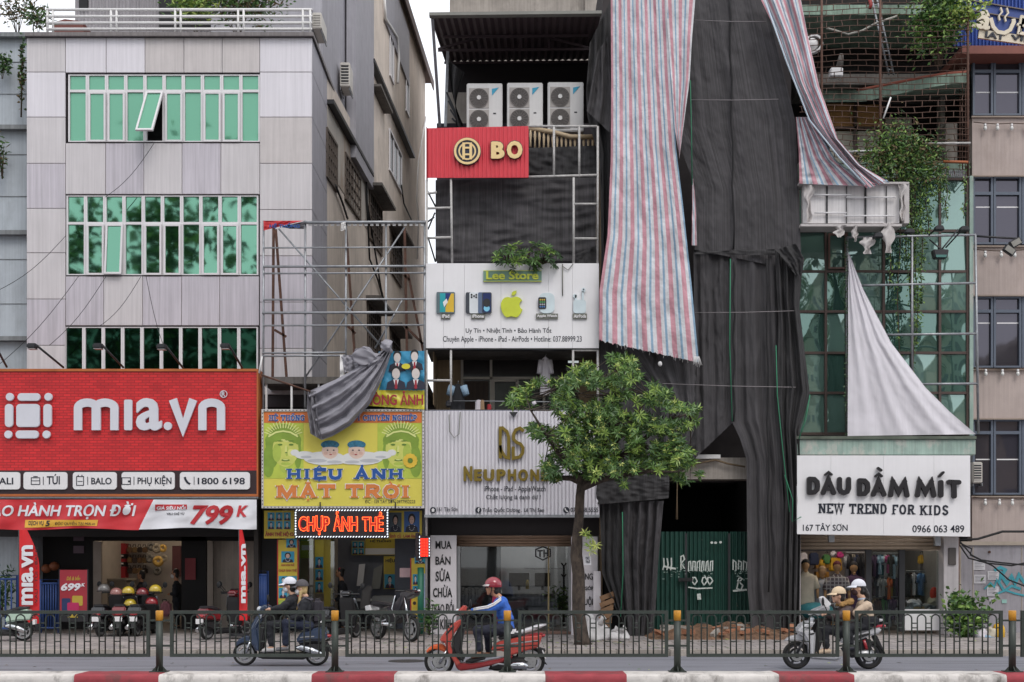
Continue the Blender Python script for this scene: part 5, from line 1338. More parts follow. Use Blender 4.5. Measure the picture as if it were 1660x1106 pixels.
m.prism(ap, LY - .06, .055); m.prism([(829.5, 479),(829.5, 475),(832.5, 472),(837.5, 471),(837, 475),(834, 478.2)], LY - .06, .055); m.build('fruit_emblem', None, ws)
m = MB().use(mat('watch_white', 'c8d5da', .35)); m.rrect(874, 475, 899, 508, 9, LY - .05, .045); m.use(DARK).rrect(872.5, 482, 885.5, 501, 2.5, LY - .062, .02)
rr = random.Random(2)
for i in range(3):
    for j in range(4): m.use(mat('app_' + str((i * 4 + j) % 4), ['c2a23c', '4f9a5a', 'a9a9b0', '3f6fa8'][(i + j) % 4], .4)).ell(876 + i * 3.2, 486 + j * 3.8, 1.3, 1.4, LY - .066, .005, 8)
m.build('watch_picture', None, ws)
m = MB().use(mat('watch_white', 'c8d5da')); m.rrect(929.5, 486, 950, 508, 5, LY - .05, .045); m.ell(946, 470.5, 3, 4, LY - .05, .04, 12); m.rrect(943.5, 472, 946.5, 486, 1, LY - .05, .04); m.rrect(932, 478, 935, 487, 1, LY - .048, .04); m.ell(932, 480, 3, 3.4, LY - .048, .038, 12); m.use(DARK).ell(946, 469.5, 1.2, 1.5, LY - .054, .005, 8); m.build('earbud_picture', None, ws)
b = MB(); b.tube([P(912, 428, LY - .03), P(912, 480, LY - .03)], .012, 4); b.tube([P(912, 432, LY - .03), P(921, 438, LY - .03), P(929, 428, LY - .03)], .01, 4); tag(b.build('cable', GPL), 'thin loose cable dangling over the white phone sign', 'cable')

# open balcony between the two white signs
DGL = mat('dim_glass', '322e2e', .12, spec=.8)
fr = MB()
for x0, x1, y0, y1 in ((747, 751, 577, 668),(751, 925, 577, 580),(751, 925, 611, 615),(794, 798, 580, 668),(798, 838, 615, 619),(836, 841, 615, 668),(798, 802, 619, 668),(880, 884, 580, 668)): fr.pbox(x0, y0, x1, y1, 29.96, .06)
o = fr.build('window_frame', mat('old_white_frame', 'bdb5ac', .6, var=.1), house)
b = MB(); b.pbox(749, 578, 925, 668, 30.03, .05); b.build('pane', DGL, o)
b = MB(); b.pbox(753, 618, 792, 668, 30.0, .02)
b.build('shutter', mat('brown_shutter', '4a3a33', .7, streak=.4), o)
b = MB(); b.pbox(921, 585, 938, 588, 29.5, .05); tag(b.build('wall_lamp', emit('balcony_tube', 'dfe9ea', .5)), 'small pale tube lamp at the right of the open balcony', 'lamp')
b = MB(); b.tube([P(735, 650, 28.4), P(925, 652, 28.4)], .014, 5); tag(b.build('clothes_line', STEEL), 'thin rail with laundry across the open balcony', 'clothes line')
def garment(x, y, w_, h_, Y, m, label, grp, m2=None, sleeves=True, hang=True):
    t = thing('garment', label, 'garment', tuple(P(x, y + h_, Y)), grp)
    mb = MB(); mb.smooth = True; sh = w_ * .5
    def fn(u, v):
        a = (u - .5) * 2; ww = sh * (.62 + .38 * min(1, v * 4)) if v < .25 else sh * (.82 + .18 * v)
        return P(x + a * ww, y + h_ * v + abs(a) * h_ * .06 * (1 - v), Y - .05 * (1 - a * a) + .018 * math.sin(a * 6 + v * 3) * v)
    mb.grid(fn, 10, 10); mb.build('cloth', m, t, fix=False)
    mb = MB(); mb.grid(lambda u, v: fn(u, v) + Vector((0, .06 + .1 * (1 - (2 * u - 1) ** 2) * .5, 0)), 10, 10); mb.build('cloth_back', m, t, fix=False)
    if sleeves:
        for s in (-1, 1):
            q = MB(); q.tube([P(x + s * sh * .75, y + h_ * .1, Y), P(x + s * sh * 1.15, y + h_ * .45, Y - .02)],[w_ * .0032 + .02, w_ * .0026 + .02], 6); q.build('sleeve', m2 or m, t)
    if hang:
        q = MB(); q.tube([P(x, y, Y), P(x + .5, y - 2, Y), P(x + 1.6, y - 3.2, Y), P(x + .6, y - 4.4, Y)], .008, 4); q.build('hanger_hook', STEEL, t)
    return t
CL = {c: mat('cloth_' + c, h, .85, var=.12, vs=6) for c, h in dict(white='cfc9cf', black='1d1d22', navy='262f4a', blue='4a6f9f', grey='85858a', red='9c2c34', pink='b5347a', yellow='c79b2c', tan='9a7f63', purple='4d3552', teal='2d6f78', cream='bdb4a2', darkgrey='3b3b40', brown='4d352a', orange='c2571e', lightblue='8fa9bf', green='4a7a45').items()}
garment(742, 622, 24, 42, 28.5, CL['black'], 'black vest with pale blue sleeves hanging on the open balcony', 'laundry on the open balcony', CL['lightblue'])
garment(884, 578, 17, 62, 28.8, CL['white'], 'long white shirt hanging high on the open balcony', 'laundry on the open balcony')
garment(776, 648, 12, 17, 28.4, CL['white'], 'small white towel folded over the balcony rail', 'laundry on the open balcony', None, False, False)
garment(782, 648, 7, 16, 28.35, CL['tan'], 'small tan cloth beside the white towel on the balcony rail', 'laundry on the open balcony', None, False, False)
garment(793, 655, 8, 12, 28.4, CL['red'], 'small red cloth on the balcony rail', 'laundry on the open balcony', None, False, False)
garment(860, 650, 12, 16, 28.4, CL['black'], 'black and white cloth on the balcony rail near the tree', 'laundry on the open balcony', CL['white'], True, False)
b = MB(); b.prism([(723, 648),(736, 648),(737, 660),(722, 660)], 28.5, .15); tag(b.build('handbag', CL['darkgrey'], bevel=.03), 'dark grey bag hanging left of the black vest', 'bag')
# white ribbed sign
rb = thing('shop_sign', 'white ribbed metal sign with gold letters behind the street tree', 'sign', tuple(P(830, 836, LY)))
b = MB(); n = 47
b.grid(lambda u, v: P(688.5 + 283 * u, 666 + 169 * v, LY - .03 - (.035 if round(u * n * 6) % 6 in (1, 2, 3, 4) else 0)), n * 6, 1); b.build('ribbed_sheet', mat('ribbed_white', 'd5d2d8', .4, var=.06, vs=1.2, streak=.06), rb, fix=False)
b = MB(); b.pbox(688.5, 665, 972, 836, LY + .0, .12); b.build('backing_board', mat('groove_blue_grey', '5c6077', .6), rb)
b = MB(); b.pbox(688, 834.5, 972, 839, LY - .08, .3); b.build('bottom_edge', STEEL, rb)
GOLD = mat('gold_letter', '7d6a26', .4, .35, var=.1)
m = MB(); Yg = LY - .13
m.stroke([(811, 743.2),(811, 694),(815, 694),(822, 700),(824.5, 708),(824.5, 742.5),(819, 741),(812.5, 731),(811, 722)], 5, Yg, .06); m.build('emblem', GOLD, rb)
m = MB(); m.stroke([(849, 699),(843, 694),(836, 697),(832.5, 704),(832.5, 712),(837, 717),(844, 720),(848, 726),(847, 735),(842, 741),(832, 743),(832, 724)], 5, Yg, .06); m.build('emblem', GOLD, rb)
for i, (ch, x0, x1, y0) in enumerate((('N', 751.5, 766, 756),('E', 768.5, 781.5, 761),('U', 784, 801.5, 761),('P', 805, 820, 761),('H', 823, 837, 761),('O', 840, 856, 761),('N', 859.5, 874, 761),('E', 877, 889, 761))):
    text(rb, ch, (x0, y0, x1, 780.5), LY - .07, GOLD, .05, .07)
text(rb, 'iPhone - iPad - AppleWatch', (785, 788, 884.5, 799.5), LY - .066, INK, .006, .008); text(rb, 'Chất lượng là danh dự !', (788, 800, 876.5, 812), LY - .066, INK, .006, .008)
text(rb, '161 Tây Sơn', (709, 822.5, 742, 831), LY - .066, INK, .006, .008); text(rb, 'Trần Quốc Dương . Lê Thị Sen', (782, 822, 882, 832), LY - .066, INK, .006, .01); text(rb, '0795.48.5555', (925, 823, 970, 830.5), LY - .066, INK, .006, .012)
for x in (702, 775.5, 918):
    m = MB().use(INK); m.disc(P(x, 827, LY - .075), .07, (0, 1, 0), .012, 18); m.use(OFFW)
    if x == 702: m.prism([(698.8, 827),(702, 823.6),(705.2, 827),(704, 827),(704, 829.8),(700, 829.8),(700, 827)], LY - .088, .006)
    elif x == 918: m.stroke([(916, 824),(916.6, 826.5),(919, 829),(920.6, 829.6)], 1.8, LY - .088, .006)
    else: m.stroke([(777.5, 823.8),(776, 824),(775.6, 826),(775.6, 830.6)], 1.4, LY - .088, .006); m.stroke([(773.8, 827),(777.6, 827)], 1.1, LY - .0886, .006)
    m.build('icon', None, rb)
b = MB(); b.tube([P(728, 672, LY - .1), P(729, 700, LY - .1), P(736, 710, LY - .1), P(744, 704, LY - .1), P(746, 668, LY - .1)], .01, 4); tag(b.build('cable', GPL), 'loose cable looping over the left of the white ribbed sign', 'cable')
b = MB(); b.prism([(826, 668),(839, 668),(839, 669),(832.5, 677),(826, 669)], LY - .12, .02); tag(b.build('hanging_tag', DARK), 'small dark diamond tag at the top edge of the ribbed sign', 'tag')
# ground floor of the phone shop
b = MB(); b.pbox(698, 838, 972, 868, 28.9, .3); b.build('fascia', mat('dark_fascia', '2b2527', .7), house)
b = MB(); b.box(X(692, 28.6), X(972, 28.6), 29.25, 34, 3.55, 3.6); b.build('ceiling', mat('shop_ceiling', 'a8a5a2', .7), house)
def shutter_roll(x0, y0, x1, y1, Y, par, m):
    q = MB(); n_ = 4
    q.smooth = False
    for i in range(n_):
        ya = y0 + (y1 - y0) * i / n_; yb = y0 + (y1 - y0) * (i + 1) / n_; q.tube([P(x0, (ya + yb) / 2, Y + .05), P(x1, (ya + yb) / 2, Y + .05)], (yb - ya) * .5 * Y / F * 1.02, 8)
    q.build('roller_shutter', m, par)
SHT = mat('bronze_shutter', '957b68', .5, .2, var=.1)
shutter_roll(741, 868, 926, 886, 28.75, house, SHT)
b = MB()
for x0, x1 in ((741, 746),(922, 926)): b.pbox(x0, 884, x1, 1029, 28.8, .15)
b.build('door_frame', ALU, house)
b = MB(); b.pbox(741, 1024, 926, 1031, 28.7, 1); b.build('threshold', mat('terracotta_step', '7d6258', .8), house)
b = MB(); b.pbox(746, 886, 887.5, 1024, 29.0, .012); b.build('glass_door', glass_clear('phone_shop_glass', 'dfe4e6', .05), house)
b = MB(); b.pbox(891, 886, 922, 1024, 29.0, .012); b.build('glass_door', glass_clear('phone_shop_glass', 'dfe4e6', .05), house)
b = MB(); b.pbox(888, 886, 890.5, 1024, 28.97, .04); b.build('door_edge', mat('brass_edge', '8d7f5f', .4, .5), house)
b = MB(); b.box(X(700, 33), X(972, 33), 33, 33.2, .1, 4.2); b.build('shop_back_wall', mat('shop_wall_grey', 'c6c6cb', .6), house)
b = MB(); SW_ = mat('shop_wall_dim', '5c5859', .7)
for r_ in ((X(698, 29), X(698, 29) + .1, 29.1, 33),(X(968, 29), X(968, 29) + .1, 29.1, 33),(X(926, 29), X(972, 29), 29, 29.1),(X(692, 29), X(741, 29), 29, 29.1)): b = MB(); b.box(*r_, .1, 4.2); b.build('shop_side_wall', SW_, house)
b = MB(); b.box(X(690, 28.7), X(972, 28.7), 28.7, 33, .1, .13); b.build('shop_floor', mat('shop_floor', '6c6460'), house)
tube_lamp(.25, .95, 31.6, 3.4, 'lit ceiling lamp inside the phone shop', .3, emit('phone_shop_lamp', 'fff6ea', 26))
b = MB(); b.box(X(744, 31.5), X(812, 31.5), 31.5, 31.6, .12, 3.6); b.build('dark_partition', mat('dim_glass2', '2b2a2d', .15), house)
Yd = 31.8
t = thing('desk', 'dark counter desk with two monitors in the phone shop', 'desk', tuple(P(860, 1010, Yd)))
b = MB(); b.box(X(812, Yd), X(905, Yd), Yd, Yd + .6, .92, .98); b.build('desktop', CL['darkgrey'], t); b = MB(); b.box(X(815, Yd), X(902, Yd), Yd + .1, Yd + .5, .13, .92); b.build('front_panel', CL['grey'], t)
for x0, x1, lb in ((825, 858, 'left black monitor on the phone shop desk'),(867, 892, 'right black monitor on the phone shop desk')):
    t = thing('monitor', lb, 'monitor', tuple(P((x0 + x1) / 2, 955, Yd + .2)), 'monitors in the phone shop')
    b = MB(); b.pbox(x0, 929, x1, 951, Yd + .2, .05); b.build('screen', BLACK, t, bevel=.01); b = MB(); b.pbox((x0 + x1) / 2 - 2, 951, (x0 + x1) / 2 + 2, 957, Yd + .24, .04); b.build('stand', DARK, t)
b = MB(); b.tube([P(855, 955, Yd + .1), P(855, 944, Yd + .1), P(855, 940, Yd + .1)],[.05, .05, .02], 8); tag(b.build('bottle', mat('bottle_yellow', 'b99a2c', .4)), 'yellow bottle between the two monitors', 'bottle')
t = thing('coat_rack', 'black branched coat rack behind the right glass of the phone shop', 'coat rack', tuple(P(914, 1015, 31)))
b = MB(); b.tube([P(914, 1015, 31), P(914, 916, 31)], .025, 6); b.build('pole', BLACK, t)
for y in (916, 934, 955):
    for s in (-1, 1): b = MB(); b.tube([P(914, y + 2, 31), P(914 + s * 4, y - 3, 31)], .02, 5); b.build('hook', BLACK, t)
shrub('potted_plant', 'green plant on the floor behind the right glass of the phone shop', 'plant', P(915, 1012, 30.6), .6, .8, .4, 200, .18, .05, [0, 1, 2], 44)
b = MB(); b.pbox(815, 975, 850, 1012, 30.6, .5); tag(b.build('cabinet', CL['grey'], bevel=.02), 'low grey cabinet behind the glass of the phone shop', 'cabinet')
m = MB(); Yh = 28.97
hx = [(880, 886.5),(892, 891),(892, 902),(880, 908),(868.5, 902),(868.5, 891)]
m.stroke(hx + [hx[0]], 2.2, Yh, .008); m.stroke([(871, 893),(880, 893)], 2.4, Yh - .002, .008); m.stroke([(875.5, 893),(875.5, 903)], 2.4, Yh - .003, .008); m.stroke([(882, 891),(882, 904)], 2.4, Yh - .002, .008); m.stroke([(888, 891),(888, 902)], 2.4, Yh - .002, .008); m.stroke([(882, 897),(888, 897)], 2.2, Yh - .003, .008)
o = tag(m.build('glass_decal', CL['darkgrey']), 'dark hexagonal letter decal on the phone shop glass', 'decal')
text(o, 'Chất lượng là danh dự - Uy tín hàng đầu', (850, 920, 912, 923.5), Yh, CL['darkgrey'], .003, .004)
# upright boards
def vboard(x0, y0, x1, y1, Y, label, lines):
    t = thing('upright_sign', label, 'sign', tuple(P((x0 + x1) / 2, y1, Y)), 'upright white boards of the phone shop')
    q = MB(); q.pbox(x0, y0, x1, y1, Y, .1); q.build('board', mat('board_white', 'cfc9cd', .5, var=.05), t, bevel=.008)
    for s, bx in lines: text(t, s, bx, Y, BLACK, .006, .024)
vboard(697.5, 868, 740, 1029, 28.45, 'upright white board with a column of black words left of the phone shop door', [('MUA', (706, 877, 732, 890)),('BÁN', (706, 899, 730.5, 915.5)),('SỬA', (706, 921, 730.5, 942.5)),('CHỪA', (702, 948, 733, 968.5)),('TRAO ĐỔI', (699, 972, 736, 993)),('ÉP KÍNH', (702, 1000, 735, 1020))])
vboard(926, 870, 969, 1032, 28.45, 'upright white board mostly hidden behind the tree trunk', [('TH', (933, 878, 944, 889)),('ĐÓNG', (934, 927, 961, 940)),('TRẢ GÓP', (932, 949, 962, 957)),('NGUỘI', (934, 967, 961, 984)),('B', (933, 1000, 938, 1008))])
b = MB(); b.pbox(962, 926, 974, 1030, 28.25, .1); tag(b.build('upright_sign', mat('board_white', 'cfc9cd'), bevel=.008), 'plain narrow white board leaning right of the tree trunk', 'sign')
# pallet and sacks by the net
WOOD = mat('weathered_wood', '8a6a4f', .85, var=.25, vs=5)
t = thing('pallet', 'weathered wooden pallet leaning on the black net', 'pallet', tuple(P(985, 1026, 28.0)))
for a, c in (((995, 955),(986, 1026)),((978, 972),(974, 1026))): b = MB(); b.bar(P(*a, 28.3), P(*c, 27.9), .07, .08); b.build('stringer', WOOD, t)
for i in range(6): y = 962 + i * 11; b = MB(); b.bar(P(973 - .3 * i, y + 9, 28.15 - .06 * i), P(996 - 1.4 * i, y, 28.15 - .06 * i), .11, .025); b.build('slat', WOOD, t)
SACK = mat('woven_sack', 'c9c6c6', .75, var=.2, vs=6, bump=.5, bs=9)
def sack(x, y, rx, rz, Y, label, seed):
    m = MB(); m.smooth = True; c_ = P(x, y, Y); m.ball(c_, rx, rx * .8, rz, 20, 14)
    for i, q in enumerate(m.v):
        n_ = noise.noise_vector(Vector(q) * 5 + Vector((seed, 0, 0))) * rx * .35; m.v[i] = (q[0] + n_.x, q[1] + n_.y, max(.12, q[2] + n_.z))
    t = thing('sack', label, 'sack', (c_.x, c_.y, .12), 'woven sacks on the pavement')
    m.build('bag', SACK, t)
    q = MB(); q.tube([c_ + Vector((rx * .3, -rx * .3, rz * .75)), c_ + Vector((rx * .45, -rx * .35, rz * 1.15)), c_ + Vector((rx * .6, -rx * .3, rz * 1.3))],[rx * .3, rx * .12, rx * .28], 8); q.build('tied_neck', SACK, t)
sack(965, 1027, .30, .28, 26.6, 'full white woven sack right of the tree trunk base', 1); sack(988, 1034, .27, .16, 27.0, 'flat white sack lying between the pallet and the net', 2); sack(1003, 1032, .22, .16, 27.1, 'small crumpled white sack against the hanging net', 3)
b = MB(); b.ball(P(955, 1005, 27.2), .13, .12, .16, 10, 8); tag(b.build('plastic_bag', SACK), 'small white plastic bag tied at the tree trunk', 'bag')
# grey house behind, above the canopy
b = MB(); b.box(X(729, 42), X(1000, 42), 42, 50, 0, Z(-120, 42)); o = tag(b.build('rear_building', CONC), 'stained concrete building rising behind the metal canopy', 'building')
b = MB(); b.box(X(949, 41.5), X(975, 41.5), 41.7, 41.98, Z(14, 41.5), Z(-40, 41.5)); b.build('wall_pier', CONC, o)
# ---------------------------------------------------------------- scaffolded house wrapped in black nets
NY = 28.2
wrap = thing('wrapped_house', 'tall house under renovation wrapped in black shade nets beside the street tree', 'house', (X(1135, 30), 30, 0))
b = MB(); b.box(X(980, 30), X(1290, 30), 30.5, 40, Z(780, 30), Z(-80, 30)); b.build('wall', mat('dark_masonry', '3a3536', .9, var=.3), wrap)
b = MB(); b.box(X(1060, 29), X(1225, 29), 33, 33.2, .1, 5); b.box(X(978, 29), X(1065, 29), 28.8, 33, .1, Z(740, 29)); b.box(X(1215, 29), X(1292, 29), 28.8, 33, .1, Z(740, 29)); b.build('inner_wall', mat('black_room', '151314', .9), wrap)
b = MB(); b.pbox(1090, 742, 1230, 777, 28.7, .6); b.build('concrete_beam', CONC, wrap)
b = MB(); b.pbox(1128, 737, 1168, 743.5, 28.6, .08); b.build('lath', WHITE, wrap)
b = MB(); b.tube([P(1100, 765, 28.6), P(1128, 752, 28.6), P(1160, 746, 28.6), P(1180, 752, 28.6), P(1208, 757, 28.6)], .025, 5); b.build('cable', mat('jute', '6d5c48', .9), wrap)
b = MB(); b.tube([P(1098, 768, 28.5), P(1097.5, 800, 28.5), P(1097, 842, 28.5)],[.015, .012, .03], 5); b.build('rope', mat('jute', '6d5c48'), wrap)
# corrugated gate
gate = thing('corrugated_gate', 'dark green corrugated metal gate daubed with white paint under the concrete beam', 'gate', tuple(P(1140, 1030, 28.9)))
k = NT('green_corrugated')
v = k.coord()
c = k.mix(k.ramp(k.noise(k.coord((1, 1, .5)), 5, 6, .7), [(.5, g(0)),(.7, g(.55))]), lin('143d34'), lin('0a2521'))
c = k.mix(k.ramp(k.noise(v, 7, 4, .6), [(.69, g(0)),(.74, g(.8))]), c, lin('7d7568'))
k.l(c, k.b.inputs['Base Color']); k.b.inputs['Roughness'].default_value = .55
GCOR = k.m
PAINT = mat('smeared_white_paint', '8fa39c', .8, var=.5, vs=9); PAINTD = mat('daubed_white_paint', 'c4cbc6', .8, var=.3, vs=20)
for x0, x1, Yg in ((1060, 1112, 28.75),(1114, 1181, 28.85),(1183, 1215, 28.8)):
    b = MB(); n = max(3, round((x1 - x0) / 7)); b.smooth = True
    b.grid(lambda u, v: P(x0 + (x1 - x0) * u, 862 + 168 * v, Yg + .025 * math.sin(u * n * 6.283)), n * 8, 1); b.build('sheet', GCOR, gate, fix=False)
rr = random.Random(9)
def daub(mb, pts, w_, Y=28.72):
    mb.stroke([(x + rr.uniform(-.6, .6), y + rr.uniform(-.8, .8)) for x, y in pts], w_, Y - rr.uniform(0, .01), .006)
m = MB()
for x in range(1076, 1094, 6): daub(m, [(x, 905),(x + 1, 916),(x - 1, 924)], 2.2)
daub(m, [(1075, 918),(1085, 921),(1096, 922)], 3); daub(m, [(1104, 925),(1104, 903),(1108, 900),(1110, 906),(1104, 914),(1110, 922)], 2)
for x in range(1116, 1152, 7): daub(m, [(x, 926),(x + 1, 911),(x + 4, 910),(x + 4, 926)], 1.8)
for x in (1122, 1138, 1147): daub(m, [(x + 3.5, 948),(x, 943),(x + 1, 937),(x + 5, 936),(x + 8, 942),(x + 4, 948)], 2)
daub(m, [(1116, 952),(1130, 955),(1155, 953)], 2); daub(m, [(1133, 962),(1134, 972)], 6)
for x in (1188, 1197, 1205): daub(m, [(x, 924),(x + 1, 909),(x + 5, 912),(x + 5, 925)], 1.9)
daub(m, [(1199, 935),(1203, 939),(1196, 945),(1195, 954),(1201, 957),(1204, 950),(1196, 942),(1199, 935)], 2.2)
daub(m, [(1188, 958),(1210, 957)], 3)
for x in (1154, 1160, 1168): m.ell(x, 880 + rr.uniform(-2, 1), 2.4, 2, 28.72, .006, 10)
m.build('graffiti', PAINTD, gate)
m = MB()
for i in range(60):
    x0 = rr.choice([rr.uniform(1073, 1110), rr.uniform(1115, 1153), rr.uniform(1186, 1211)]); y = rr.gauss(926, 5); m.pbox(x0, y, x0 + rr.uniform(1, 4), y + rr.uniform(.6, 2), 28.715 - i * .0001, .004)
m.build('paint_smear', PAINT, gate)
b = MB(); b.pbox(1100, 937, 1123, 943, 28.66, .04); b.use(CHROME); b.mats = [BLACK, CHROME]; b.pbox(1107, 940.5, 1118, 942.5, 28.62, .03); b.build('bolt', None, gate)
b = MB(); b.bar(P(1112, 865, 28.74), P(1112, 1030, 28.74), .05, .04); b.bar(P(1182, 865, 28.76), P(1182, 1030, 28.76), .05, .04); b.build('gate_post', DARK, gate)

# main nets
tarps = []
def net(L, Rr, label, Y=NY, m=None, name='shade_net', **k):
    t = drape(name, L, Rr, Y, m or NET, **k); return tag(t, label, 'net', 'black nets over the wrapped house')
net([(1080, -12),(1088, 200),(1126, 300),(1126, 405)],[(1240, -12),(1290, 200),(1300, 440)], 'wide upper black net between the two striped tarpaulins', NY, NET, nu=110, nv=150, folds=2.5, amp=.045, seed=21, rough=.02, cross=.012)
net([(1126, 408),(1126, 412)],[(1256, 404),(1256, 414)], 'hanging hem of the upper net with a dark fold', NY - .12, NETD, nu=30, nv=4, folds=2, amp=.03, seed=22)
net([(1124, 400),(1126, 580),(1128, 742)],[(1188, 404),(1188, 560),(1190, 683)], 'lower black net panel left of the torn opening', NY + .08, NET, nu=50, nv=80, folds=2.6, amp=.06, seed=23, rough=.02, cross=.01)
net([(1184, 404),(1185, 600),(1186, 683),(1200, 712),(1210, 745),(1212, 960),(1222, 1048)],[(1258, 404),(1262, 600),(1270, 800),(1280, 1048)], 'long black net hanging to the ground right of the green gate', NY + .04, NET, nu=56, nv=140, folds=2.2, amp=.08, seed=24, rough=.02, cross=.01)
net([(1256, 405),(1262, 520),(1258, 640),(1272, 800),(1268, 1048)],[(1300, 440),(1296, 500),(1313, 640),(1296, 700),(1298, 800),(1296, 1040)], 'twisted black net strip along the kids shop', NY - .12, NETD, nu=40, nv=130, folds=3, amp=.12, seed=25, rough=.02, cross=.05)
net([(1258, 405),(1285, 440),(1291, 447)],[(1290, 395),(1304, 420),(1300, 447)], 'knotted black net bunch at the upper right corner', NY - .25, NETD, nu=20, nv=20, folds=2, amp=.06, seed=26, rough=.02)
net([(972, 545),(972, 700),(968, 826)],[(1130, 560),(1128, 700),(1128, 745)], 'dark net behind the tree crown', NY + .02, NETD, nu=60, nv=70, folds=4, amp=.07, seed=27, rough=.02, cross=.03)
net([(1000, 560),(1070, 640),(1075, 760)],[(1130, 555),(1128, 690),(1096, 782)], 'net fold sweeping left of the torn opening', NY - .06, NET, nu=40, nv=50, folds=3, amp=.07, seed=28, rough=.02, cross=.03)
net([(970, 760),(966, 800),(969, 818)],[(1085, 770),(1085, 790),(1084, 808)], 'loose net flap with a ragged lower hem behind the tree trunk', NY - .25, NETD, nu=40, nv=26, folds=3, amp=.06, seed=29, rough=.02, jag=6)
net([(972, 815),(976, 930),(1015, 1030)],[(1012, 815),(1010, 930),(1022, 1046)], 'dark net strip hanging behind the pallet', NY - .05, NETD, nu=24, nv=70, folds=3, amp=.08, seed=30, rough=.02)
net([(1006, 815),(1008, 930),(1016, 1044)],[(1076, 812),(1068, 900),(1062, 1000),(1056, 1046)], 'black net gathered to the ground left of the green gate', NY - .1, NET, nu=44, nv=90, folds=4, amp=.12, seed=31, rough=.02, cross=.02)
net([(956, 70),(950, 150),(952, 190),(972, 260),(975, 420),(968, 545)],[(990, 0),(992, 150),(990, 260),(990, 420),(985, 560)], 'narrow black net hanging between the air conditioners and the striped tarpaulin', NY + .1, NETD, nu=24, nv=100, folds=2, amp=.12, seed=32, rough=.02, cross=.04)
net([(968, 85),(955, 160),(951, 180)],[(985, 60),(992, 170),(988, 215)], 'net corner pulled out toward the air conditioners', NY - .15, NET, nu=20, nv=24, folds=2, amp=.1, seed=33, rough=.02)
GT = mat('green_hem_thread', '2f7a5a', .7)
for i, (pts, lb) in enumerate((([(1184, 420),(1183, 560),(1187, 683)], 'green hem thread down the middle of the lower nets'),([(1258, 560),(1260, 640),(1268, 720),(1280, 830)], 'green hem thread on the right net'),([(1009, 830),(1010, 930),(1006, 1000)], 'green hem thread on the net left of the gate'),([(1313, 640),(1306, 680),(1295, 712)], 'green hem thread on the bulging right edge'),([(1119, 130),(1121, 220),(1122, 300)], 'green hem thread beside the large striped tarpaulin'),([(1272, 770),(1285, 810),(1284, 846),(1299, 838)], 'green hem thread on the flap beside the kids shop sign'))):
    b = MB(); b.tube([P(x, y, NY - .27) for x, y in pts], .012, 4); tag(b.build('hem_thread', GT), lb, 'thread', 'green hem threads')
for i, (a, c, lb) in enumerate((((1126, 33),(1242, 35), 'pale rope across the top of the upper net'),((1120, 162),(1262, 161), 'pale rope across the middle of the upper net'),((1127, 507),(1290, 504), 'faint rope across the lower nets'),((1074, 622),(1290, 628), 'faint lowest rope across the nets'))):
    b = MB(); b.tube([P(*a, NY - .2), P((a[0] + c[0]) / 2, (a[1] + c[1]) / 2 + 1, NY - .16), P(*c, NY - .2)], .008, 4); tag(b.build('rope', mat('pale_rope', '8b8587', .8)), lb, 'rope', 'ropes tied across the nets')
for x0, x1, y0, y1, lb in ((1183, 1190, -8, 404, 'dark sewn seam down the middle of the wide upper net'),(1190, 1190, 424, 684, 'dark sewn seam above the torn opening'),(1243, 1247, 420, 960, 'dark overlapping seam on the long right net')):
    b = MB(); b.tube([P(x0 + (x1 - x0) * q / 12 + 1.5 * math.sin(q * 1.9), y0 + (y1 - y0) * q / 12, NY - .07 + .02 * math.sin(q * 2.7)) for q in range(13)], .022, 6); tag(b.build('net_seam', mat('net_seam_black', '232224', .9)), lb, 'seam', 'seams of the black nets')
# striped tarpaulins
PK = lin('c68f9a'); WH = lin('d1d1d5'); BL_ = lin('86a3bb')
TP = tarp_mat('striped_tarp', 6.6, [(0, PK),(.22, WH),(.46, BL_),(.62, WH),(.82, lin('c68f9a'))][:4] + [(.88, PK)])
def tarp(L, Rr, label, Y, **k): return tag(drape('striped_tarpaulin', L, Rr, Y, TP, **k), label, 'tarpaulin', 'striped tarpaulins')
tarp([(990, -12),(991, 150),(990, 260),(985, 380),(972, 470),(971, 552)],[(1082, -12),(1088, 120),(1096, 240),(1107, 330),(1121, 460),(1133, 588)], 'large red white and blue striped tarpaulin hanging left of the wide net', NY - .45, nu=80, nv=150, folds=2.3, amp=.075, seed=41, rough=.03, cross=.02, jag=4)
tarp([(1078, -12),(1086, 100),(1094, 210),(1101, 250)],[(1128, -12),(1122, 60),(1118, 130),(1101, 258)], 'folded striped tarpaulin wedge with slanting stripes', NY - .50, nu=24, nv=60, folds=1, amp=.06, seed=42, rough=.02, uw=.42, uv0=.1)
tarp([(1122, 290),(1122, 330),(1121, 398)],[(1124, 290),(1128, 330),(1130, 398)], 'thin sliver of striped tarpaulin at the edge of the upper net', NY - .22, nu=6, nv=20, folds=1, amp=.02, seed=47, uw=.2)
tarp([(1228, -12),(1262, 60),(1285, 130),(1318, 200),(1368, 262),(1405, 306)],[(1296, -12),(1310, 60),(1328, 140),(1358, 225),(1395, 268),(1440, 295)], 'long striped tarpaulin sweeping diagonally to the right', NY - .45, nu=60, nv=120, folds=2, amp=.14, seed=43, rough=.02, uw=.8, bulge=.1)
tarp([(1290, 190),(1295, 250),(1296, 298)],[(1312, 190),(1355, 260),(1410, 302)], 'striped tarpaulin lining folded under the diagonal one', NY - .28, nu=36, nv=36, folds=4, amp=.08, seed=44, rough=.02, uw=.7, cross=.03)
tarp([(1405, 304),(1398, 298)],[(1437, 291),(1442, 296)], 'striped tarpaulin tip over the torn white box', NY - .5, nu=10, nv=6, folds=1, amp=.02, seed=45, uw=.4)
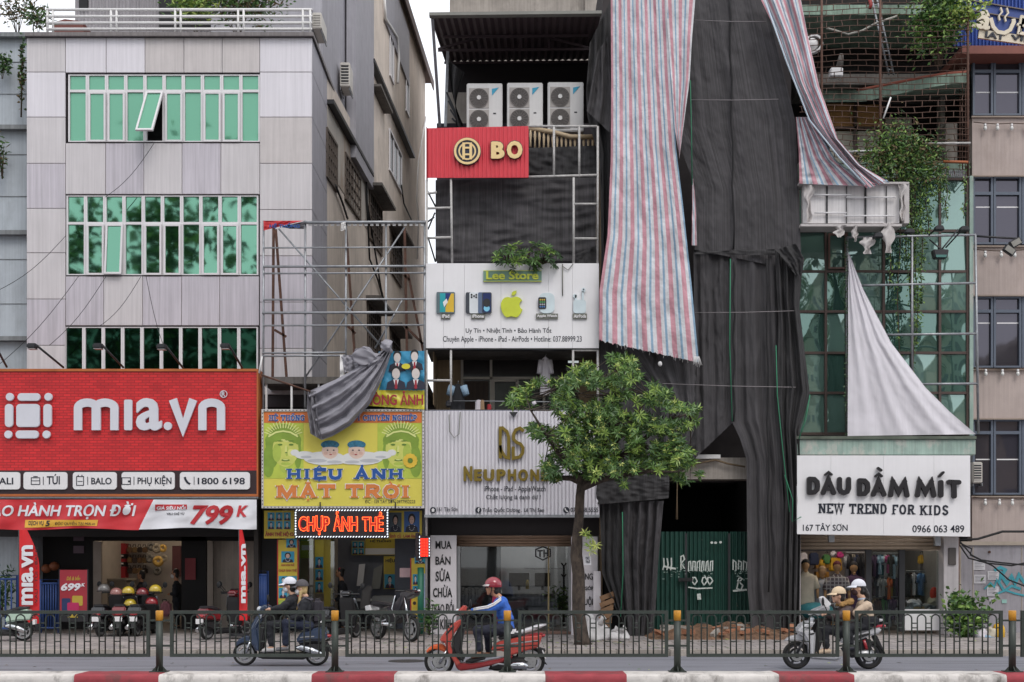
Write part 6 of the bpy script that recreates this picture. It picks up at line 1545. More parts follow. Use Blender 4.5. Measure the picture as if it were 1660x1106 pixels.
b = MB(); b.tube([P(1240, 0, NY - .62), P(1275, 100, NY - .62), P(1312, 195, NY - .62), P(1360, 255, NY - .62), P(1402, 300, NY - .62)], .02, 5); tag(b.build('rope', mat('white_rope', 'b9c6d2', .7)), 'pale blue edging rope along the diagonal striped tarpaulin', 'rope')
rr = random.Random(5); m = MB()
for i in range(22):
    x = 1000 + i * 6; y = 553 + max(0, (x - 985)) * .21; m.tube([P(x, y - 2, NY - .46), P(x + rr.uniform(-3, 3), y + rr.uniform(3, 9), NY - .47)], .004, 3)
for i in range(8): m.tube([P(1126 + i, 578, NY - .46), P(1124 + i * 2, 590 + rr.uniform(0, 8), NY - .5)], .006, 3)
tag(m.build('loose_thread', WHITE), 'frayed white threads along the lower hem of the large striped tarpaulin', 'thread')
b = MB(); b.ball(P(1070, 590, NY - .3), .05, .05, .06, 10, 8); tag(b.build('light_bulb', OFFW), 'white bulb on the dark net below the large striped tarpaulin', 'light bulb')
# rubble heap
k = NT('brown_soil'); c = k.mix(k.ramp(k.noise(k.coord(), 6, 8, .75), [(.35, g(0)),(.65, g(1))]), lin('4b362a'), lin('8a6a52')); k.l(c, k.b.inputs['Base Color']); k.b.inputs['Roughness'].default_value = .95; k.bump(k.noise(k.coord(), 18, 6), .8, .05); SOIL = k.m
b = MB(); b.smooth = True
def heap(u, v):
    x = 1045 + 250 * u; yy = 26.6 + 2.0 * v
    h_ = .30 * math.sin(math.pi * u) ** .6 * (1 - (1 - v) ** 2) * (.7 + .8 * noise.noise(Vector((u * 9, v * 4, 1)))) + .05 * noise.noise(Vector((u * 40, v * 20, 3)))
    if v == 0: h_ = -.03
    return Vector((X(x, 28), yy + .15 * noise.noise(Vector((u * 12, 1, v))), .12 + max(-.02, h_)))
b.grid(heap, 80, 20); setting(b.build('soil_heap', SOIL, fix=False), 'stuff')
BRK = mat('broken_brick', '9a6a50', .9, var=.3, bump=.4); rr = random.Random(8)
for i in range(22):
    x = rr.uniform(1055, 1285); y = rr.uniform(26.7, 27.9); c_ = Vector((X(x, 28), y, .2 + .1 * (y - 26.6) + rr.uniform(0, .04)))
    m = MB(); sx, sy, sz = rr.uniform(.05, .14), rr.uniform(.04, .08), rr.uniform(.02, .05)
    m.box(-sx, sx, -sy, sy, -sz, sz); Rm = Matrix.Rotation(rr.uniform(0, 3), 3, 'Z') @ Matrix.Rotation(rr.uniform(-.4, .4), 3, 'Y')
    m.v = [tuple(Rm @ Vector(q) + c_) for q in m.v]
    tag(m.build('rubble', BRK if i % 3 else CONC), 'broken brick and mortar lump on the brown soil before the green gate', 'rubble', 'rubble on the soil heap')
# ---------------------------------------------------------------- kids clothes shop: curtain wall, caged balconies above
QY = 29.2
kids = thing('clothes_shop_house', 'glass fronted house with a caged balcony above the white kids clothes sign', 'house', (X(1435, QY), QY, 0))
GK = glass_mirror('aqua_reflective_glass', '9fb4ad', '6a8a80', .5, .07, .7); GK2 = glass_mirror('aqua_reflective_glass_dark', '86a097', '3f5e56', .5, .08, .8)
MULL = mat('brown_mullion', '54443f', .5, .2)
MINT = mat('peeling_mint_paint', '98ada3', .85, var=.2, vs=2.6, streak=.25, dirt='bdb2ac', dirt_amt=.95)
xs = [1294, 1339, 1373, 1433, 1479, 1524, 1569]; ys = [290, 374, 440, 505, 572, 637, 703]
rr = random.Random(6)
xs0 = xs
for i in range(6):
    for j in range(6):
        x0, x1, y0, y1 = xs[i], xs[i + 1], ys[j], ys[j + 1]
        rot = rr.uniform(-.012, .012); tl = rr.uniform(-.015, .015)
        m = MB(); m.grid(lambda u, v: P(x0 + 1.5 + (x1 - x0 - 3) * u, y0 + 1.5 + (y1 - y0 - 3) * v, QY + .05 + (u - .5) * rot * 4 + (v - .5) * tl * 4 - .012 * math.sin(math.pi * u) * math.sin(math.pi * v)), 8, 8); m.smooth = True
        o = m.build('window', GK if rr.random() < .7 else GK2, kids, fix=False, smooth=True)
b = MB()
for x in xs: b.pbox(x - 2, 290, x + 2, 706, QY, .12)
for y in ys: 
    for i in range(6): b.pbox(xs[i] + 2, y - 2, xs[i + 1] - 2, y + 2, QY + .012, .1)
b.build('mullion', MULL, kids)
b = MB()
for x0, y0, x1, y1 in ((1343, 378, 1346, 436),(1370, 378, 1373, 436)): b.pbox(x0, y0, x1, y1, QY - .05, .06)
b.pbox(1346, 378, 1370, 381, QY - .05, .06); b.pbox(1346, 433, 1370, 436, QY - .05, .06); b.build('sash', mat('brown_sash', '6b5048', .5), kids)
b = MB(); b.pbox(1572, 285, 1578, 706, QY - .05, .5); b.build('corner_pier', MINT, kids)
b = MB(); b.pbox(1290, 290, 1572, 706, QY + .35, .2); b.build('dark_backing', BLACK, kids)
b = MB(); b.pbox(1291, 712, 1582, 738, 28.15, 1.5); b.build('ledge', MINT, kids, bevel=.02); b = MB(); b.pbox(1290, 707, 1583, 711.8, 28.1, 1.5); b.build('ledge_top', mat('mossy_ledge', '5d6459', .9, var=.4), kids)
# upper storeys behind the cage
b = MB(); b.pbox(1240, -60, 1570, 300, 31.5, .3); b.build('upper_wall', mat('upper_wall_dark', '231e1d', .9, var=.3, streak=.3), kids)
b = MB(); b.pbox(1300, 120, 1570, 137, 30.2, 1.3)
MINTD = mat('dirty_mint_slab', '8fa595', .9, var=.35, vs=1.5, streak=.4, dirt='4a443f', dirt_amt=.8)
pts = [(1300, 122),(1360, 124),(1400, 130),(1440, 122),(1500, 116),(1566, 112)]
b.build('slab', CONCD, kids)
b = MB()
def slabf(u, v):
    x, y = resample([(1330, 146),(1400, 146),(1440, 138),(1500, 126),(1540, 120),(1570, 118)], u)
    Yd = 30.6 - 1.6 * max(0, min(1, (u - .15) / .6)); return P(x, y + (1 - v) * 0 + v * 20 * (1 - .2 * u), Yd)
b.smooth = True; b.grid(slabf, 30, 3)
b.grid(lambda u, v: slabf(u, 1).lerp(P(resample([(1330, 146),(1570, 140)], u)[0], 160, 31.4), v), 30, 2); b.grid(lambda u, v: slabf(u, 0).lerp(P(resample([(1330, 146),(1570, 140)], u)[0], 130, 31.4), v), 30, 2)
b.build('balcony_slab', MINTD, kids, fix=False)
b = MB(); b.tube([Vector(slabf(u / 20, 0)) + Vector((0, .05, .02)) for u in range(5, 21)], .05, 6); b.build('balcony_kerb', mat('terracotta', '8a4a3a', .8), kids)
b = MB(); b.pbox(1300, 8, 1570, 24, 29.6, 2); b.build('slab', MINTD, kids)
b = MB(); b.pbox(1340, 168, 1388, 210, 31.2, .2); b.pbox(1390, 170, 1432, 208, 31.2, .2); b.build('window_curtain', mat('amber_curtain', 'b98a58', .8, var=.2), kids)  # plain amber curtain panels behind the cage
b = MB(); b.pbox(1345, 213, 1384, 262, 31.2, .2); b.pbox(1390, 213, 1430, 262, 31.2, .2); b.pbox(1436, 190, 1478, 262, 31.2, .2); b.build('window', mat('milky_pane', 'b0ab9c', .5, var=.15), kids)
b = MB(); b.pbox(1340, 205, 1480, 209, 31.1, .1); b.pbox(1385, 168, 1389, 290, 31.1, .1); b.pbox(1432, 168, 1435, 290, 31.1, .1); b.build('window_frame', MULL, kids)
b = MB(); b.pbox(1525, 145, 1532, 290, 31, .3); b.pbox(1533, 200, 1552, 290, 30.6, .3); b.build('pier', CONC, kids)
b = MB(); b.pbox(1296, 262, 1572, 290, 30, .5); b.build('parapet', MINTD, kids)
b = MB()
for i in range(14): b.tube([P(1525 + i * 3.4, 277, 29.0), P(1525 + i * 3.4, 288, 28.8)], .02, 6)
b.build('tile_coping', mat('grey_tile', '77757a', .7), kids)
# rebar cage
cage = thing('security_cage', 'rusty brick patterned security cage over the upper balconies', 'cage', tuple(P(1435, 290, 28.9)))
m = MB(); rr = random.Random(11)
def cg(x, y):
    b_ = math.sin(max(0, min(1, (y - 130) / 150)) * math.pi) if y > 130 else math.sin(max(0, min(1, y / 125)) * math.pi)
    return P(x, y + 1.1 * noise.noise(Vector((x * .05, y * .2, 0))) + 2.0 * math.sin(x * .03 + y * .01) * (1 if x < 1420 else .6) - (x - 1430) * .02 * (y < 130), 28.9 - .35 * b_)
rows = [(-4 + i * 9.3) for i in range(32)]
for i, y in enumerate(rows):
    m.tube([cg(x, y) for x in range(1296, 1573, 23)], .0095, 4, caps=False)
    if i:
        for x in range(1300 + (i % 2) * 13, 1570, 26): m.tube([cg(x + rr.uniform(-1.5, 1.5), rows[i - 1]), cg(x + rr.uniform(-1.5, 1.5), y)], .0095, 4, caps=False)
m.build('bar_grid', mat('rebar_rust', '5b443a', .8, .1, var=.3, vs=10), cage)
for x in (1427, 1569, 1332): b = MB(); b.tube([P(x, y, 28.85 - (.3 if 20 < y < 270 else 0)) for y in (-10, 60, 130, 200, 292)], .028, 6); b.build('post', RUST, cage)
m = MB()
for i in range(24): y = 110 + i * 8; m.tube([P(1552, y - 2, 30.2), P(1569, y, 28.85)], .011, 4)
for x, Yq in ((1556, 29.9),(1560, 29.5),(1565, 29.2)): m.tube([P(x, 110, Yq), P(x, 295, Yq)], .011, 4)
m.build('side_bar_grid', RUST, cage)
for a, c, lb in (((1416, 2),(1443, 122), 'left rail of the pale ladder behind the cage'), ):
    t = thing('ladder', 'pale grey metal ladder leaning behind the rusty cage', 'ladder', tuple(P(1445, 122, 29.3)))
    for dx in (0, 8): b = MB(); b.tube([P(1413 + dx, -4, 29.0), P(1441 + dx, 122, 29.3)], .022, 6); b.build('rail', STEEL, t)
    for i in range(8): b = MB(); b.tube([P(1415 + i * 3.5, 8 + i * 15, 29.1), P(1423 + i * 3.5, 8 + i * 15, 29.1)], .014, 5); b.build('rung', STEEL, t)
b = MB(); b.tube([P(1340, 46, 28.7), P(1355, 50, 28.7), P(1375, 56, 28.7), P(1398, 50, 28.7), P(1420, 38, 28.7), P(1455, 26, 28.7)], .025, 6); tag(b.build('rope', mat('twisted_rope', 'a5a29a', .8, var=.5, vs=25)), 'twisted pale rope sagging across the upper cage', 'rope')
b = MB(); b.tube([P(1409, -5, 28.8), P(1412, 8, 28.8), P(1410, 14, 28.8)], .04, 6); tag(b.build('pipe', mat('red_pipe', '8f2f2a', .6)), 'short red pipe at the top of the cage beside the ladder', 'pipe')
t = thing('fan', 'round white wall fan behind the upper left of the cage', 'fan', tuple(P(1320, 75, 29.6)))
b = MB(); b.disc(P(1319, 72, 29.6), .22, (.4, 1, 0), .12, 20, .18); b.build('cage_ring', WHITE, t); b = MB(); b.ball(P(1317, 72, 29.62), .15, .1, .15); b.build('motor', WHITE, t)
t = thing('box', 'white plastic box with a dark pot on the upper balcony floor', 'box', tuple(P(1357, 124, 29.5)))
b = MB(); b.pbox(1347, 109, 1367, 123, 29.5, .25); b.build('tub', OFFW, t, bevel=.02); b = MB(); b.tube([P(1361, 108, 29.6), P(1364, 88, 29.6)],[.09, .05], 8); b.build('pot', CONCD, t)
b = MB(); b.tube([P(1375, 246, 28.6), P(1440, 244, 28.6)], .025, 6); tag(b.build('pipe', WHITE), 'white pipe end sticking out of the vine behind the striped tarpaulin', 'pipe')
b = MB(); b.tube([P(1500, 233, 28.5), P(1573, 232, 28.5)], .025, 6); tag(b.build('pipe', PWH), 'pale pipe across the lower right of the cage', 'pipe')
b = MB(); b.tube([P(1529, 262, 28.5), P(1569, 263, 28.5)], .03, 6); tag(b.build('pipe', mat('orange_pipe', 'a5603c', .7)), 'orange rusty pipe at the lower right of the cage', 'pipe')
b = MB(); b.tube([P(1444, 158, 28.4), P(1432, 192, 28.4)], .02, 5); tag(b.build('stick', WHITE), 'thin white stick poking out under the balcony slab', 'stick')
# greenery on the cage and the hanging creeper
base = P(1522, 108, 28.8)
shrub('shrub', 'leafy bush growing through the top right of the rusty cage', 'shrub', base, 1.35, 1.75, .5, 2300, .12, .065, [0, 1, 1, 2], 61, 10)
shrub('shrub', 'yellowish sprig in front of the coffee sign beside the big bush', 'shrub', P(1570, 55, 28.7), 1.0, .8, .3, 260, .12, .08, [2, 3, 3], 62, 5)
t = thing('creeper', 'green creeper spilling over the parapet and hanging down the glass front', 'creeper', tuple(P(1465, 290, 28.6)))
rr = random.Random(13); fo = MB(); st = MB()
for i in range(3400):
    x = rr.gauss(1460, 36); y = 262 + rr.gauss(0, 22) - max(0, 18 - abs(x - 1455) * .4)
    if not 1380 < x < 1535: continue
    fo.use(LEAF[rr.choice([0, 1, 1, 2, 4])]); leaf(fo, P(x, y, 28.55 + rr.gauss(0, .16)), Vector((rr.uniform(-1, 1), rr.uniform(-1, .3), rr.uniform(-1, .6))), rr.uniform(.07, .15), .045, rr)
for x, y1, n, sp in ((1478, 520, 420, 5),(1487, 560, 460, 6),(1470, 420, 260, 6),(1495, 470, 300, 5),(1462, 360, 200, 6),(1505, 380, 200, 6),(1522, 330, 150, 5),(1400, 345, 60, 4),(1534, 355, 70, 3),(1455, 640, 110, 3),(1482, 640, 160, 4),(1443, 470, 90, 4),(1564, 350, 60, 3)):
    x0 = x + rr.uniform(-6, 6); pp = [P(x0 + (x - x0) * q / 10 + 2 * math.sin(q * 1.3 + x), 262 + (y1 - 262) * q / 10, 28.5) for q in range(11)]
    st.tube(pp, .01, 4)
    for i in range(n):
        q = rr.uniform(0, 1) ** 1.2; y = 268 + (y1 - 268) * q
        fo.use(LEAF[rr.choice([0, 1, 1, 2])]); leaf(fo, P(x + rr.gauss(0, sp * (1 - q * .5)) + 2 * math.sin(q * 13 + x), y, 28.5 + rr.gauss(0, .06)), Vector((rr.uniform(-1, 1), rr.uniform(-1, .2), rr.uniform(-1.4, .2))), rr.uniform(.06, .12), .04, rr)
st.build('stem', mat('twig_bark', '4b3d30'), t); fo.build('foliage', None, t, fix=False)
t = thing('creeper', 'thin dark creeper on the edge of the white hanging cloth', 'creeper', tuple(P(1373, 390, 28.4))); fo = MB()
for i in range(170): y = rr.uniform(385, 705); fo.use(LEAF[0]); leaf(fo, P(1372 + rr.gauss(0, 1.2), y, 28.25), Vector((rr.uniform(-1, 1), -.3, rr.uniform(-1, .3))), .06, .035, rr)
fo.build('foliage', None, t, fix=False); b = MB(); b.tube([P(1373, 385, 28.27), P(1373, 705, 28.27)], .008, 4); b.build('stem', DARK, t)
# torn white light box
lb = thing('light_box', 'torn empty white light box with bare tubes under the striped tarpaulin', 'sign', tuple(P(1385, 365, 28.2)))
b = MB(); b.pbox(1302, 300, 1458, 362, 28.12, .2); b.build('back_panel', mat('box_white', 'dedada', .6, var=.1, streak=.2), lb)
b = MB(); b.pbox(1296, 295, 1474, 298, 28.0, .5); b.pbox(1298, 363, 1462, 367, 28.0, .5); b.pbox(1466, 298, 1474, 362, 28.05, .3); b.build('box_frame', mat('dirty_white', 'b9b3b2', .6, var=.2), lb)
for x in (1339.5, 1402, 1372, 1437): b = MB(); b.pbox(x, 302, x + (2.6 if x in (1339.5, 1402) else .8), 362, 28.08, .03); b.build('strut', DARK, lb)
for y, x0, x1 in ((316, 1320, 1380),(320, 1372, 1452),(345, 1320, 1372),(350, 1368, 1450)): b = MB(); b.tube([P(x0, y, 28.05), P(x1, y, 28.05)], .018, 6); b.build('lamp_tube', OFFW, lb)
rr = random.Random(14)
for i, (x0, y0, x1, y1) in enumerate(((1304, 300, 1318, 360),(1457, 298, 1468, 358),(1350, 365, 1372, 385),(1380, 365, 1392, 392),(1428, 362, 1452, 410),(1395, 385, 1418, 412))):
    m = MB(); m.smooth = True
    m.grid(lambda u, v: P(x0 + (x1 - x0) * (.5 + (u - .5) * (1 - .6 * v) * (1 + .4 * math.sin(v * 9 + i))) + 4 * noise.noise(Vector((v * 4, i, 0))), y0 + (y1 - y0) * v, 28.0 + .05 * math.sin(u * 7 + v * 5)), 8, 16)
    m.build('torn_film', mat('torn_film', 'c2bcba', .5, var=.2), lb, fix=False)
# sign lamps and pipe frame
pf2 = thing('pipe_scaffold', 'galvanised pipe frame holding the white hanging cloth', 'frame', tuple(P(1480, 706, 28.3)))
for a, c in (((1373, 385),(1373, 706)),((1373, 385),(1582, 381)),((1478.5, 384),(1478.5, 610)),((1581, 381),(1586, 703)),((1395, 463),(1582, 459)),((1437, 543),(1583, 541)),((1490, 623),(1584, 622))):
    b = MB(); b.tube([P(*a, 28.3), P(*c, 28.3)], .028, 6); b.build('pipe', STEEL, pf2)
for hx, hy, bx, by, lb_ in ((1524, 368, 1505, 382, 'black lamp pointing down on the pipe frame right of the creeper'),(1565, 369, 1533, 402, 'black lamp on a slanting arm at the right end of the pipe frame'),(1425, 380, 1432, 372, 'black lamp hidden in the torn film under the light box'),(1476, 373, 1470, 380, 'black lamp partly covered by the creeper')):
    t = thing('floodlight', lb_, 'sign lamp', tuple(P(hx, hy, 28.0)), 'lamps on the pipe frame'); p = P(hx, hy, 27.9)
    b = MB(); b.prism([(hx - 8, hy + 4),(hx - 5, hy - 3),(hx + 5, hy - 3),(hx + 8, hy + 4)], 27.85, .18); b.build('lamp_head', DARK, t, bevel=.01); b = MB(); b.tube([P(bx, by, 28.3), P(hx, hy - 2, 27.95)], .018, 5); b.build('arm', DARK, t)
t = thing('floodlight', 'large dark hanging lamp on two arms below the pipe frame', 'sign lamp', tuple(P(1527, 412, 28.0)))
b = MB(); b.prism([(1513, 404),(1539, 404),(1536, 418),(1516, 418)], 27.8, .2); b.build('lamp_head', DARK, t, bevel=.02); b = MB(); b.prism([(1517, 413),(1535, 413),(1534, 417),(1518, 417)], 27.79, .02); b.build('lens', mat('lamp_lens', '4f7a74', .2), t)
for a in ((1507, 389),(1553, 372)): b = MB(); b.tube([P(*a, 28.2), P(1526, 405, 27.9)], .018, 5); b.build('arm', DARK, t)
# white hanging cloth
t = drape('hanging_cloth', [(1375, 410),(1375, 560),(1374, 707)],[(1377, 412),(1400, 470),(1445, 556),(1500, 628),(1540, 668),(1582, 704)], 28.2, mat('white_cloth', 'd3cfd5', .6, var=.06, vs=1, streak=.1), None, 60, 80, 3, .05, 51, .06, .007, .5)
tag(t, 'white cloth triangle hanging loose from the pipe frame over the glass front', 'cloth')
# sign
KSY = 28.0
ks = thing('shop_sign', 'white sheet metal kids clothes sign with dark rounded letters', 'sign', tuple(P(1433, 870, KSY)))
b = MB(); xq = [1292, 1347, 1432, 1514, 1573]
def shear_box(mb, x0, x1, y0a, y0b, y1a, y1b, Y, d):
    p = [P(x0, y1a, Y), P(x1, y1b, Y), P(x1, y0b, Y), P(x0, y0a, Y)]; q = [v + Vector((0, d, 0)) for v in p]
    mb.add(p + q, [(0, 1, 2, 3),(7, 6, 5, 4),(0, 4, 5, 1),(1, 5, 6, 2),(2, 6, 7, 3),(3, 7, 4, 0)])
for x0, x1 in zip(xq, xq[1:]):
    f = lambda x: 866 + 4 * (x - 1293) / 280
    shear_box(b, x0 + .15, x1 - .15, 738.5, 738.5, f(x0), f(x1), KSY, .3)
b.build('board', WSG, ks)
CH = mat('charcoal_letter', '191519', .45)
def puffy(strokes, name='lettering'):
    m = MB()
    for i, (w_, pts) in enumerate(strokes): m.rstroke(pts, w_, KSY - .085 - .0071 * i, .075)
    m.build(name, CH, ks)
def pD(x, dy): puffy([(7.6, [(x, 777 + dy),(x, 799 + dy)]),(7.6, [(x, 777 + dy),(x + 8, 777.5 + dy),(x + 12.6, 782 + dy),(x + 13.4, 788 + dy),(x + 12.6, 794 + dy),(x + 8, 798.5 + dy),(x, 799 + dy)])])
def pA(cx, dy, acc): 
    puffy([(7.6, [(cx - 8.6, 799 + dy),(cx, 777.5 + dy),(cx + 8.6, 799 + dy)]),(5, [(cx - 4, 793 + dy),(cx + 4, 793 + dy)]),(3.6, [(cx - 5, 769.5 + dy),(cx, 765.5 + dy),(cx + 5, 769.5 + dy)])] + ([(4, [(cx - 1, 756.5 + dy),(cx + 4, 760 + dy)])] if acc else []))
pD(1312.5, -.5); pA(1343.5, 0, False); puffy([(7.6, [(1361.5, 777),(1361.5, 792),(1364, 797),(1369, 799),(1374, 797),(1376.2, 792),(1376.2, 777)])])
pD(1394, 2); pA(1425, 2.5, True)
for x in (1444.5, 1488): puffy([(7.8, [(x, 802.5),(x + 3.5, 780.5),(x + 13, 798),(x + 22.5, 781),(x + 26.5, 803)])])
puffy([(7.8, [(1526, 782),(1526, 803)]),(4.2, [(1523.5, 772),(1529.5, 766)])]); puffy([(7.6, [(1539, 781.5),(1555, 782)]),(7.8, [(1547, 782),(1547.6, 804.5)])])
for s, bx in (('NEW', (1327, 816.5, 1368, 832)),('TREND', (1377, 817, 1438, 833)),('FOR', (1446, 818.5, 1483, 834)),('KIDS', (1491, 819.5, 1538, 835))):
    slab(MB(), s, bx, KSY - .008, .007, .19, .36, .12).build('lettering', INK, ks)
text(ks, '167 TÂY SƠN', (1301.5, 848, 1374, 861), KSY, INK, .006, .012); text(ks, '0966 063 489', (1479, 851.5, 1563, 863.5), KSY, INK, .006, .012)
# ground floor
shutter_roll(1296, 868, 1532, 891, 28.6, kids, mat('tan_shutter', 'a39280', .5, .1, var=.1, streak=.1))
for r_ in ((1294, 868, 1298, 1024, 28.55, .4),(1530, 866, 1554, 1040, 28.4, .5)): b = MB(); b.pbox(*r_); b.build('pillar', mat('white_pillar', 'b4aeb0', .7, var=.12, streak=.2), kids)
b = MB(); b.pbox(1538, 888, 1550, 916, 28.36, .035); b.build('meter_box', mat('meter_dark', '4a4442', .6), kids, bevel=.008)
b = MB()
for x in (1344, 1516): b.pbox(x, 868, x + 9, 879 + (x > 1400) * 6, 28.3, .12)
b.build('shutter_guide', STEEL, kids)
b = MB()
for x0, x1 in ((1404, 1413),(1458, 1467),(1525, 1529)): b.pbox(x0, 891, x1, 1024, 28.7, .1)
b.pbox(1298, 891, 1404, 893, 28.72, .08); b.build('door_frame', DARK, kids)
for x0, x1 in ((1413, 1458),(1467, 1525)): b = MB(); b.pbox(x0, 893, x1, 1022, 28.75, .012); b.build('glass_door', glass_clear('kids_glass', 'dde4e4', .02), kids)
b = MB(); b.box(X(1294, 28.6), X(1532, 28.6), 28.4, 33, .1, .135); b.build('shop_floor', mat('shop_floor', '6c6460'), kids); b = MB(); b.box(X(1290, 33), X(1560, 33), 32.4, 32.6, .1, 4); b.box(X(1294, 28.8) - .1, X(1294, 28.8), 28.8, 32.5, .1, 4); b.box(X(1532, 28.8), X(1532, 28.8) + .1, 28.8, 32.5, .1, 4); b.build('shop_wall', mat('kids_shop_wall', '8a8280', .8), kids); b = MB(); b.box(X(1294, 28.8), X(1532, 28.8), 28.85, 32.5, 3.0, 3.05); b.build('ceiling', mat('shop_ceiling', 'a8a5a2'), kids)
tube_lamp(X(1315, 30), X(1395, 30), 29.6, 2.98, 'lit ceiling lamp above the mannequins of the kids shop', .12, emit('kids_lamp', 'fff0dc', 20)); tube_lamp(X(1425, 30), X(1500, 30), 29.7, 2.98, 'lit ceiling lamp above the clothes racks of the kids shop', .12, emit('kids_lamp', 'fff0dc', 20))
b = MB(); b.pbox(1467, 988, 1525, 1022, 28.68, .05); b.build('white_plinth', OFFW, kids)
# wares
names = list(CL); rr = random.Random(21)
def rail(x0, x1, y, Y, label):
    b = MB(); b.tube([P(x0, y, Y), P(x1, y, Y)], .018, 6); tag(b.build('clothes_rail', STEEL), label, 'clothes rail', 'clothes rails of the kids shop')
rows = [('upper left', 1372, 1402, 896, 5.2, 60, 30.0, ['grey', 'black', 'cream', 'navy', 'black', 'darkgrey']),('upper middle', 1416, 1456, 897, 4.4, 40, 30.2, ['purple', 'navy', 'lightblue', 'teal', 'white', 'pink', 'black', 'lightblue', 'grey', 'darkgrey']),('middle', 1416, 1456, 934, 4.6, 38, 30.2, ['purple', 'navy', 'white', 'grey', 'black', 'orange', 'yellow', 'darkgrey', 'purple']),('lower middle', 1416, 1456, 968, 5, 46, 30.2, ['tan', 'brown', 'navy', 'green', 'darkgrey', 'grey', 'purple', 'white']),('right', 1470, 1522, 926, 5.2, 46, 30.2, ['black', 'brown', 'white', 'darkgrey', 'blue', 'lightblue', 'black', 'black', 'cream', 'black'])]
words = ['first', 'second', 'third', 'fourth', 'fifth', 'sixth', 'seventh', 'eighth', 'ninth', 'tenth', 'eleventh', 'twelfth']
for nm, x0, x1, y, st_, h_, Y, cols_ in rows:
    rail(x0 - 1, x1 + 2, y, Y, f'{nm} clothes rail of the kids shop')
    x = x0 + 2; i = 0
    while x < x1 and i < len(words):
        c = cols_[i % len(cols_)]
        garment(x, y + 2, st_ * 1.5, h_ * rr.uniform(.75, 1.0), Y + rr.uniform(-.12, .12), CL[c], f'{ {"darkgrey": "dark grey", "lightblue": "light blue"}.get(c, c) } garment, {words[i]} from the left on the {nm} rail of the kids shop', 'clothes on the rails of the kids shop', None, True, False); x += st_; i += 1
def mannequin(x, y0, shirt, shorts, label, head, Y=29.6):
    t = thing('mannequin', label, 'mannequin', tuple(P(x, 1015, Y)), 'child mannequins of the kids shop')
    s = Y / F; SKM = mat('mannequin_skin', 'b08a62', .6)
    m = MB(); m.smooth = True
    prof = [(0, 4),(3, 6),(6, 15),(12, 18),(30, 15),(50, 16),(56, 15)]
    def fn(u, v):
        dy, ww = resample(prof, v); a = u * 6.283; p = P(x, y0 + 22 + dy, Y); return p + Vector((math.cos(a) * ww * s * .92, math.sin(a) * ww * s * .5, 0))
    m.grid(fn, 20, 14); m.build('shirt', shirt, t, fix=False)
    for sd in (-1, 1):
        q = MB(); q.tube([P(x + sd * 12, y0 + 31, Y), P(x + sd * 19, y0 + 50, Y)],[.085, .08], 8); q.build('sleeve', shirt, t); q = MB(); q.tube([P(x + sd * 19, y0 + 49, Y), P(x + sd * 20, y0 + 66, Y)],[.04, .03], 8); q.build('arm', SKM, t)
        q = MB(); q.tube([P(x + sd * 6, y0 + 76, Y), P(x + sd * 8, y0 + 100, Y)],[.11, .105], 8); q.build('trouser_leg', shorts, t); q = MB(); q.tube([P(x + sd * 7, y0 + 99, Y), P(x + sd * 7, y0 + 126, Y)],[.05, .035], 8); q.build('leg', SKM, t)
    q = MB(); q.ball(P(x, y0 + 12, Y), .095, .10, .125); q.tube([P(x, y0 + 17, Y), P(x, y0 + 24, Y)], .05, 8); q.build('head', SKM, t); q = MB(); q.ball(P(x, y0 + 9, Y + .02), .105, .11, .105); q.build('cap', head, t)
k = NT('checked_cloth'); v = k.coord(); wv = k.n('TexBrick'); wv.inputs['Scale'].default_value = 1; wv.inputs['Brick Width'].default_value = .09; wv.inputs['Row Height'].default_value = .09; wv.inputs['Mortar Size'].default_value = .012; wv.offset = 0; wv.inputs['Color1'].default_value = lin('6e6a6e'); wv.inputs['Color2'].default_value = lin('55464c'); wv.inputs['Mortar'].default_value = lin('a9a6a6'); mp = k.n('Mapping'); mp.inputs['Rotation'].default_value = (R(90), 0, 0); k.l(v, mp.inputs[0]); k.l(mp.outputs[0], wv.inputs['Vector']); k.l(wv.outputs[0], k.b.inputs['Base Color']); k.b.inputs['Roughness'].default_value = .9
mannequin(1306, 904, CL['cream'], CL['grey'], 'child mannequin in a cream shirt and grey shorts at the left of the kids shop', CL['black']); mannequin(1333, 915, mat('cloth_palegrey', 'a0a3ab', .85, var=.2), CL['grey'], 'child mannequin in a pale grey shirt, second from the left', CL['tan'], 29.9); mannequin(1357, 907, k.m, CL['darkgrey'], 'child mannequin in a checked shirt and maroon cap', mat('cap_maroon', '5d1f2c', .8), 29.7); mannequin(1384, 908, CL['purple'], CL['darkgrey'], 'child mannequin in a purple shirt and black cap', CL['black'], 29.8)
def bag_on_wall(x, y, rx, rz, m, label, Y=30.3):
    t = thing('kids_bag', label, 'bag', tuple(P(x, y, Y)), 'small bags hung in the kids shop'); q = MB(); q.prism([(x - rx * 44, y - rz * 44),(x + rx * 44, y - rz * 44),(x + rx * 56, y + rz * 56),(x - rx * 56, y + rz * 56)], Y, .1); q.build('bag_body', m, t, bevel=.03); q = MB(); q.tube([P(x - 2, y - rz * 60, Y), P(x, y - rz * 60 - 4, Y), P(x + 2, y - rz * 60, Y)], .012, 5); q.build('strap', DARK, t)
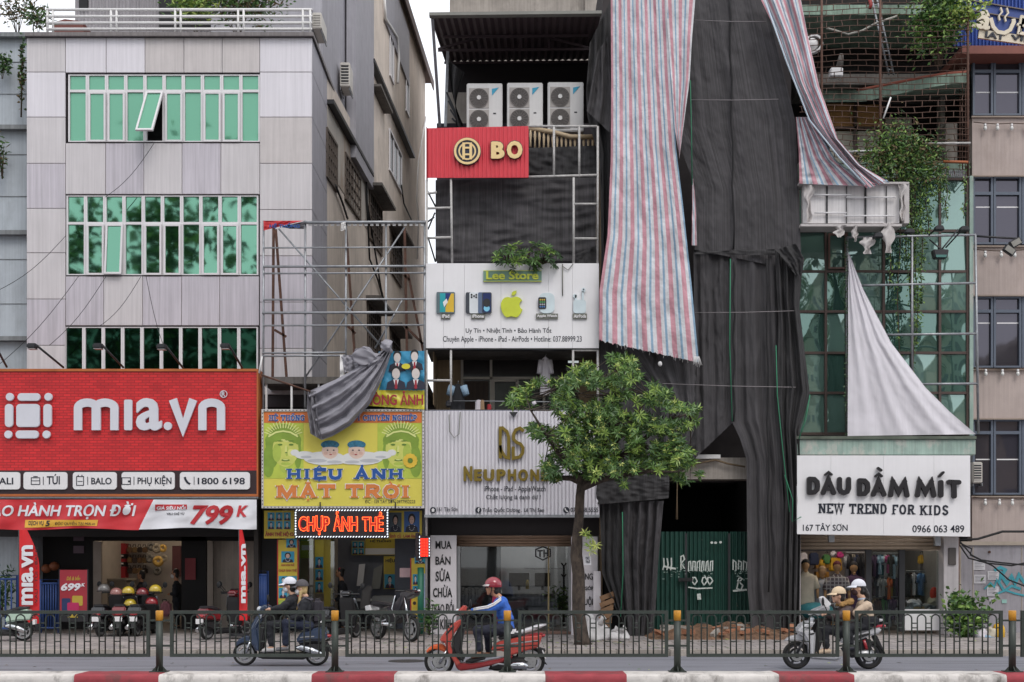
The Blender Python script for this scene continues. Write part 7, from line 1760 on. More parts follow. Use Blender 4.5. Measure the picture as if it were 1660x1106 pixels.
for x, y, rx, rz, c, lb in ((1303, 903, .13, .16, 'white', 'white patterned small bag at the top left of the kids shop'),(1320, 905, .16, .2, 'navy', 'navy small bag beside the white patterned one'),(1340, 906, .14, .16, 'green', 'green small bag at the top of the kids shop'),(1334, 911, .1, .12, 'yellow', 'yellow small bag under the green one'),(1355, 914, .2, .22, 'yellow', 'large round yellow bag behind the maroon cap'),(1362, 899, .12, .1, 'pink', 'pink small bag above the round yellow one'),(1352, 897, .1, .09, 'white', 'white small bag above the round yellow one'),(1494, 906, .1, .15, 'yellow', 'bright yellow bag on the right wall of the kids shop')): bag_on_wall(x, y, rx, rz, CL[c], lb)
t = thing('display_shelf', 'shelf with amber tan goods behind the mannequins', 'shelf', tuple(P(1333, 940, 31.5))); AMB = mat('amber_goods', 'b98438', .7)  # goods in one flat amber tan colour
for y in (921, 936, 950): q = MB(); q.pbox(1322, y, 1346, y + 2, 31.5, .3); q.build('board', WOOD, t); q = MB(); [q.pbox(1323 + i * 5.5, y - 9, 1327.5 + i * 5.5, y - .3, 31.5, .2) for i in range(4)]; q.build('goods', AMB, t)
rr = random.Random(31)
for i, (x, y, w_, h_, c) in enumerate(((1482, 978, .2, .15, 'white'),(1490, 988, .3, .12, 'tan'),(1508, 985, .28, .14, 'grey'),(1516, 976, .2, .2, 'cream'),(1500, 990, .3, .1, 'white'),(1475, 990, .2, .15, 'grey'))):
    m = MB(); m.smooth = True; c_ = P(x, y, 29.3); m.ball(c_, w_ * .8, .16, h_ * .7, 26, 18)
    for j, q in enumerate(m.v): n_ = noise.noise_vector(Vector((q[0] * 8 + i, q[1] * 8, q[2] * 16))) * .09; m.v[j] = (q[0] + n_.x, q[1] + n_.y, q[2] + n_.z)
    tag(m.build('clothes_bundle', CL[c]), ['crumpled white bundle, highest in the right window of the kids shop', 'tan folded bundle in the right window of the kids shop', 'grey bundle right of the tan one', 'cream bundle at the right end of the shop window', 'low white bundle in the middle of the right shop window', 'small grey bundle at the left end of the right shop window'][i], 'clothes', 'clothes bundles in the right shop window')
m = MB(); m.smooth = True; m.ball(P(1514, 963, 29.3), .1, .08, .17, 12, 10); tag(m.build('kids_bag', mat('signal_red', 'd0321f', .6)), 'bright red bag hanging low at the right of the kids shop', 'bag')
b = MB(); b.ball(P(1321, 990, 29.4), .45, .3, .2); tag(b.build('clothes_bundle', CL['teal']), 'teal heap of clothes on the floor under the first mannequins', 'clothes')
# ---------------------------------------------------------------- beige building at the right edge
VY = 30.0
bg_ = thing('beige_building', 'beige building with blue grey window bands at the right edge', 'building', (X(1640, VY), VY, 0))
BEI = mat('beige_plaster', 'b5a6a0', .9, var=.1, vs=1.4, streak=.16, dirt='8a7a70', dirt_amt=.4, bump=.15)
SLT = mat('slate_blue_frame', '59616f', .45, var=.05); DGR = glass_mirror('grey_office_glass', '8d8a94', '3c3a40', .28, .06, 1.2)
BLND = mat('grey_blind', '8b8890', .6, var=.08)
xr = 1780
for y0, y1 in ((190, 284),(398, 478),(598, 678),(804, 1040)): b = MB(); b.pbox(1576, y0, xr, y1, VY, .3); b.build('wall', BEI, bg_)
b = MB(); b.pbox(1576, 84, xr, 1040, VY + .45, 6); b.build('core', mat('office_dark', '2a2829', .8), bg_)
for y in (188, 284, 398, 478, 598, 678, 804): b = MB(); b.pbox(1575, y, xr, y + 2.2, VY - .06, .055); b.build('sill', mat('sill_beige', '9a8b80', .9), bg_)
b = MB(); b.pbox(1560, 74, xr, 87, 29.5, 2); b.build('eave', mat('rust_red_eave', '7d4a40', .7, var=.2), bg_)
for y0, ytr, y1, bl in ((90, 116, 187, 149),(286, 314, 396, 335),(481, 505, 596, 523),(680, 702, 802, 744)):
    for x0, x1 in ((1578, 1609),(1612, 1655),(1658, 1698),(1701, 1742)):
        m = MB(); m.pbox(x0 - 1, y0, x0 + 2.5, y1, VY + .05, .12); m.pbox(x1 - 2.5, y0, x1 + 1, y1, VY + .05, .12); m.pbox(x0 + 2.5, y0, x1 - 2.5, y0 + 3, VY + .05, .12); m.pbox(x0 + 2.5, y1 - 3, x1 - 2.5, y1, VY + .05, .12); m.pbox(x0 + 2.5, ytr - 3, x1 - 2.5, ytr + 2, VY + .05, .12)
        o = m.build('window', SLT, bg_)
        q = MB(); q.pbox(x0 + 2.5, y0 + 3, x1 - 2.5, ytr - 3, VY + .12, .015); q.pbox(x0 + 2.5, ytr + 2, x1 - 2.5, y1 - 3, VY + .12, .015); q.build('pane', DGR, o)
        q = MB(); q.pbox(x0 + 4, bl, x1 - 4, bl + 2, VY + .112, .006); q.build('blind_rail', OFFW, o)
# coffee sign on the blue corrugated wall
BC = mat('blue_corrugated', '2c4a96', .5, var=.1)
b = MB(); n = 40
b.grid(lambda u, v: P(1545 + 235 * u, -70 + 145 * v, 31.0 - (.05 if round(u * n * 4) % 4 in (1, 2) else 0)), n * 4, 1); b.build('blue_wall', BC, bg_, fix=False)
cs = thing('shop_sign', 'cream coffee house sign with a steaming cup on the blue corrugated wall', 'sign', tuple(P(1620, 60, 29.8)))
def slant(mb, ang=R(-10), cx=1620, cy=35, Y=29.8):
    c_ = P(cx, cy, Y)
    for i, q in enumerate(mb.v):
        x, z = q[0] - c_.x, q[2] - c_.z; mb.v[i] = (c_.x + x * math.cos(ang) - z * math.sin(ang), q[1], c_.z + x * math.sin(ang) + z * math.cos(ang))
    return mb
CRS = mat('cream_sign_letter', 'd8cdb8', .5); Ys = 29.8
m = MB(); m.pbox(1556, 8, 1760, 50, Ys + .03, .08); slant(m).build('blue_board', mat('board_blue', '2b4488', .5), cs)
for y in (8, 24): m = MB(); m.pbox(1556, y, 1760, y + 1.6, Ys - .02, .04); slant(m).build('rail', mat('grey_brown_rail', '6d625c', .6), cs)
for s, bx in (('L', (1563, 22, 1583, 53)),('â', (1583, 22, 1606, 54)),('Đ', (1648, 20, 1673, 52))):
    slant(letters(MB(), s, bx, Ys - .03, .05, .045)).build('lettering', CRS, cs)
m = MB(); m.stroke([(1606, 30),(1611, 44),(1619, 52),(1630, 53),(1639, 47),(1644, 34),(1643, 29)], 6, Ys - .06, .06); m.stroke([(1621, 33),(1619, 26),(1624, 19),(1621, 12)], 2.4, Ys - .06, .06); m.stroke([(1631, 34),(1629, 27),(1634, 20),(1631, 12)], 2.4, Ys - .062, .06); slant(m, R(-4)).build('cup_emblem', CRS, cs)
m = MB(); m.pbox(1590, 52, 1765, 66, Ys - .03, .06); slant(m, R(-8)).build('name_strip', CRS, cs)
for s, bx in (('IAT', (1600, 54.5, 1632, 64)),('VIỆT', (1642, 51, 1690, 64))): slant(letters(MB(), s, bx, Ys - .03, .02, .04), R(-8)).build('lettering', INK, cs)
b = MB(); rr = random.Random(3)
t = thing('tree', 'dark green tree top behind the blue wall at the top right corner', 'tree', tuple(P(1650, 60, 36))); fo = MB()
for i in range(900): fo.use(LEAF[rr.choice([0, 0, 1])]); leaf(fo, P(1662 + rr.gauss(0, 14), 5 + rr.gauss(0, 14), 36), Vector((rr.uniform(-1, 1), rr.uniform(-1, 1), rr.uniform(-1, 1))), .22, .12, rr)
fo.build('crown', None, t, fix=False); b.tube([P(1660, 90, 36), P(1662, 10, 36)],[.15, .06], 6); b.build('trunk', mat('twig_bark', '4b3d30'), t)
# string lights and floodlights
for y, xs_ in ((206, (1597, 1617, 1640, 1664)),(412, (1597, 1623, 1645)),(604, (1598, 1625, 1650)),(814, (1597, 1620, 1641, 1662))):
    b = MB(); pts = [P(1578, y - 8, VY - .1)] + [P(x, y - 6 + (i % 2), VY - .1) for i, x in enumerate(xs_)] + [P(1690, y - 9, VY - .1)]; b.tube(pts, .012, 4)
    tag(b.build('light_string', mat('brown_wire', '5a4a40', .8)), f'wire of a bulb string on the beige wall, {["highest", "second from the top", "third from the top", "lowest"][[206, 412, 604, 814].index(y)]} of four', 'cable', 'bulb strings of the beige building')
    for i, x in enumerate(xs_):
        t = thing('light_bulb', f'white hanging bulb, {words[i]} from the left on the {["highest", "second", "third", "lowest"][[206, 412, 604, 814].index(y)]} bulb string', 'light bulb', tuple(P(x, y, VY - .1)), 'bulbs on the beige building')
        b = MB(); b.tube([P(x, y - 5, VY - .1), P(x, y - 1, VY - .1)], .03, 6); b.build('socket', OFFW, t); b = MB(); b.ball(P(x, y + 2, VY - .1), .045, .045, .06, 8, 6); b.build('glass', mat('bulb_glass', 'd9d9d6', .2), t)
t = thing('floodlight', 'pair of black floodlights on a bracket between the beige window bands', 'floodlight', tuple(P(1640, 400, 29.3)), None)
b = MB(); b.tube([P(1583, 383, 29.2), P(1648, 387, 29.2)], .025, 6); b.build('arm', DARK, t)
for cx, cy, a in ((1636, 406, .6),(1646, 394, -.5)):
    m = MB(); m.box(-.14, .14, -.05, .05, -.09, .09); Rm = Matrix.Rotation(a, 3, 'Y'); c_ = P(cx, cy, 29.1); m.v = [tuple(Rm @ Vector(q) + c_) for q in m.v]; o = m.build('lamp_head', DARK, t, bevel=.015)
    m = MB(); m.box(-.11, .11, -.062, -.051, -.065, .065); m.v = [tuple(Rm @ Vector(q) + c_) for q in m.v]; m.build('lens', mat('flood_lens', '8a8780', .3), o)
wall_ac(1577, 749, 1593, 783, 29.75, .3, 'white slatted air conditioner on the beige building')
# grey metal gate with stickers and turquoise graffiti
gt = thing('metal_gate', 'grey sheet metal gate with paper notices and turquoise graffiti', 'gate', tuple(P(1620, 1035, 29.4)))
GG_ = mat('grey_gate_paint', '9a969c', .6, var=.12, streak=.15, dirt='6f6a6c', dirt_amt=.4)
b = MB(); b.pbox(1558, 884, xr, 1036, 29.45, .06); b.build('leaf', GG_, gt)
b = MB(); b.pbox(1554, 878, xr, 884, 29.4, .15); b.pbox(1554, 884, 1558, 1036, 29.4, .12)
for x in (1577, 1656): b.pbox(x, 886, x + 1.2, 1034, 29.44, .01)
b.build('gate_frame', mat('gate_frame', 'a79b8e', .7), gt)
PAP = mat('paper_notice', 'c6c4c8', .7, var=.08)
for x0, y0, x1, y1, lb in ((1578, 909, 1597, 924, 'top left'),(1579, 932, 1598, 946, 'left'),(1601, 926, 1620, 940, 'middle'),(1600, 951, 1619, 966, 'lower'),(1604, 970, 1612, 975, 'small')):
    m = MB(); m.pbox(x0, y0, x1, y1, 29.435, .006); o = m.build('notice', PAP, gt); m = MB()
    for i in range(5): yy = y0 + 2 + i * (y1 - y0 - 3) / 5; m.pbox(x0 + 2, yy, x1 - 2 - (i % 3) * 2, yy + .7, 29.432, .002)
    m.build('print_line', mat('grey_ink', '77747c', .7), o)
TQ = mat('turquoise_spray', '3f97a5', .6, var=.15, vs=10)
for i, pts in enumerate(([(1612, 925),(1622, 920),(1630, 924),(1624, 934),(1632, 946),(1640, 934),(1646, 946),(1652, 932),(1660, 944),(1690, 938)],[(1616, 963),(1630, 957),(1645, 962),(1662, 966),(1690, 960)],[(1623, 926),(1620, 945),(1628, 958),(1640, 950),(1655, 955)],[(1596, 955),(1606, 945),(1612, 952),(1616, 940),(1622, 950)])): m = MB(); m.stroke(pts, [5, 3, 4, 2.4][i], 29.43 - .001 * i, .006); m.build('graffiti', TQ, gt)
m = MB(); m.pbox(1624, 972, 1632, 978, 29.435, .006); m.build('sticker', mat('mint_sticker', '8fb8b0', .6), gt)
for x, y in ((1604, 895),(1605, 995)): m = MB(); m.disc(P(x, y, 29.43), .03, (0, 1, 0), .03, 10); m.build('bolt', RUST, gt)
for i, pts in enumerate(([(1555, 876),(1585, 874),(1605, 868),(1625, 862),(1700, 862)],[(1553, 880),(1570, 905),(1600, 913),(1640, 917),(1700, 905)],[(1556, 878),(1575, 900),(1610, 918),(1635, 940),(1660, 950),(1700, 945)],[(1555, 880),(1575, 890),(1573, 900),(1590, 908),(1620, 912),(1700, 920)])):
    b = MB(); b.tube([P(x, y, 29.1) for x, y in pts], .02 if i else .03, 5); tag(b.build('cable', BLACK), ['thick black cable running along the top of the grey gate', 'black cable sagging across the notices on the grey gate', 'black cable drooping lowest across the graffiti', 'tangled black cable looping from the white pillar'][i], 'cable', 'black cables before the grey gate')
b = MB(); b.tube([P(1553, 872, 28.5), P(1554, 1030, 28.5)], .03, 6); tag(b.build('drainpipe', RUST), 'rusty thin pipe down the right edge of the white pillar', 'pipe')
shrub('shrub', 'green bush at the foot of the white pillar and grey gate', 'shrub', P(1572, 1042, 27.6), 1.0, 1.05, .5, 900, .14, .09, [0, 1, 1, 2], 71, 8)
rr = random.Random(17)
for i, (x, y, c) in enumerate(((1590, 1030, 'white'),(1600, 1034, 'lightblue'),(1607, 1028, 'cream'),(1618, 1030, 'yellow'),(1612, 1038, 'white'),(1585, 1038, 'grey'),(1597, 1040, 'white'))):
    m = MB(); m.smooth = True; c_ = P(x, y, 27.6); m.ball(c_, rr.uniform(.09, .17), .12, rr.uniform(.09, .18) if i != 3 else .28, 14, 10)
    for j, q in enumerate(m.v): n_ = noise.noise_vector(Vector(q) * 10 + Vector((i, 0, 0))) * .06; m.v[j] = (q[0] + n_.x, q[1] + n_.y, max(.12, q[2] + n_.z))
    tag(m.build('rubbish_bag', CL[c]), ['white crumpled rubbish nearest the green bush', 'pale blue rubbish in the middle of the litter pile', 'cream rubbish on top of the litter pile', 'upright yellow plastic bag right of the litter pile', 'white rubbish in front of the yellow bag', 'grey rubbish at the left front of the litter pile', 'white rubbish at the front of the litter pile'][i], 'rubbish', 'litter by the grey gate')
# row of tall trees on the near side of the street, seen only mirrored in the windows
rr = random.Random(91); fo = MB(); st = MB()
for i in range(10):
    x = -32 + i * 5 + rr.uniform(-1.2, 1.2); y = -5 + rr.uniform(-2, 2); h_ = rr.uniform(20, 26)
    st.tube([(x, y, 0),(x + .3, y, h_ * .5),(x, y, h_ * .85)],[.28, .2, .06], 6)
    for k_ in range(70):
        c_ = Vector((x + rr.gauss(0, 1.7), y + rr.gauss(0, 1.4), h_ * (1 - .62 * rr.random() ** .8)))
        for q in range(26):
            fo.use(LEAF[rr.choice([0, 0, 1, 1, 2])]); leaf(fo, c_ + Vector((rr.gauss(0, .5), rr.gauss(0, .5), rr.gauss(0, .45))), Vector((rr.uniform(-1, 1), rr.uniform(-1, 1), rr.uniform(-1, .4))), .6, .34, rr)
fo.use(mat('twig_bark', '4b3d30')); o_ = len(fo.v); fo.v += st.v
for f in st.f: fo.face([q + o_ for q in f])
setting(fo.build('woodland', None, fix=False), 'stuff')

# pale houses across the street, seen mirrored in the glass fronts
for i, (x0, x1, h_, y, c, lb) in enumerate(((15.5, 20.5, 15.5, -9, 'c9c3b2', 'cream gabled house across the street mirrored in the glass front'),(21.2, 26, 21, -11, 'b9bdb6', 'tall pale grey house across the street mirrored in the glass front'),(26.8, 34, 13, -9, 'bfae9b', 'low tan house across the street mirrored in the office windows'))):
    t = thing('house', lb, 'house', ((x0 + x1) / 2, y, 0)); wm = mat('far_wall_' + c, c, .9, var=.15, streak=.2)
    b = MB(); b.box(x0, x1, y - 8, y, 0, h_); b.build('wall', wm, t)
    xm = (x0 + x1) / 2; b = MB(); b.add([(x0 - .3, y + .3, h_),(x1 + .3, y + .3, h_),(xm, y + .3, h_ + 2.4),(x0 - .3, y - 8, h_),(x1 + .3, y - 8, h_),(xm, y - 8, h_ + 2.4)],[(0, 2, 1),(3, 4, 5),(0, 1, 4, 3),(1, 2, 5, 4),(2, 0, 3, 5)]); b.build('roof', mat('far_roof', '8b8478', .8), t)
    for j in range(int(h_ // 3.3)):
        for q in range(2):
            xx = x0 + .7 + q * (x1 - x0) / 2; b = MB(); b.box(xx, xx + 1.4, y + .002, y + .05, 1 + j * 3.3, 2.7 + j * 3.3); b.build('window', DGR, t)
# ---------------------------------------------------------------- median fence
FNY = 18.35
FG = mat('fence_dark_green', '3a403b', .5, .2, var=.15, vs=8)
CAPY = mat('post_yellow_band', 'd0912a', .5, var=.12, vs=15, dirt='6d4a20', dirt_amt=.4)
where = ['at the left edge of the picture', 'in front of the luggage shop poster stand', 'left of the navy scooter, before the luggage shop', 'beside the rear of the navy scooter', 'in front of the red scooter', 'before the green corrugated gate', 'in front of the white scooter', 'near the right edge of the picture']
for i, x in enumerate((-27, 258.5, 543, 822.5, 1098, 1372, 1641)):
    t = thing('fence_post', 'dark green post with a yellow band ' + ['outside the left edge', 'before the luggage shop', 'by the navy scooter tail', 'in front of the red scooter rider', 'before the green corrugated gate', 'in front of the white scooter', 'near the right edge'][i], 'fence post', tuple(P(x, 1089, FNY)), 'posts of the median fence')
    b = MB(); b.tube([P(x, 1089, FNY), P(x, 1006, FNY)], .052, 16); b.build('post', FG, t)
    b = MB(); b.tube([P(x, 1006, FNY), P(x, 990.5, FNY), P(x, 990, FNY)],[.055, .055, .05], 16); b.build('band', CAPY, t)
    b = MB(); z0 = Z(1089.3, FNY); c_ = P(x, 1089, FNY); b.box(c_.x - .13, c_.x + .13, c_.y - .1, c_.y + .1, .150, .165); b.build('base_plate', FG, t, bevel=.004)
    for a in (0, 1.57, 3.14, 4.71): b = MB(); d = Vector((math.cos(a), math.sin(a), 0)); q = c_.copy(); q.z = .165; n_ = Vector((-d.y, d.x, 0)) * .005; p0, p1, p2 = q + d * .05, q + d * .115, q + d * .05 + Vector((0, 0, .07)); b.add([p0 - n_, p1 - n_, p2 - n_, p0 + n_, p1 + n_, p2 + n_],[(0, 1, 2),(5, 4, 3),(0, 3, 4, 1),(1, 4, 5, 2),(2, 5, 3, 0)]); b.build('gusset', FG, t)
bW = .048
for i, (x0, x1) in enumerate(((-8, 243),(276, 527),(560, 805),(840, 1083),(1113, 1360),(1386, 1625),(1655, 1900))):
    t = thing('median_fence', 'dark green fence panel of arched bars ' + ['before the left half of the luggage shop', 'before the navy scooter', 'before the front half of the red scooter', 'between the red scooter and the green gate', 'between the green gate and the white scooter', 'before the white scooter tail and kids shop', 'cut by the right edge of the picture'][i], 'fence panel', tuple(P((x0 + x1) / 2, 1065, FNY)), 'panels of the median fence')
    y0, y1 = 992.5, 1062.5
    b = MB(); b.bar(P(x0, y0, FNY), P(x1, y0, FNY), bW, bW); b.build('top_rail', FG, t); b = MB(); b.bar(P(x0, y1, FNY), P(x1, y1, FNY), bW, bW); b.build('bottom_rail', FG, t)
    for x in (x0 + 2.6, x1 - 2.6): b = MB(); b.bar(P(x, y0 + 2.6, FNY), P(x, y1 - 2.6, FNY), bW, bW * .98); b.build('stile', FG, t)
    for x, xx in ((x0, x0 - 14),(x1, x1 + 14)):
        for y in (1006, 1047): b = MB(); b.bar(P(x, y, FNY), P(xx, y, FNY), .028, .028); b.build('arm', FG, t)
    n = 10; pitch = (x1 - x0 - 10) / n; wd = pitch * .6
    for j in range(n):
        cx = x0 + 5 + pitch * (j + .5); r = wd / 2
        b = MB(); pts = [P(cx - r, 1060, FNY)] + [P(cx - r * math.cos(math.pi * q / 8), 996.5 + r - r * math.sin(math.pi * q / 8), FNY) for q in range(9)] + [P(cx + r, 1060, FNY)]
        b.tube(pts, .0115, 5); b.build('arch', FG, t)
    b = MB()
    for j in range(n + 1):
        a = x0 + 5 if j == 0 else x0 + 5 + pitch * (j - .5) + wd / 2; c_ = x1 - 5 if j == n else x0 + 5 + pitch * (j + .5) - wd / 2
        for y in (1010.5, 1018, 1040): b.tube([P(a, y, FNY), P(c_, y, FNY)], .009, 4)
    b.build('tie_bars', FG, t)

# ---------------------------------------------------------------- street tree
TY = 25.1
k = NT('mottled_bark'); c = k.mix(k.ramp(k.noise(k.coord((1, 1, .6)), 9, 6, .7), [(.35, g(0)),(.65, g(1))]), lin('2a2320'), lin('51463d')); k.l(c, k.b.inputs['Base Color']); k.b.inputs['Roughness'].default_value = .95; k.bump(k.noise(k.coord((1, 1, .35)), 22, 5), .8, .03); BARK = k.m
tree = thing('street_tree', 'small street tree with whorled green leaves and a forked trunk before the phone shop', 'tree', tuple(P(942, 1046, TY)))
b = MB()
tp = [(945, 1048, .24),(942, 1036, .19),(939, 1000, .165),(938, 960, .165),(937, 930, .155),(935, 900, .15),(936, 870, .13),(938, 840, .115),(941, 805, .11),(943, 780, .105)]
def wob(i): return .012 * math.sin(i * 2.1)
b.tube([P(x, y, TY) + Vector((wob(i), 0, 0)) for i, (x, y, r) in enumerate(tp)],[q[2] * .84 for q in tp], 12)
b.build('trunk', BARK, tree)
rr = random.Random(77)
branches = [[(943, 782),(935, 770),(922, 755),(905, 735),(885, 705),(860, 665)],[(943, 784),(950, 765),(955, 735),(950, 690),(935, 640),(925, 620)],[(944, 786),(958, 762),(975, 735),(990, 690),(995, 640),(1000, 600)],[(945, 788),(965, 765),(1000, 745),(1040, 715),(1085, 680),(1120, 670)],[(945, 790),(975, 778),(1010, 770),(1050, 765),(1100, 765)],[(958, 762),(985, 730),(1030, 680),(1050, 640)],[(940, 780),(925, 775),(900, 775),(880, 765)]]
nodes = []
for i, br_ in enumerate(branches):
    n_ = len(br_); dy = [-.9, .5, -.4, .6, -.8, .2, .7][i]
    pts = [P(x, y, TY + dy * (q / (n_ - 1)) ** 1.2) for q, (x, y) in enumerate(br_)]
    m = MB(); m.tube(pts, [.085 * (1 - .8 * q / (n_ - 1)) for q in range(n_)], 7); m.build('branch', BARK, tree); nodes += [(p, q) for q, p in enumerate(pts) if q > 1]
poly = [(820, 655),(838, 628),(878, 616),(905, 622),(930, 598),(962, 588),(985, 577),(1020, 578),(1045, 592),(1052, 618),(1088, 636),(1095, 655),(1132, 662),(1128, 690),(1092, 700),(1120, 730),(1128, 752),(1143, 772),(1105, 785),(1082, 765),(1060, 772),(1048, 790),(1012, 788),(985, 762),(960, 778),(915, 782),(878, 776),(862, 752),(882, 738),(905, 735),(888, 715),(858, 708),(852, 690),(880, 680),(862, 664)]
def inside(x, y):
    c_ = False; n_ = len(poly)
    for i in range(n_):
        x0, y0 = poly[i]; x1, y1 = poly[(i + 1) % n_]
        if (y0 > y) != (y1 > y) and x < (x1 - x0) * (y - y0) / (y1 - y0) + x0: c_ = not c_
    return c_
fo = MB(); tw = MB(); cnt = 0
LG = [mat('street_leaf_deep', '3b592c', .45, var=.15), mat('street_leaf', '557538', .42, var=.15), mat('street_leaf_fresh', '809a45', .42, var=.12), mat('street_leaf_tip', 'b4bd68', .45, var=.1)]
while cnt < 1450:
    x, y = rr.uniform(818, 1145), rr.uniform(575, 792)
    if not inside(x, y): continue
    if noise.noise(Vector((x * .03, y * .035, 4.2))) < -.15: continue
    up = 1 - (y - 577) / 215
    dep = rr.gauss(0, .55)
    p = P(x, y, TY + dep)
    near = min(nodes, key=lambda q: (q[0] - p).length)[0]
    d = (p - near); d.z += .25; d.y -= .2
    if d.length < .05: d = Vector((0, -.3, 1))
    fo.use(rr.choices(LG[:3],[4, 6, 2 + 2 * up])[0])
    rosette(fo, p, d + Vector((rr.uniform(-.5, .5), rr.uniform(-.8, .1), rr.uniform(-.2, .6))), rr.choice([7, 8, 8, 9]), rr.uniform(.12, .185), .045, rr)
    if rr.random() < .36:
        fo.use(LG[rr.choice([2, 3, 3])]); rosette(fo, p + d.normalized() * .03, d + Vector((0, -.7, .9)), 6, .075, .026, rr)
    if cnt % 5 == 0: tw.tube([near, near.lerp(p, .6) - Vector((0, 0, .05)), p],[.014, .01, .005], 4, caps=False)
    cnt += 1
fo.build('crown', None, tree, fix=False); tw.build('twigs', BARK, tree)
m = MB()
for x, y in ((953, 868),(948, 864),(962, 886),(956, 884),(958, 894),(966, 884)): m.use(LG[rr.choice([2, 3])]); rosette(m, P(x, y, TY - .2), Vector((.3, -.8, .5)), 8, .15, .04, rr)
o = m.build('sprout', None, tree, fix=False)
m = MB(); m.grid(lambda u, v: P(947 + 11 * u, 901 + 15 * v, TY - .165 + .03 * (u - .3) ** 2), 6, 1); o = tag(m.build('paper_notice', PAP, None, fix=False), 'small printed paper pasted on the tree trunk', 'notice')
text(o, 'CHO\nTHUÊ', (949, 903, 956.5, 913), TY - .172, INK, .003, .02)
shrub('weed', 'weedy green plant at the foot of the upright sign by the green pole', 'plant', P(696, 1030, 27.6), .35, .7, .3, 160, .16, .04, [0, 1], 81, 4)

# ---------------------------------------------------------------- scooters
def solid(par, name, pts, Y, wdt, m, bev=.03, y0=None):
    b = MB(); b.prism(pts, (Y - wdt / 2) if y0 is None else y0, wdt); return b.build(name, m, par, bevel=min(bev, wdt * .45), seg=3, smooth=False)
def wheel(par, cx, cy, r_px, Y, rimm, spokes=5, w_=.1):
    s = Y / F; r = r_px * s; c_ = P(cx, cy, Y)
    b = MB(); b.smooth = True; ri = r * .74
    def fn(u, v):
        a, q = u * 6.283, v * 6.283; rad = (r + ri) / 2 + (r - ri) / 2 * math.cos(q); return c_ + Vector((rad * math.cos(a), w_ / 2 * math.sin(q), rad * math.sin(a)))
    b.grid(fn, 36, 10); wh = b.build('wheel', RUBBER, par, fix=False)
    b = MB(); b.disc(c_, ri + .006, (0, 1, 0), w_ * .7, 32, ri - .025); b.disc(c_, r * .18, (0, 1, 0), w_ * .75, 16)
    for i in range(spokes):
        a = i * 6.283 / spokes + .4; b.bar(c_ + Vector((r * .12 * math.cos(a), 0, r * .12 * math.sin(a))), c_ + Vector((ri * .97 * math.cos(a), 0, ri * .97 * math.sin(a))), .036, w_ * .5)
    b.build('rim', rimm, wh)
    b = MB(); b.disc(c_ + Vector((0, -w_ * .45, 0)), r * .42, (0, 1, 0), .006, 24, r * .2); b.build('brake_disc', ALU, wh)
    b = MB(); b.disc(c_ + Vector((0, .03, 0)), r * .5, (0, 1, 0), .03, 24); b.build('hub_drum', DARK, wh)
def two_wheeler(label, cat, Y, off, sc_, fw, rw, wr, cols, parts, extras, group=None, name='scooter', rim=None):
    c = lambda p: (off[0] + p[0] / sc_, off[1] + p[1] / sc_)
    f, r = c(fw), c(rw); gy = HY + CZ * F / Y; r_px = wr
    t = thing(name, label, cat, (X((f[0] + r[0]) / 2, Y), Y, 0), group)
    for q in (f, r): wheel(t, q[0], gy - r_px, r_px, Y, rim or ALU)
    for nm, w_, mk, pts in parts: solid(t, nm, [c(p) for p in pts], Y, w_, cols[mk], .05 if w_ > .2 else .02)
    for fn in extras: fn(t, c, Y)
    return t
def tubepart(nm, m, r, pts, dy=0):
    def fn(t, c, Y):
        b = MB(); b.tube([P(*c(p), Y + dy) for p in pts], r, 8); b.build(nm, m, t)
    return fn
def crossbar(nm, m, r, p, w_):
    def fn(t, c, Y):
        b = MB(); q = P(*c(p), Y); b.tube([q - Vector((0, w_, 0)), q + Vector((0, w_, 0))], r, 8); b.build(nm, m, t)
    return fn
def mirror(p, stalk):
    def fn(t, c, Y):
        for s in (-1, 1):
            b = MB(); q = P(*c(p), Y + s * .36); b.tube([P(*c(stalk), Y + s * .22), q], .008, 5); b.ball(q, .02, .055, .07, 12, 8); b.build('mirror', BLACK, t)
    return fn
def lampball(nm, m, p, rx, ry, rz):
    def fn(t, c, Y): b = MB(); b.ball(P(*c(p), Y), rx, ry, rz); b.build(nm, m, t)
    return fn
def exhaust(m, pts, dy):
    def fn(t, c, Y): b = MB(); b.tube([P(*c(p), Y + dy) for p in pts],[.03, .055, .06, .05], 10); b.build('exhaust', m, t)
    return fn
def flatpart(nm, m, pts, dy, d=.02):
    def fn(t, c, Y): solid(t, nm, [c(p) for p in pts], Y, d, m, .005, Y + dy)
    return fn
paint = lambda n, h, **k: mat(n, h, .28, var=.04, coat=.6, **k)
C_RED = dict(a=paint('scooter_red', 'b4453a'), b=paint('scooter_deep_red', '8d1f24'), o=paint('scooter_orange', 'd9622a'), k=mat('black_plastic', '1d1c1e', .55), s=mat('vinyl_seat', '252428', .5), w=paint('rack_white', 'd5d3d6'), g=ALU)
TAIL = mat('tail_lens', '9d1420', .2, coat=.5); HEADL = mat('head_lens', 'b9bec4', .1, coat=1)
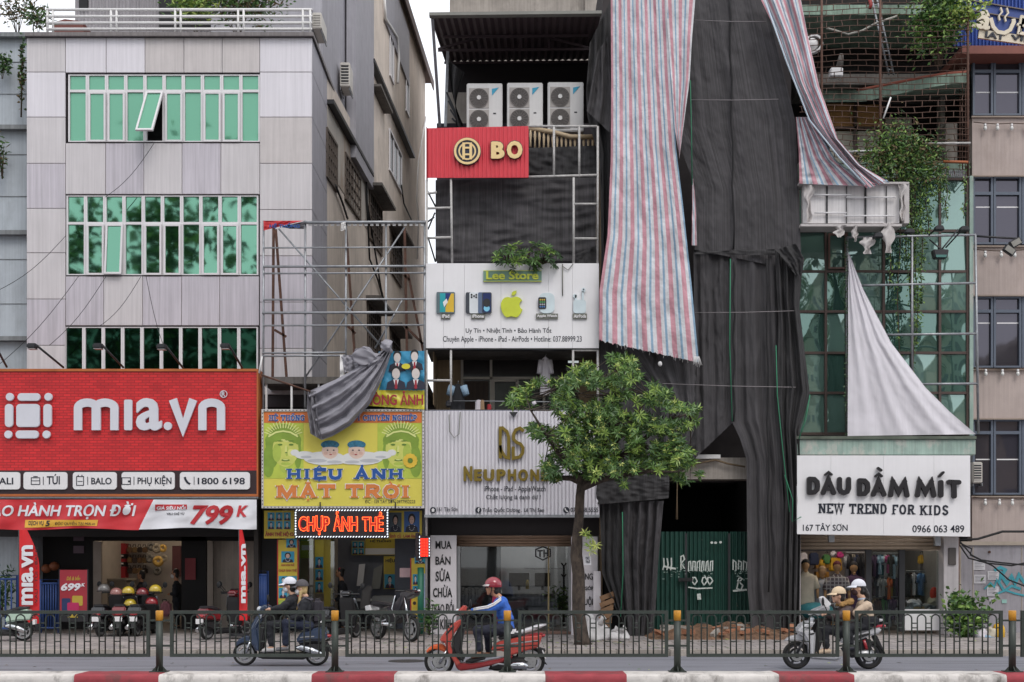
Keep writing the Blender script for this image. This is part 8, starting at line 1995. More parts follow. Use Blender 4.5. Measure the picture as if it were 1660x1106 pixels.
RED_SC = [('front_fender', .13, 'o', [(58, 828),(75, 785),(130, 748),(200, 733),(250, 755),(262, 800),(258, 832),(210, 800),(150, 795),(100, 808)]),
 ('front_apron', .34, 'a', [(392, 498),(412, 505),(400, 545),(335, 640),(305, 700),(300, 760),(340, 850),(400, 925),(355, 955),(325, 900),(262, 800),(243, 720),(196, 716),(200, 680),(270, 590),(345, 525)]),
 ('headset', .26, 'a', [(360, 425),(430, 357),(455, 372),(466, 415),(440, 452),(385, 450)]),
 ('leg_shield', .36, 'k', [(410, 512),(455, 440),(462, 500),(432, 600),(412, 720),(402, 800),(440, 905),(395, 915),(340, 840),(306, 760),(315, 690),(345, 640)]),
 ('lower_body', .30, 'b', [(328, 895),(400, 922),(480, 928),(600, 915),(760, 885),(900, 845),(905, 870),(770, 930),(560, 975),(450, 992),(380, 1000),(350, 960)]),
 ('floor_mat', .32, 'k', [(430, 915),(510, 872),(620, 868),(645, 885),(500, 922)]),
 ('rear_body', .27, 'a', [(690, 780),(760, 715),(880, 690),(990, 665),(1130, 655),(1188, 645),(1150, 770),(1000, 812),(880, 852),(800, 805),(690, 805)]),
 ('tail_cowl', .2, 'b', [(975, 662),(1130, 628),(1197, 630),(1190, 648),(1130, 668)]),
 ('seat', .26, 's', [(752, 702),(748, 670),(820, 642),(890, 628),(1000, 632),(1010, 662),(880, 688)]),
 ('rear_rack', .2, 'w', [(885, 652),(900, 630),(1000, 598),(1150, 550),(1245, 546),(1132, 600),(1000, 637),(920, 656)]),
 ('rear_fender', .12, 'k', [(1150, 768),(1222, 790),(1178, 860),(1236, 946),(1200, 926),(1140, 850)]),
 ('engine', .22, 'k', [(640, 960),(700, 900),(880, 850),(1040, 880),(1060, 940),(900, 1010),(700, 1010)])]
red_sc = two_wheeler('red scooter with an orange front fender ridden by a man in a blue jacket', 'scooter', 19.3, (680, 920), 5.945, (190, 935),(1065, 945), 24.3, C_RED, RED_SC,
 [tubepart('fork', CHROME, .022, [(270, 790),(192, 925)], -.1), crossbar('handlebar', C_RED['k'], .02, (470, 425), .34), mirror((492, 350),(455, 405)), exhaust(CHROME, [(870, 950),(905, 945),(990, 945),(1040, 960)], -.19), lampball('headlight', HEADL, (368, 432), .05, .09, .06), lampball('indicator', HEADL, (228, 712), .04, .1, .035), tubepart('side_stand', STEEL, .015, [(700, 950),(760, 930),(830, 940)], -.17), lampball('tail_light', TAIL, (1185, 655), .05, .08, .035), flatpart('side_stripe', ALU, [(760, 745),(1000, 715),(1150, 700),(1148, 712),(1000, 730),(765, 758)], -.143, .01), flatpart('body_seam', C_RED['k'],[(700, 795),(880, 762),(1140, 745),(1140, 752),(880, 771),(702, 803)], -.142, .008), flatpart('apron_vent', C_RED['k'],[(250, 640),(330, 560),(336, 572),(262, 655)], -.178, .01), flatpart('number_plate', OFFW, [(1180, 800),(1190, 795),(1222, 880),(1212, 886)], -.08, .16)])
C_NAVY = dict(a=paint('scooter_navy', '2c3a52'), k=C_RED['k'], s=C_RED['s'], g=paint('scooter_silver', 'a9adb5'))
NAVY_SC = [('front_fender', .13, 'a', [(106, 795),(130, 742),(200, 700),(245, 706),(250, 770),(185, 762),(125, 800)]),
 ('front_apron', .34, 'a', [(340, 500),(356, 540),(310, 640),(330, 760),(332, 832),(300, 855),(245, 762),(240, 672),(232, 655),(262, 588),(302, 520)]),
 ('apron_trim', .355, 'g', [(338, 512),(350, 530),(268, 652),(250, 652)]),
 ('headset', .24, 'a', [(320, 452),(370, 425),(425, 450),(432, 482),(352, 522),(336, 492)]),
 ('leg_shield', .35, 'k', [(358, 530),(400, 500),(392, 560),(372, 660),(345, 825),(318, 830),(328, 740),(320, 660)]),
 ('lower_body', .3, 'k', [(298, 850),(430, 852),(700, 850),(765, 880),(720, 912),(330, 906),(293, 880)]),
 ('rear_body', .3, 'a', [(636, 745),(690, 664),(790, 640),(882, 620),(918, 690),(906, 742),(780, 747),(650, 772)]),
 ('engine', .22, 'k', [(640, 775),(780, 748),(880, 748),(895, 830),(760, 880),(680, 860)]),
 ('seat', .26, 's', [(590, 662),(650, 640),(770, 598),(888, 598),(882, 624),(700, 654),(660, 672)]),
 ('tail_trim', .31, 'g', [(808, 668),(892, 690),(884, 722),(852, 710)]),
 ('rear_fender', .1, 'k', [(906, 742),(935, 790),(957, 862),(932, 850),(890, 770)])]
navy_sc = two_wheeler('navy blue scooter carrying two riders dressed in black', 'scooter', 21.3, (360, 900), 5.37, (200, 860),(825, 860), 19.6, C_NAVY, NAVY_SC,
 [tubepart('fork', CHROME, .02, [(250, 740),(205, 855)], -.09), crossbar('handlebar', C_RED['k'], .018, (400, 470), .33), mirror((400, 378),(395, 455)), exhaust(CHROME, [(640, 805),(690, 805),(780, 830),(870, 870)], -.18), lampball('headlight', HEADL, (328, 470), .05, .08, .05), lampball('tail_light', TAIL, (925, 704), .06, .09, .035), flatpart('side_script', ALU, [(676, 714),(740, 706),(802, 704),(802, 714),(740, 716),(678, 722)], -.16, .01), flatpart('body_seam', C_RED['k'],[(660, 745),(780, 728),(890, 726),(890, 732),(780, 735),(662, 752)], -.158, .008), flatpart('foot_rest', C_RED['k'],[(470, 845),(640, 835),(640, 850),(470, 858)], -.2, .06)])
C_WHT = dict(a=paint('scooter_white', 'b9b8bb'), g=paint('scooter_grey', '9a9aa0'), k=C_RED['k'], s=C_RED['s'], r=paint('scooter_red_trim', 'b31f38'))
WHT_SC = [('front_fender', .13, 'a', [(66, 714),(130, 662),(220, 646),(280, 678),(296, 735),(240, 712),(150, 706)]),
 ('front_apron', .34, 'a', [(198, 632),(220, 570),(300, 520),(372, 508),(362, 560),(300, 602),(372, 610),(376, 680),(362, 852),(314, 852),(302, 742),(252, 650)]),
 ('headset', .24, 'a', [(308, 442),(380, 400),(460, 368),(520, 380),(500, 420),(402, 472),(320, 462)]),
 ('leg_shield', .35, 'k', [(374, 610),(400, 520),(470, 490),(478, 520),(445, 700),(390, 852),(364, 852),(378, 690)]),
 ('floor_board', .32, 'g', [(316, 850),(560, 850),(640, 880),(560, 905),(330, 885)]),
 ('rear_body', .28, 'a', [(598, 700),(720, 640),(790, 624),(900, 590),(1012, 578),(1002, 632),(900, 662),(762, 712),(742, 765),(620, 725)]),
 ('tail_cowl', .24, 'r', [(848, 592),(900, 566),(1022, 553),(1022, 576),(900, 592)]),
 ('rear_rack', .2, 'a', [(888, 512),(932, 486),(1042, 500),(1022, 522),(960, 532)]),
 ('seat', .26, 's', [(560, 650),(640, 600),(860, 545),(985, 520),(1000, 548),(880, 575),(700, 640),(600, 690)]),
 ('engine', .24, 'k', [(620, 760),(760, 720),(900, 670),(940, 760),(880, 850),(700, 880)]),
 ('rear_fender', .12, 'k', [(918, 662),(962, 650),(1032, 800),(1052, 850),(960, 745)])]
white_sc = two_wheeler('white scooter with a red tail carrying two women in caps', 'scooter', 20.6, (1260, 920), 5.947, (185, 840),(880, 850), 22.8, C_WHT, WHT_SC,
 [tubepart('fork', DARK, .022, [(255, 700),(190, 830)], -.09), crossbar('handlebar', C_RED['k'], .018, (460, 440), .33), mirror((440, 330),(480, 420)), exhaust(ALU, [(770, 840),(800, 832),(850, 830),(905, 835)], -.19), lampball('headlight', HEADL, (330, 500), .05, .1, .05), lampball('tail_light', TAIL, (1015, 565), .05, .09, .035), flatpart('plastic_bag', OFFW, [(415, 290),(452, 278),(522, 352),(490, 386),(440, 372)], -.3, .12), flatpart('side_panel', C_RED['k'],[(700, 690),(800, 650),(900, 630),(890, 650),(780, 690),(720, 715)], -.148, .01), flatpart('apron_vent', C_RED['k'],[(300, 640),(362, 630),(360, 645),(306, 655)], -.178, .01), tubepart('shock_absorber', TAIL, .025, [(835, 700),(862, 790)], -.15)], rim=DARK)
def parked(profile, cols, label, cpx, Y, rot, rim=None, group='scooters parked on the pavement', fw=(200, 860), rw=(825, 860)):
    t = two_wheeler(label, 'scooter', 21.3, (360, 900), 5.37, fw, rw, 19.6, cols, profile, [tubepart('fork', CHROME, .02, [(250, 740),(205, 855)], -.09), crossbar('handlebar', C_RED['k'], .018, (400, 470), .33), mirror((400, 378),(395, 455)), exhaust(CHROME, [(640, 805),(690, 805),(780, 830),(870, 870)], -.18), lampball('tail_light', TAIL, (925, 704), .06, .09, .035), flatpart('number_plate', OFFW, [(925, 735),(950, 735),(950, 790),(925, 790)], -.09, .18)], group, rim=rim)
    t.location = (X(cpx, Y), Y, .12); t.rotation_euler = (0, 0, rot); return t
C_DRED = dict(a=paint('scooter_dark_red', '6d1a20'), k=C_RED['k'], s=C_RED['s'], g=C_NAVY['g']); C_BLK = dict(a=paint('scooter_black', '1f2024'), k=C_RED['k'], s=C_RED['s'], g=C_NAVY['g']); C_GW = dict(a=paint('scooter_pale_green', 'a9bfae'), k=C_RED['k'], s=C_RED['s'], g=C_NAVY['g'])
parked(NAVY_SC, C_DRED, 'dark red scooter parked tail first between the two shop doorways', 367, 27.2, R(-118)); parked(NAVY_SC, C_BLK, 'black scooter parked tail first before the photo studio desk', 553, 26.8, R(-112)); parked(NAVY_SC, C_GW, 'pale green and white scooter cut by the left edge of the picture', -12, 26.2, R(8))
parked(NAVY_SC, C_BLK, 'black scooter parked in the dark left doorway, rear plate to the street', 181, 28.4, R(-95)); parked(NAVY_SC, C_DRED, 'dark red scooter parked in the left doorway beside the black one', 205, 28.5, R(-85)); parked(NAVY_SC, C_BLK, 'black scooter under the yellow helmets of the left doorway', 236, 28.5, R(-92)); parked(NAVY_SC, C_BLK, 'black scooter inside the right doorway behind the narrow flag', 383, 28.9, R(-70))
# parked moped with spoked wheels
C_MOP = dict(a=paint('moped_dark', '26242c'), k=C_RED['k'], s=C_RED['s'], g=CHROME)
MOP = [('body', .16, 'a', [(250, 470),(330, 420),(420, 300),(470, 250),(500, 270),(450, 400),(400, 520),(330, 560),(280, 540)]),('seat', .22, 's', [(60, 420),(110, 385),(240, 400),(330, 420),(330, 445),(200, 440),(80, 440)]),('headset', .22, 'a', [(400, 280),(480, 215),(590, 250),(580, 290),(500, 340),(440, 320)]),('engine', .2, 'k', [(250, 540),(400, 520),(430, 600),(360, 680),(260, 660)]),('rear_fender', .12, 'a', [(40, 440),(120, 400),(230, 450),(200, 480),(110, 460)]),('front_fender', .1, 'k', [(430, 560),(500, 530),(570, 570),(560, 590),(500, 555),(440, 580)])]
MOP = [(n_, w_, c_, [(x, 700 - (700 - y) * .52) for x, y in p]) for n_, w_, c_, p in MOP]
my = lambda L: [(x, 700 - (700 - y) * .52) for x, y in L]
t = two_wheeler('dark moped parked across the pavement before the photo studio', 'moped', 26.4, (560, 860), 4.3, (130, 700),(520, 700), 20.5, C_MOP, MOP, [tubepart('fork', CHROME, .022, my([(470, 300),(520, 690)]), -.08), crossbar('handlebar', C_RED['k'], .018, (470, 458), .32), tubepart('exhaust', CHROME, .04, my([(330, 690),(230, 690),(120, 660)]), -.14), tubepart('leg_guard', CHROME, .015, my([(400, 300),(360, 480),(400, 600)]), -.17), flatpart('number_plate', OFFW, my([(15, 460),(75, 440),(85, 510),(25, 525)]), -.12, .24), lampball('indicator', CHROME, (600, 455), .05, .04, .03), tubepart('swing_arm', STEEL, .02, my([(280, 620),(130, 700)]), -.08)], None, 'moped')
t.location = (X(640, 26.4), 26.4, .12); t.rotation_euler = (0, 0, R(-48))

# fallen leaves on pavement and road
rr = random.Random(55); m = MB()
for i in range(260):
    near = rr.random() < .65
    x = rr.gauss(1.6, 2.2) if near else rr.uniform(-9, 10); y = rr.uniform(23.9, 27) if near else rr.uniform(20, 28); z = (.124 if y > 23.8 else .004) + rr.uniform(0, .012)
    if 23.4 < y < 23.8: continue
    m.use(LEAF[rr.choice([4, 4, 3, 1])]); a = rr.uniform(0, 6.3); ln = rr.uniform(.06, .15); d = Vector((math.cos(a), math.sin(a), 0)); s_ = Vector((-d.y, d.x, 0)) * ln * .16; p = Vector((x, y, z))
    m.add([p, p + d * ln * .5 + s_ + Vector((0, 0, .008)), p + d * ln, p + d * ln * .5 - s_],[(0, 1, 2, 3)])
setting(m.build('leaf_litter', None, fix=False), 'stuff')
m = MB(); m.disc((-1.9, 22.3, .003), .34, (0, 0, 1), .006, 24); setting(m.build('manhole_cover', mat('cast_iron', '3d3b3b', .7, .4, var=.3, vs=14, bump=.6)))
# ---------------------------------------------------------------- people
SKIN = mat('skin_tan', 'b88566', .55, var=.06); SKIN2 = mat('skin_fair', 'c99f86', .55, var=.06)
HAIR = mat('black_hair', '1d1817', .5, var=.3, vs=30); BLOND = mat('blond_hair', 'b59a6a', .5, var=.25, vs=30)
def union(name, prims, m, par, voxel=.012, smooth=3):
    """Overlapping tapered limbs and ellipsoids fused into one continuous skin."""
    mb = MB()
    for q in prims:
        if q[0] == 'e': mb.ball(q[1], *q[2], 14, 10, q[3] if len(q) > 3 else None)
        else:
            a, ra, c_, rb = Vector(q[0]), q[1], Vector(q[2]), q[3]
            mb.ball(a, ra, nu=10, nv=8); mb.ball(c_, rb, nu=10, nv=8); mb.tube([a, c_],[ra, rb], 10)
    o = mb.build(name, m, None)
    md = o.modifiers.new('fuse', 'REMESH'); md.mode = 'VOXEL'; md.voxel_size = voxel; md.use_smooth_shade = True
    ms = o.modifiers.new('soften', 'SMOOTH'); ms.iterations = smooth; ms.factor = .5
    bpy.context.view_layer.update()
    me = bpy.data.meshes.new_from_object(o.evaluated_get(bpy.context.evaluated_depsgraph_get()))
    old = o.data; o.modifiers.clear(); o.data = me; bpy.data.meshes.remove(old)
    if not me.materials: me.materials.append(m)
    if par is not None:
        org = parent_origin(par); me.transform(Matrix.Translation(-org)); o.parent = par
    return o
def wrinkle(o, amt, sc_):
    for v in o.data.vertices:
        q = v.co * sc_; v.co += v.normal * amt * (noise.noise(q) + .6 * noise.noise(q * 2.3))
def person(label, J, Y, top, trousers, shoe, skin=SKIN, hat=None, hair=HAIR, mask=None, f=-1, arm_r=.0, extra=None, group=None, h_tilt=0, bulk=1.0, long_hair=None):
    """J: joints in photo pixels; f = -1 faces left, +1 right. Near side is towards the street."""
    q = lambda n, dy=0: P(*J[n], Y + dy)
    t = thing('person', label, 'person', tuple(q('hip')), group)
    sh, hp_ = .165, .10
    hd = q('head'); nk = q('neck'); ch = q('shoulder'); hip = q('hip')
    pr = [('e', hd, (.092, .074, .112)),('e', hd + Vector((f * .035, 0, -.045)),(.062, .058, .07)),(hd + Vector((f * -.01, 0, -.08)), .052, nk, .056),('e', hd + Vector((f * .098, 0, -.02)),(.018, .014, .022)),('e', hd + Vector((f * .085, 0, -.062)),(.016, .022, .010)),('e', hd + Vector((f * .078, 0, .02)),(.018, .05, .012)),('e', hd + Vector((f * .07, 0, -.095)),(.024, .026, .02))]
    for s in (-1, 1): pr.append(('e', hd + Vector((-f * .005, s * .076, -.01)),(.022, .012, .032)))
    n = 6
    for i in range(n + 1):
        u = i / n; c_ = hip.lerp(ch, u); pr.append(('e', c_ - Vector((0, 0, .05 * u)),(.098 + .012 * math.sin(u * 3.14), .13 + .035 * u, .1)))
    jk = []; pt = []
    for s in (-1, 1):
        S = ch + Vector((0, s * sh, -.03)); near = s < 0
        E_ = q('elbow' if near or 'elbow2' not in J else 'elbow2', s * (sh + .07)); H_ = q('hand' if near or 'hand2' not in J else 'hand2', s * J.get('grip', .26))
        Wd = (H_ - E_).normalized(); W_ = H_ - Wd * .07
        pr += [(S, .056, E_, .042),(E_, .042, W_, .028),('e', H_ - Wd * .025, (.038, .03, .028))]
        for k_ in range(4):
            b0 = H_ + Vector((f * .0, s * (.03 - .02 * k_), .004)); b1 = b0 + Wd * (.035 - .004 * abs(k_ - 1)) + Vector((0, 0, -.006)); b2 = b1 + Vector((-Wd.x * .012, 0, -.032 + .003 * k_)); pr += [(b0, .0105, b1, .0098),(b1, .0098, b2, .0088)]
        b0 = H_ - Wd * .03 + Vector((0, -s * .028, 0)); pr += [(b0, .012, b0 + Wd * .03 + Vector((0, -s * .012, -.02)), .010)]
        jk += [(S, .078 * bulk, E_, .062 * bulk),(E_, .060 * bulk, H_ - Wd * .085, .046 * bulk)]
        K_ = q('knee' if near or 'knee2' not in J else 'knee2', s * J.get('kneew', .15)); A_ = q('ankle' if near or 'ankle2' not in J else 'ankle2', s * .13); T_ = q('toe' if near or 'toe2' not in J else 'toe2', s * .14)
        L0 = hip + Vector((0, s * hp_, -.02))
        pr += [(L0, .078, K_, .054),(K_, .052, A_, .036),(A_, .034, T_.lerp(A_, .5), .03)]
        pt += [(L0, .098, K_, .074),(K_, .07, A_ + (K_ - A_).normalized() * .05, .056)]
        b_ = [(A_ + Vector((-f * .04, 0, -.035)), .042, T_.lerp(A_, .45) + Vector((0, 0, -.01)), .042),(T_.lerp(A_, .45) + Vector((0, 0, -.01)), .042, T_, .036)]
        o = union('shoe', b_, shoe, t, .012)
    body = union('body', pr, skin, t, .009, 2)
    for i in range(n + 1):
        u = i / n; c_ = hip.lerp(ch, u); jk.append(('e', c_ - Vector((0, 0, .05 * u - .02)),((.122 + .012 * math.sin(u * 3.14)) * bulk, (.152 + .035 * u) * bulk, .105)))
    jk.append((ch + Vector((0, 0, .0)), .085, nk + Vector((0, 0, -.035)), .068))
    o = union('jacket', jk, top, t, .013, 3); wrinkle(o, .015, 10)
    pt.append(('e', hip + Vector((0, 0, -.03)),(.12, .155, .1))); o = union('trousers', pt, trousers, t, .013, 3); wrinkle(o, .013, 11)
    m = MB()
    for s in (-1, 1): m.ball(hd + Vector((f * .082, s * .034, .002)), .012, .016, .010, 8, 6)
    m.build('eyes', INK, t)
    m = MB(); m.ball(hd + Vector((f * .094, 0, -.062)), .008, .02, .0045, 8, 6); m.build('lips', mat('lip_tone', '8d5048', .5), t)
    if hair is not None:
        h_ = [('e', hd + Vector((-f * .022, 0, .022)),(.092, .085, .108)),('e', hd + Vector((-f * .05, 0, -.04)),(.055, .078, .085))]
        if long_hair: h_ += long_hair(hd, nk)
        o = union('hair', h_, hair, t, .012, 2); wrinkle(o, .006, 30)
    if mask: o = union('face_mask', [('e', hd + Vector((f * .052, 0, -.058)),(.062, .068, .062))], mask, t, .01, 2)
    if hat:
        kind, hm, bm_ = hat
        c_ = hd + Vector((-f * .008, 0, .045))
        hp2 = [('e', c_, (.128, .115, .10))]
        mb = MB(); mb.smooth = True
        def dome(u, v):
            a = u * 6.283; ph = v * (1.85 if kind == 'helmet' else 1.62); back = max(0, -math.cos(a) * f * -1); rx, ry, rz = (.135, .122, .125) if kind == 'helmet' else (.122, .108, .115)
            return c_ + Vector((rx * math.sin(ph) * math.cos(a), ry * math.sin(ph) * math.sin(a), rz * math.cos(ph)))
        mb.grid(dome, 28, 14)
        o = mb.build('helmet' if kind == 'helmet' else 'cap', hm, t, fix=False)
        mb = MB(); mb.smooth = True
        def brim(u, v):
            a = (u - .5) * 2.2; rr_ = .118 + v * (.085 if kind != 'helmet' else .06) * math.cos(a * .75); return c_ + Vector((f * rr_ * math.cos(a), .95 * rr_ * math.sin(a), -.002 - .03 * v + (.012 if kind == 'helmet' else 0)))
        mb.grid(brim, 14, 5); n0 = len(mb.v)
        mb.grid(lambda u, v: brim(u, v) + Vector((0, 0, .007)), 14, 5)
        mb.build('visor' if kind == 'helmet' else 'brim', bm_, o, fix=False)
        if kind == 'helmet':
            mb = MB()
            for s in (-1, 1): mb.tube([c_ + Vector((f * .02, s * .112, -.02)), hd + Vector((f * .03, s * .075, -.08)), hd + Vector((f * .05, 0, -.118))], .007, 4)
            mb.build('chin_strap', BLACK, o)
    if extra: extra(t, q, hd, ch, hip)
    return t
KB = mat('jacket_blue', '2f5fb5', .8, var=.1, vs=5); BKC = mat('black_clothes', '1f2026', .85, var=.2, vs=6); NVT = mat('navy_trousers', '272938', .85, var=.15)
def x_blue(t, q, hd, ch, hip):
    b = MB()
    E_, H_ = q('elbow', -.235), q('hand', -.26); S = ch + Vector((0, -.165, -.03)); Wd = (H_ - E_).normalized()
    for dz in (.018, -.012):
        up = Vector((0, -.066, .04 + dz)); b.tube([q('neck') + Vector((.0, -.07, .0 + dz)), S + up + Vector((0, -.02, .03)), S.lerp(E_, .5) + up * .98, E_ + up * .9, E_.lerp(H_, .5) + up * .78, H_ - Wd * .09 + up * .66],[.012, .013, .013, .013, .012, .011], 6)
    b.build('sleeve_stripe', OFFW, t)
    b = MB(); c_ = hip + Vector((0, 0, -.045)); b.smooth = True
    b.grid(lambda u, v: c_ + Vector((.142 * math.cos(u * 6.283), .175 * math.sin(u * 6.283), -.05 + .07 * v)), 26, 3); b.build('hem_band', OFFW, t, fix=False)
    o = union('scarf', [(q('neck') + Vector((-.05, 0, .0)), .05, ch + Vector((-.11, 0, -.1)), .045),(ch + Vector((-.11, 0, -.1)), .045, hip.lerp(ch, .25) + Vector((-.12, 0, 0)), .06)], mat('maroon_scarf', '8d2140', .85), t, .013)
person('person in a blue jacket and maroon helmet riding the red scooter', dict(head=(799, 953), neck=(808.5, 968), shoulder=(812, 975), elbow=(791, 988), hand=(758, 992), hip=(822, 1017), knee=(773, 1022), ankle=(779, 1058), toe=(767, 1065), knee2=(790, 1026), ankle2=(793, 1058), toe2=(781, 1064), grip=.27), 19.3, KB, NVT, mat('brown_sandal', '5d4032', .7), SKIN, ('helmet', paint('helmet_maroon', '8a2030'), mat('smoke_visor', 'b9b4b4', .15, coat=.6)), extra=x_blue)
def x_none(*a): pass
MASKW = mat('white_face_mask', 'cfced2', .7)
def x_pack(t, q, hd, ch, hip):
    c_ = hip.lerp(ch, .62) + Vector((.17, 0, 0)); b = MB(); b.box(c_.x - .085, c_.x + .1, c_.y - .15, c_.y + .15, c_.z - .24, c_.z + .2); b.build('backpack', mat('backpack_dark', '2f2b33', .8, var=.3), t, bevel=.06, seg=3)
    b = MB()
    for s in (-1, 1): b.tube([ch + Vector((.11, s * .1, .02)), ch + Vector((0, s * .12, .075)), ch + Vector((-.12, s * .12, -.06)), hip.lerp(ch, .4) + Vector((-.11, s * .14, 0))], .018, 6)
    b.build('backpack_strap', mat('strap_grey', '5d5862', .8), t)
person('person in black with a white cap and face mask driving the navy scooter', dict(head=(469, 950), neck=(475, 964), shoulder=(474, 971), elbow=(457, 985), hand=(434, 988), hip=(475, 1010), knee=(437, 1013), ankle=(441, 1050), toe=(427, 1055), grip=.26), 21.3, BKC, BKC, mat('pale_sneaker', 'b3b0b0', .7), SKIN2, ('cap', mat('white_cap', 'd0d0d8', .6), mat('white_cap', 'd0d0d8')), mask=MASKW)
blond = lambda hd, nk: [(hd + Vector((-.0, -.07, -.06)), .03, hd + Vector((-.015, -.1, -.22)), .028),(hd + Vector((-.015, -.1, -.22)), .028, hd + Vector((-.06, -.12, -.36)), .014)]
person('person with blond hair, grey cap, face mask and backpack, pillion on the navy scooter', dict(head=(488.5, 954), neck=(495, 967), shoulder=(496, 975), elbow=(487, 998), hand=(464, 1006), hip=(502, 1012), knee=(464, 1010), ankle=(463, 1048), toe=(450, 1053), grip=.14, kneew=.19), 21.3, BKC, mat('dark_jeans', '20263a', .85), mat('striped_sneaker', '6d6c70', .7), SKIN2, ('cap', mat('grey_cap', '4a464a', .7), mat('grey_cap', '4a464a')), BLOND, MASKW, extra=x_pack, long_hair=blond)
def x_fur(t, q, hd, ch, hip):
    o = union('fur_hood', [(q('neck') + Vector((-.05, -.1, .0)), .045, q('neck') + Vector((.08, -.11, .04)), .05),(q('neck') + Vector((.08, -.11, .04)), .05, q('neck') + Vector((.13, 0, .05)), .055),(q('neck') + Vector((.13, 0, .05)), .055, q('neck') + Vector((.08, .11, .04)), .05),(q('neck') + Vector((.08, .11, .04)), .05, q('neck') + Vector((-.05, .1, .0)), .045)], mat('tan_fur', 'a5804f', .95, var=.3, vs=40), t, .013, 1); wrinkle(o, .016, 40)
    b = MB(); p = hd + Vector((-.075, 0, .004))
    for s in (-1, 1): b.disc(p + Vector((-.012, s * .036, 0)), .026, (1, 0, 0), .006, 14, .021); b.tube([p + Vector((-.012, s * .06, .003)), hd + Vector((.02, s * .082, .005))], .004, 4)
    b.build('glasses', BLACK, t)
BRJ = mat('brown_puffer', '40302f', .6, var=.15, vs=7)
person('person in a brown fur hooded jacket and beige cap driving the white scooter', dict(head=(1359, 966), neck=(1367, 980), shoulder=(1371, 987), elbow=(1358, 999), hand=(1335, 996), hip=(1374, 1022), knee=(1337, 1020), ankle=(1340, 1052), toe=(1325, 1058), grip=.25), 20.6, BRJ, BKC, mat('beige_boot', 'c2ab92', .7), SKIN2, ('cap', mat('beige_cap', 'cdb799', .7), mat('beige_cap', 'cdb799')), HAIR, extra=x_fur, bulk=1.16)
pony = lambda hd, nk: [(hd + Vector((.09, 0, .03)), .035, hd + Vector((.15, 0, -.1)), .045),(hd + Vector((.15, 0, -.1)), .045, hd + Vector((.175, 0, -.34)), .022)]
def x_strap(t, q, hd, ch, hip):
    b = MB(); b.tube([ch + Vector((-.12, -.1, -.12)), ch + Vector((.0, -.13, .085)), ch + Vector((.13, -.06, -.05)), hip.lerp(ch, .5) + Vector((.15, .0, 0))], .02, 6); b.build('bag_strap', BLACK, t)
    b = MB(); c_ = hip + Vector((.02, -.17, .06)); b.box(c_.x - .17, c_.x + .15, c_.y - .04, c_.y + .05, c_.z - .1, c_.z + .06); b.build('shoulder_bag', BKC, t, bevel=.035, seg=3)
    o = union('collar', [('e', q('neck') + Vector((0, 0, -.02)),(.085, .085, .04))], mat('pale_blue_collar', '9fa9b8', .8), t, .012)
person('ponytailed person in a white cap and beige jacket, pillion on the white scooter', dict(head=(1391, 954), neck=(1398, 970), shoulder=(1401, 978), elbow=(1388, 995), hand=(1379, 990), hip=(1404, 1010), knee=(1373, 1019), ankle=(1381, 1047), toe=(1368, 1053), grip=.12, kneew=.2), 20.6, mat('beige_jacket', 'b9a48f', .8, var=.1, vs=6), BKC, mat('dark_shoe', '2a2a35', .6), SKIN2, ('cap', mat('white_cap', 'd0d0d8'), mat('white_cap', 'd0d0d8')), HAIR, mat('dark_mask', '3a2024', .7), extra=x_strap, long_hair=pony)
bun = lambda hd, nk: [('e', hd + Vector((.07, 0, .06)),(.06, .06, .055))]
def x_red(t, q, hd, ch, hip):
    b = MB(); b.ball(hd + Vector((.0, -.06, .09)), .03, .02, .03, 8, 6); b.build('hair_clip', REDP, t)
    b = MB(); c_ = q('elbow', -.27); b.box(c_.x - .06, c_.x + .06, c_.y - .05, c_.y - .03, c_.z - .02, c_.z + .16); b.build('held_paper', OFFW, t)
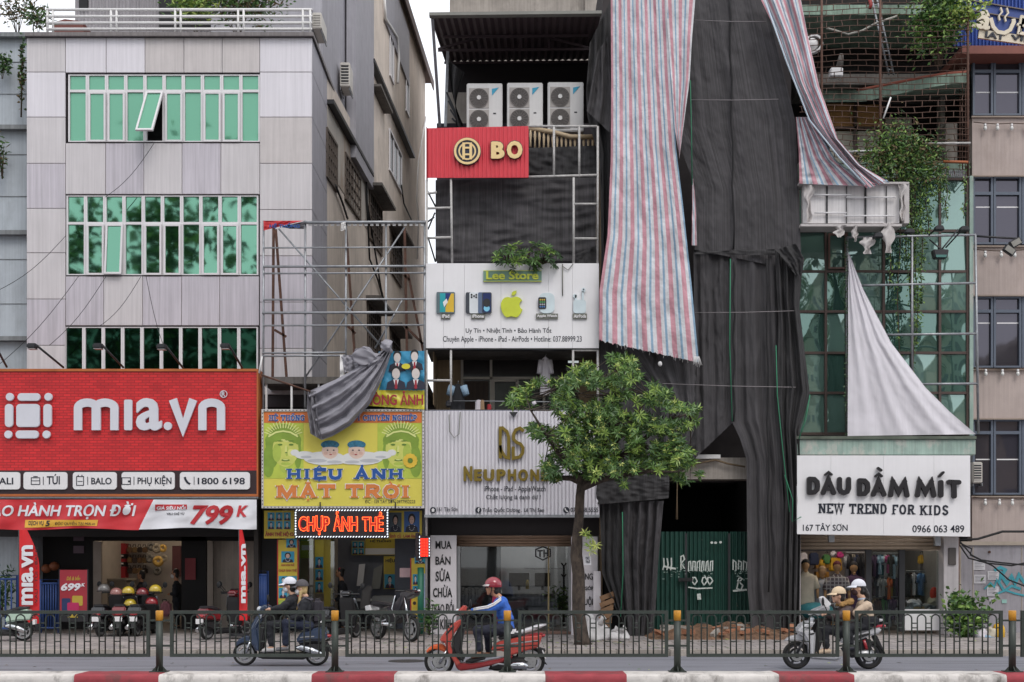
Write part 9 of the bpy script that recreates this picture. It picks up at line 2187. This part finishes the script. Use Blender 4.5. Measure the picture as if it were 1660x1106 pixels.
person('person in dark clothes with a red hair clip standing inside the photo studio', dict(head=(551, 928), neck=(554, 941), shoulder=(555, 949), elbow=(556, 968), hand=(540, 974), hip=(556, 985), knee=(555, 1003), ankle=(557, 1017), toe=(549, 1019), grip=.2), 30.6, BKC, BKC, BLACK, SKIN, None, HAIR, extra=x_red, long_hair=bun)
person('person in black behind the helmets in the left doorway of the luggage shop', dict(head=(229, 932), neck=(229, 944), shoulder=(229, 951), elbow=(226, 964), hand=(216, 966), hip=(229, 982), knee=(228, 1000), ankle=(229, 1016), toe=(222, 1018), grip=.2), 32.0, BKC, BKC, BLACK, SKIN, None, HAIR)
person('person in dark clothes and white mask at the right side of the left doorway', dict(head=(284, 930), neck=(286, 942), shoulder=(287, 949), elbow=(285, 962), hand=(274, 963), hip=(288, 980), knee=(287, 999), ankle=(288, 1015), toe=(280, 1017), grip=.15), 31.5, BKC, BKC, BLACK, SKIN, None, HAIR, MASKW)
# helmets on the seats of the scooters in the doorway
def helmet(x, y, c, label, Y=28.0, r=.14):
    t = thing('helmet', label, 'helmet', tuple(P(x, y, Y)), 'helmets on the parked scooters'); c_ = P(x, y, Y)
    m = MB(); m.smooth = True; m.grid(lambda u, v: c_ + Vector((r * math.sin(v * 1.9) * math.cos(u * 6.283), r * .95 * math.sin(v * 1.9) * math.sin(u * 6.283), r * .95 * math.cos(v * 1.9))), 22, 12); m.build('shell', c, t, fix=False)
    m = MB(); m.smooth = True; m.grid(lambda u, v: c_ + Vector(((r + .03 * v) * math.sin((u - .5) * 2), -(r + .05 * v) * math.cos((u - .5) * 2), -.02 - .02 * v)), 12, 3); m.build('visor', BLACK, t, fix=False)
for x, y, h_, lb in ((168.5, 956, '5d5a58', 'grey and white helmet, first from the left in the dark doorway'),(188.5, 962, '8d5f5a', 'pinkish helmet, second from the left in the dark doorway'),(208, 960, 'b39a2e', 'yellow helmet, third from the left in the dark doorway'),(231, 962, '6b1f26', 'dark red helmet between the two yellow ones'),(252, 957, 'b39a2e', 'yellow helmet near the right of the dark doorway'),(211, 980, 'b39a2e', 'lower yellow helmet below the third helmet'),(246, 977, '8a2028', 'lower red helmet below the right yellow helmet')):
    helmet(x, y, paint('helmet_' + h_, h_), lb)
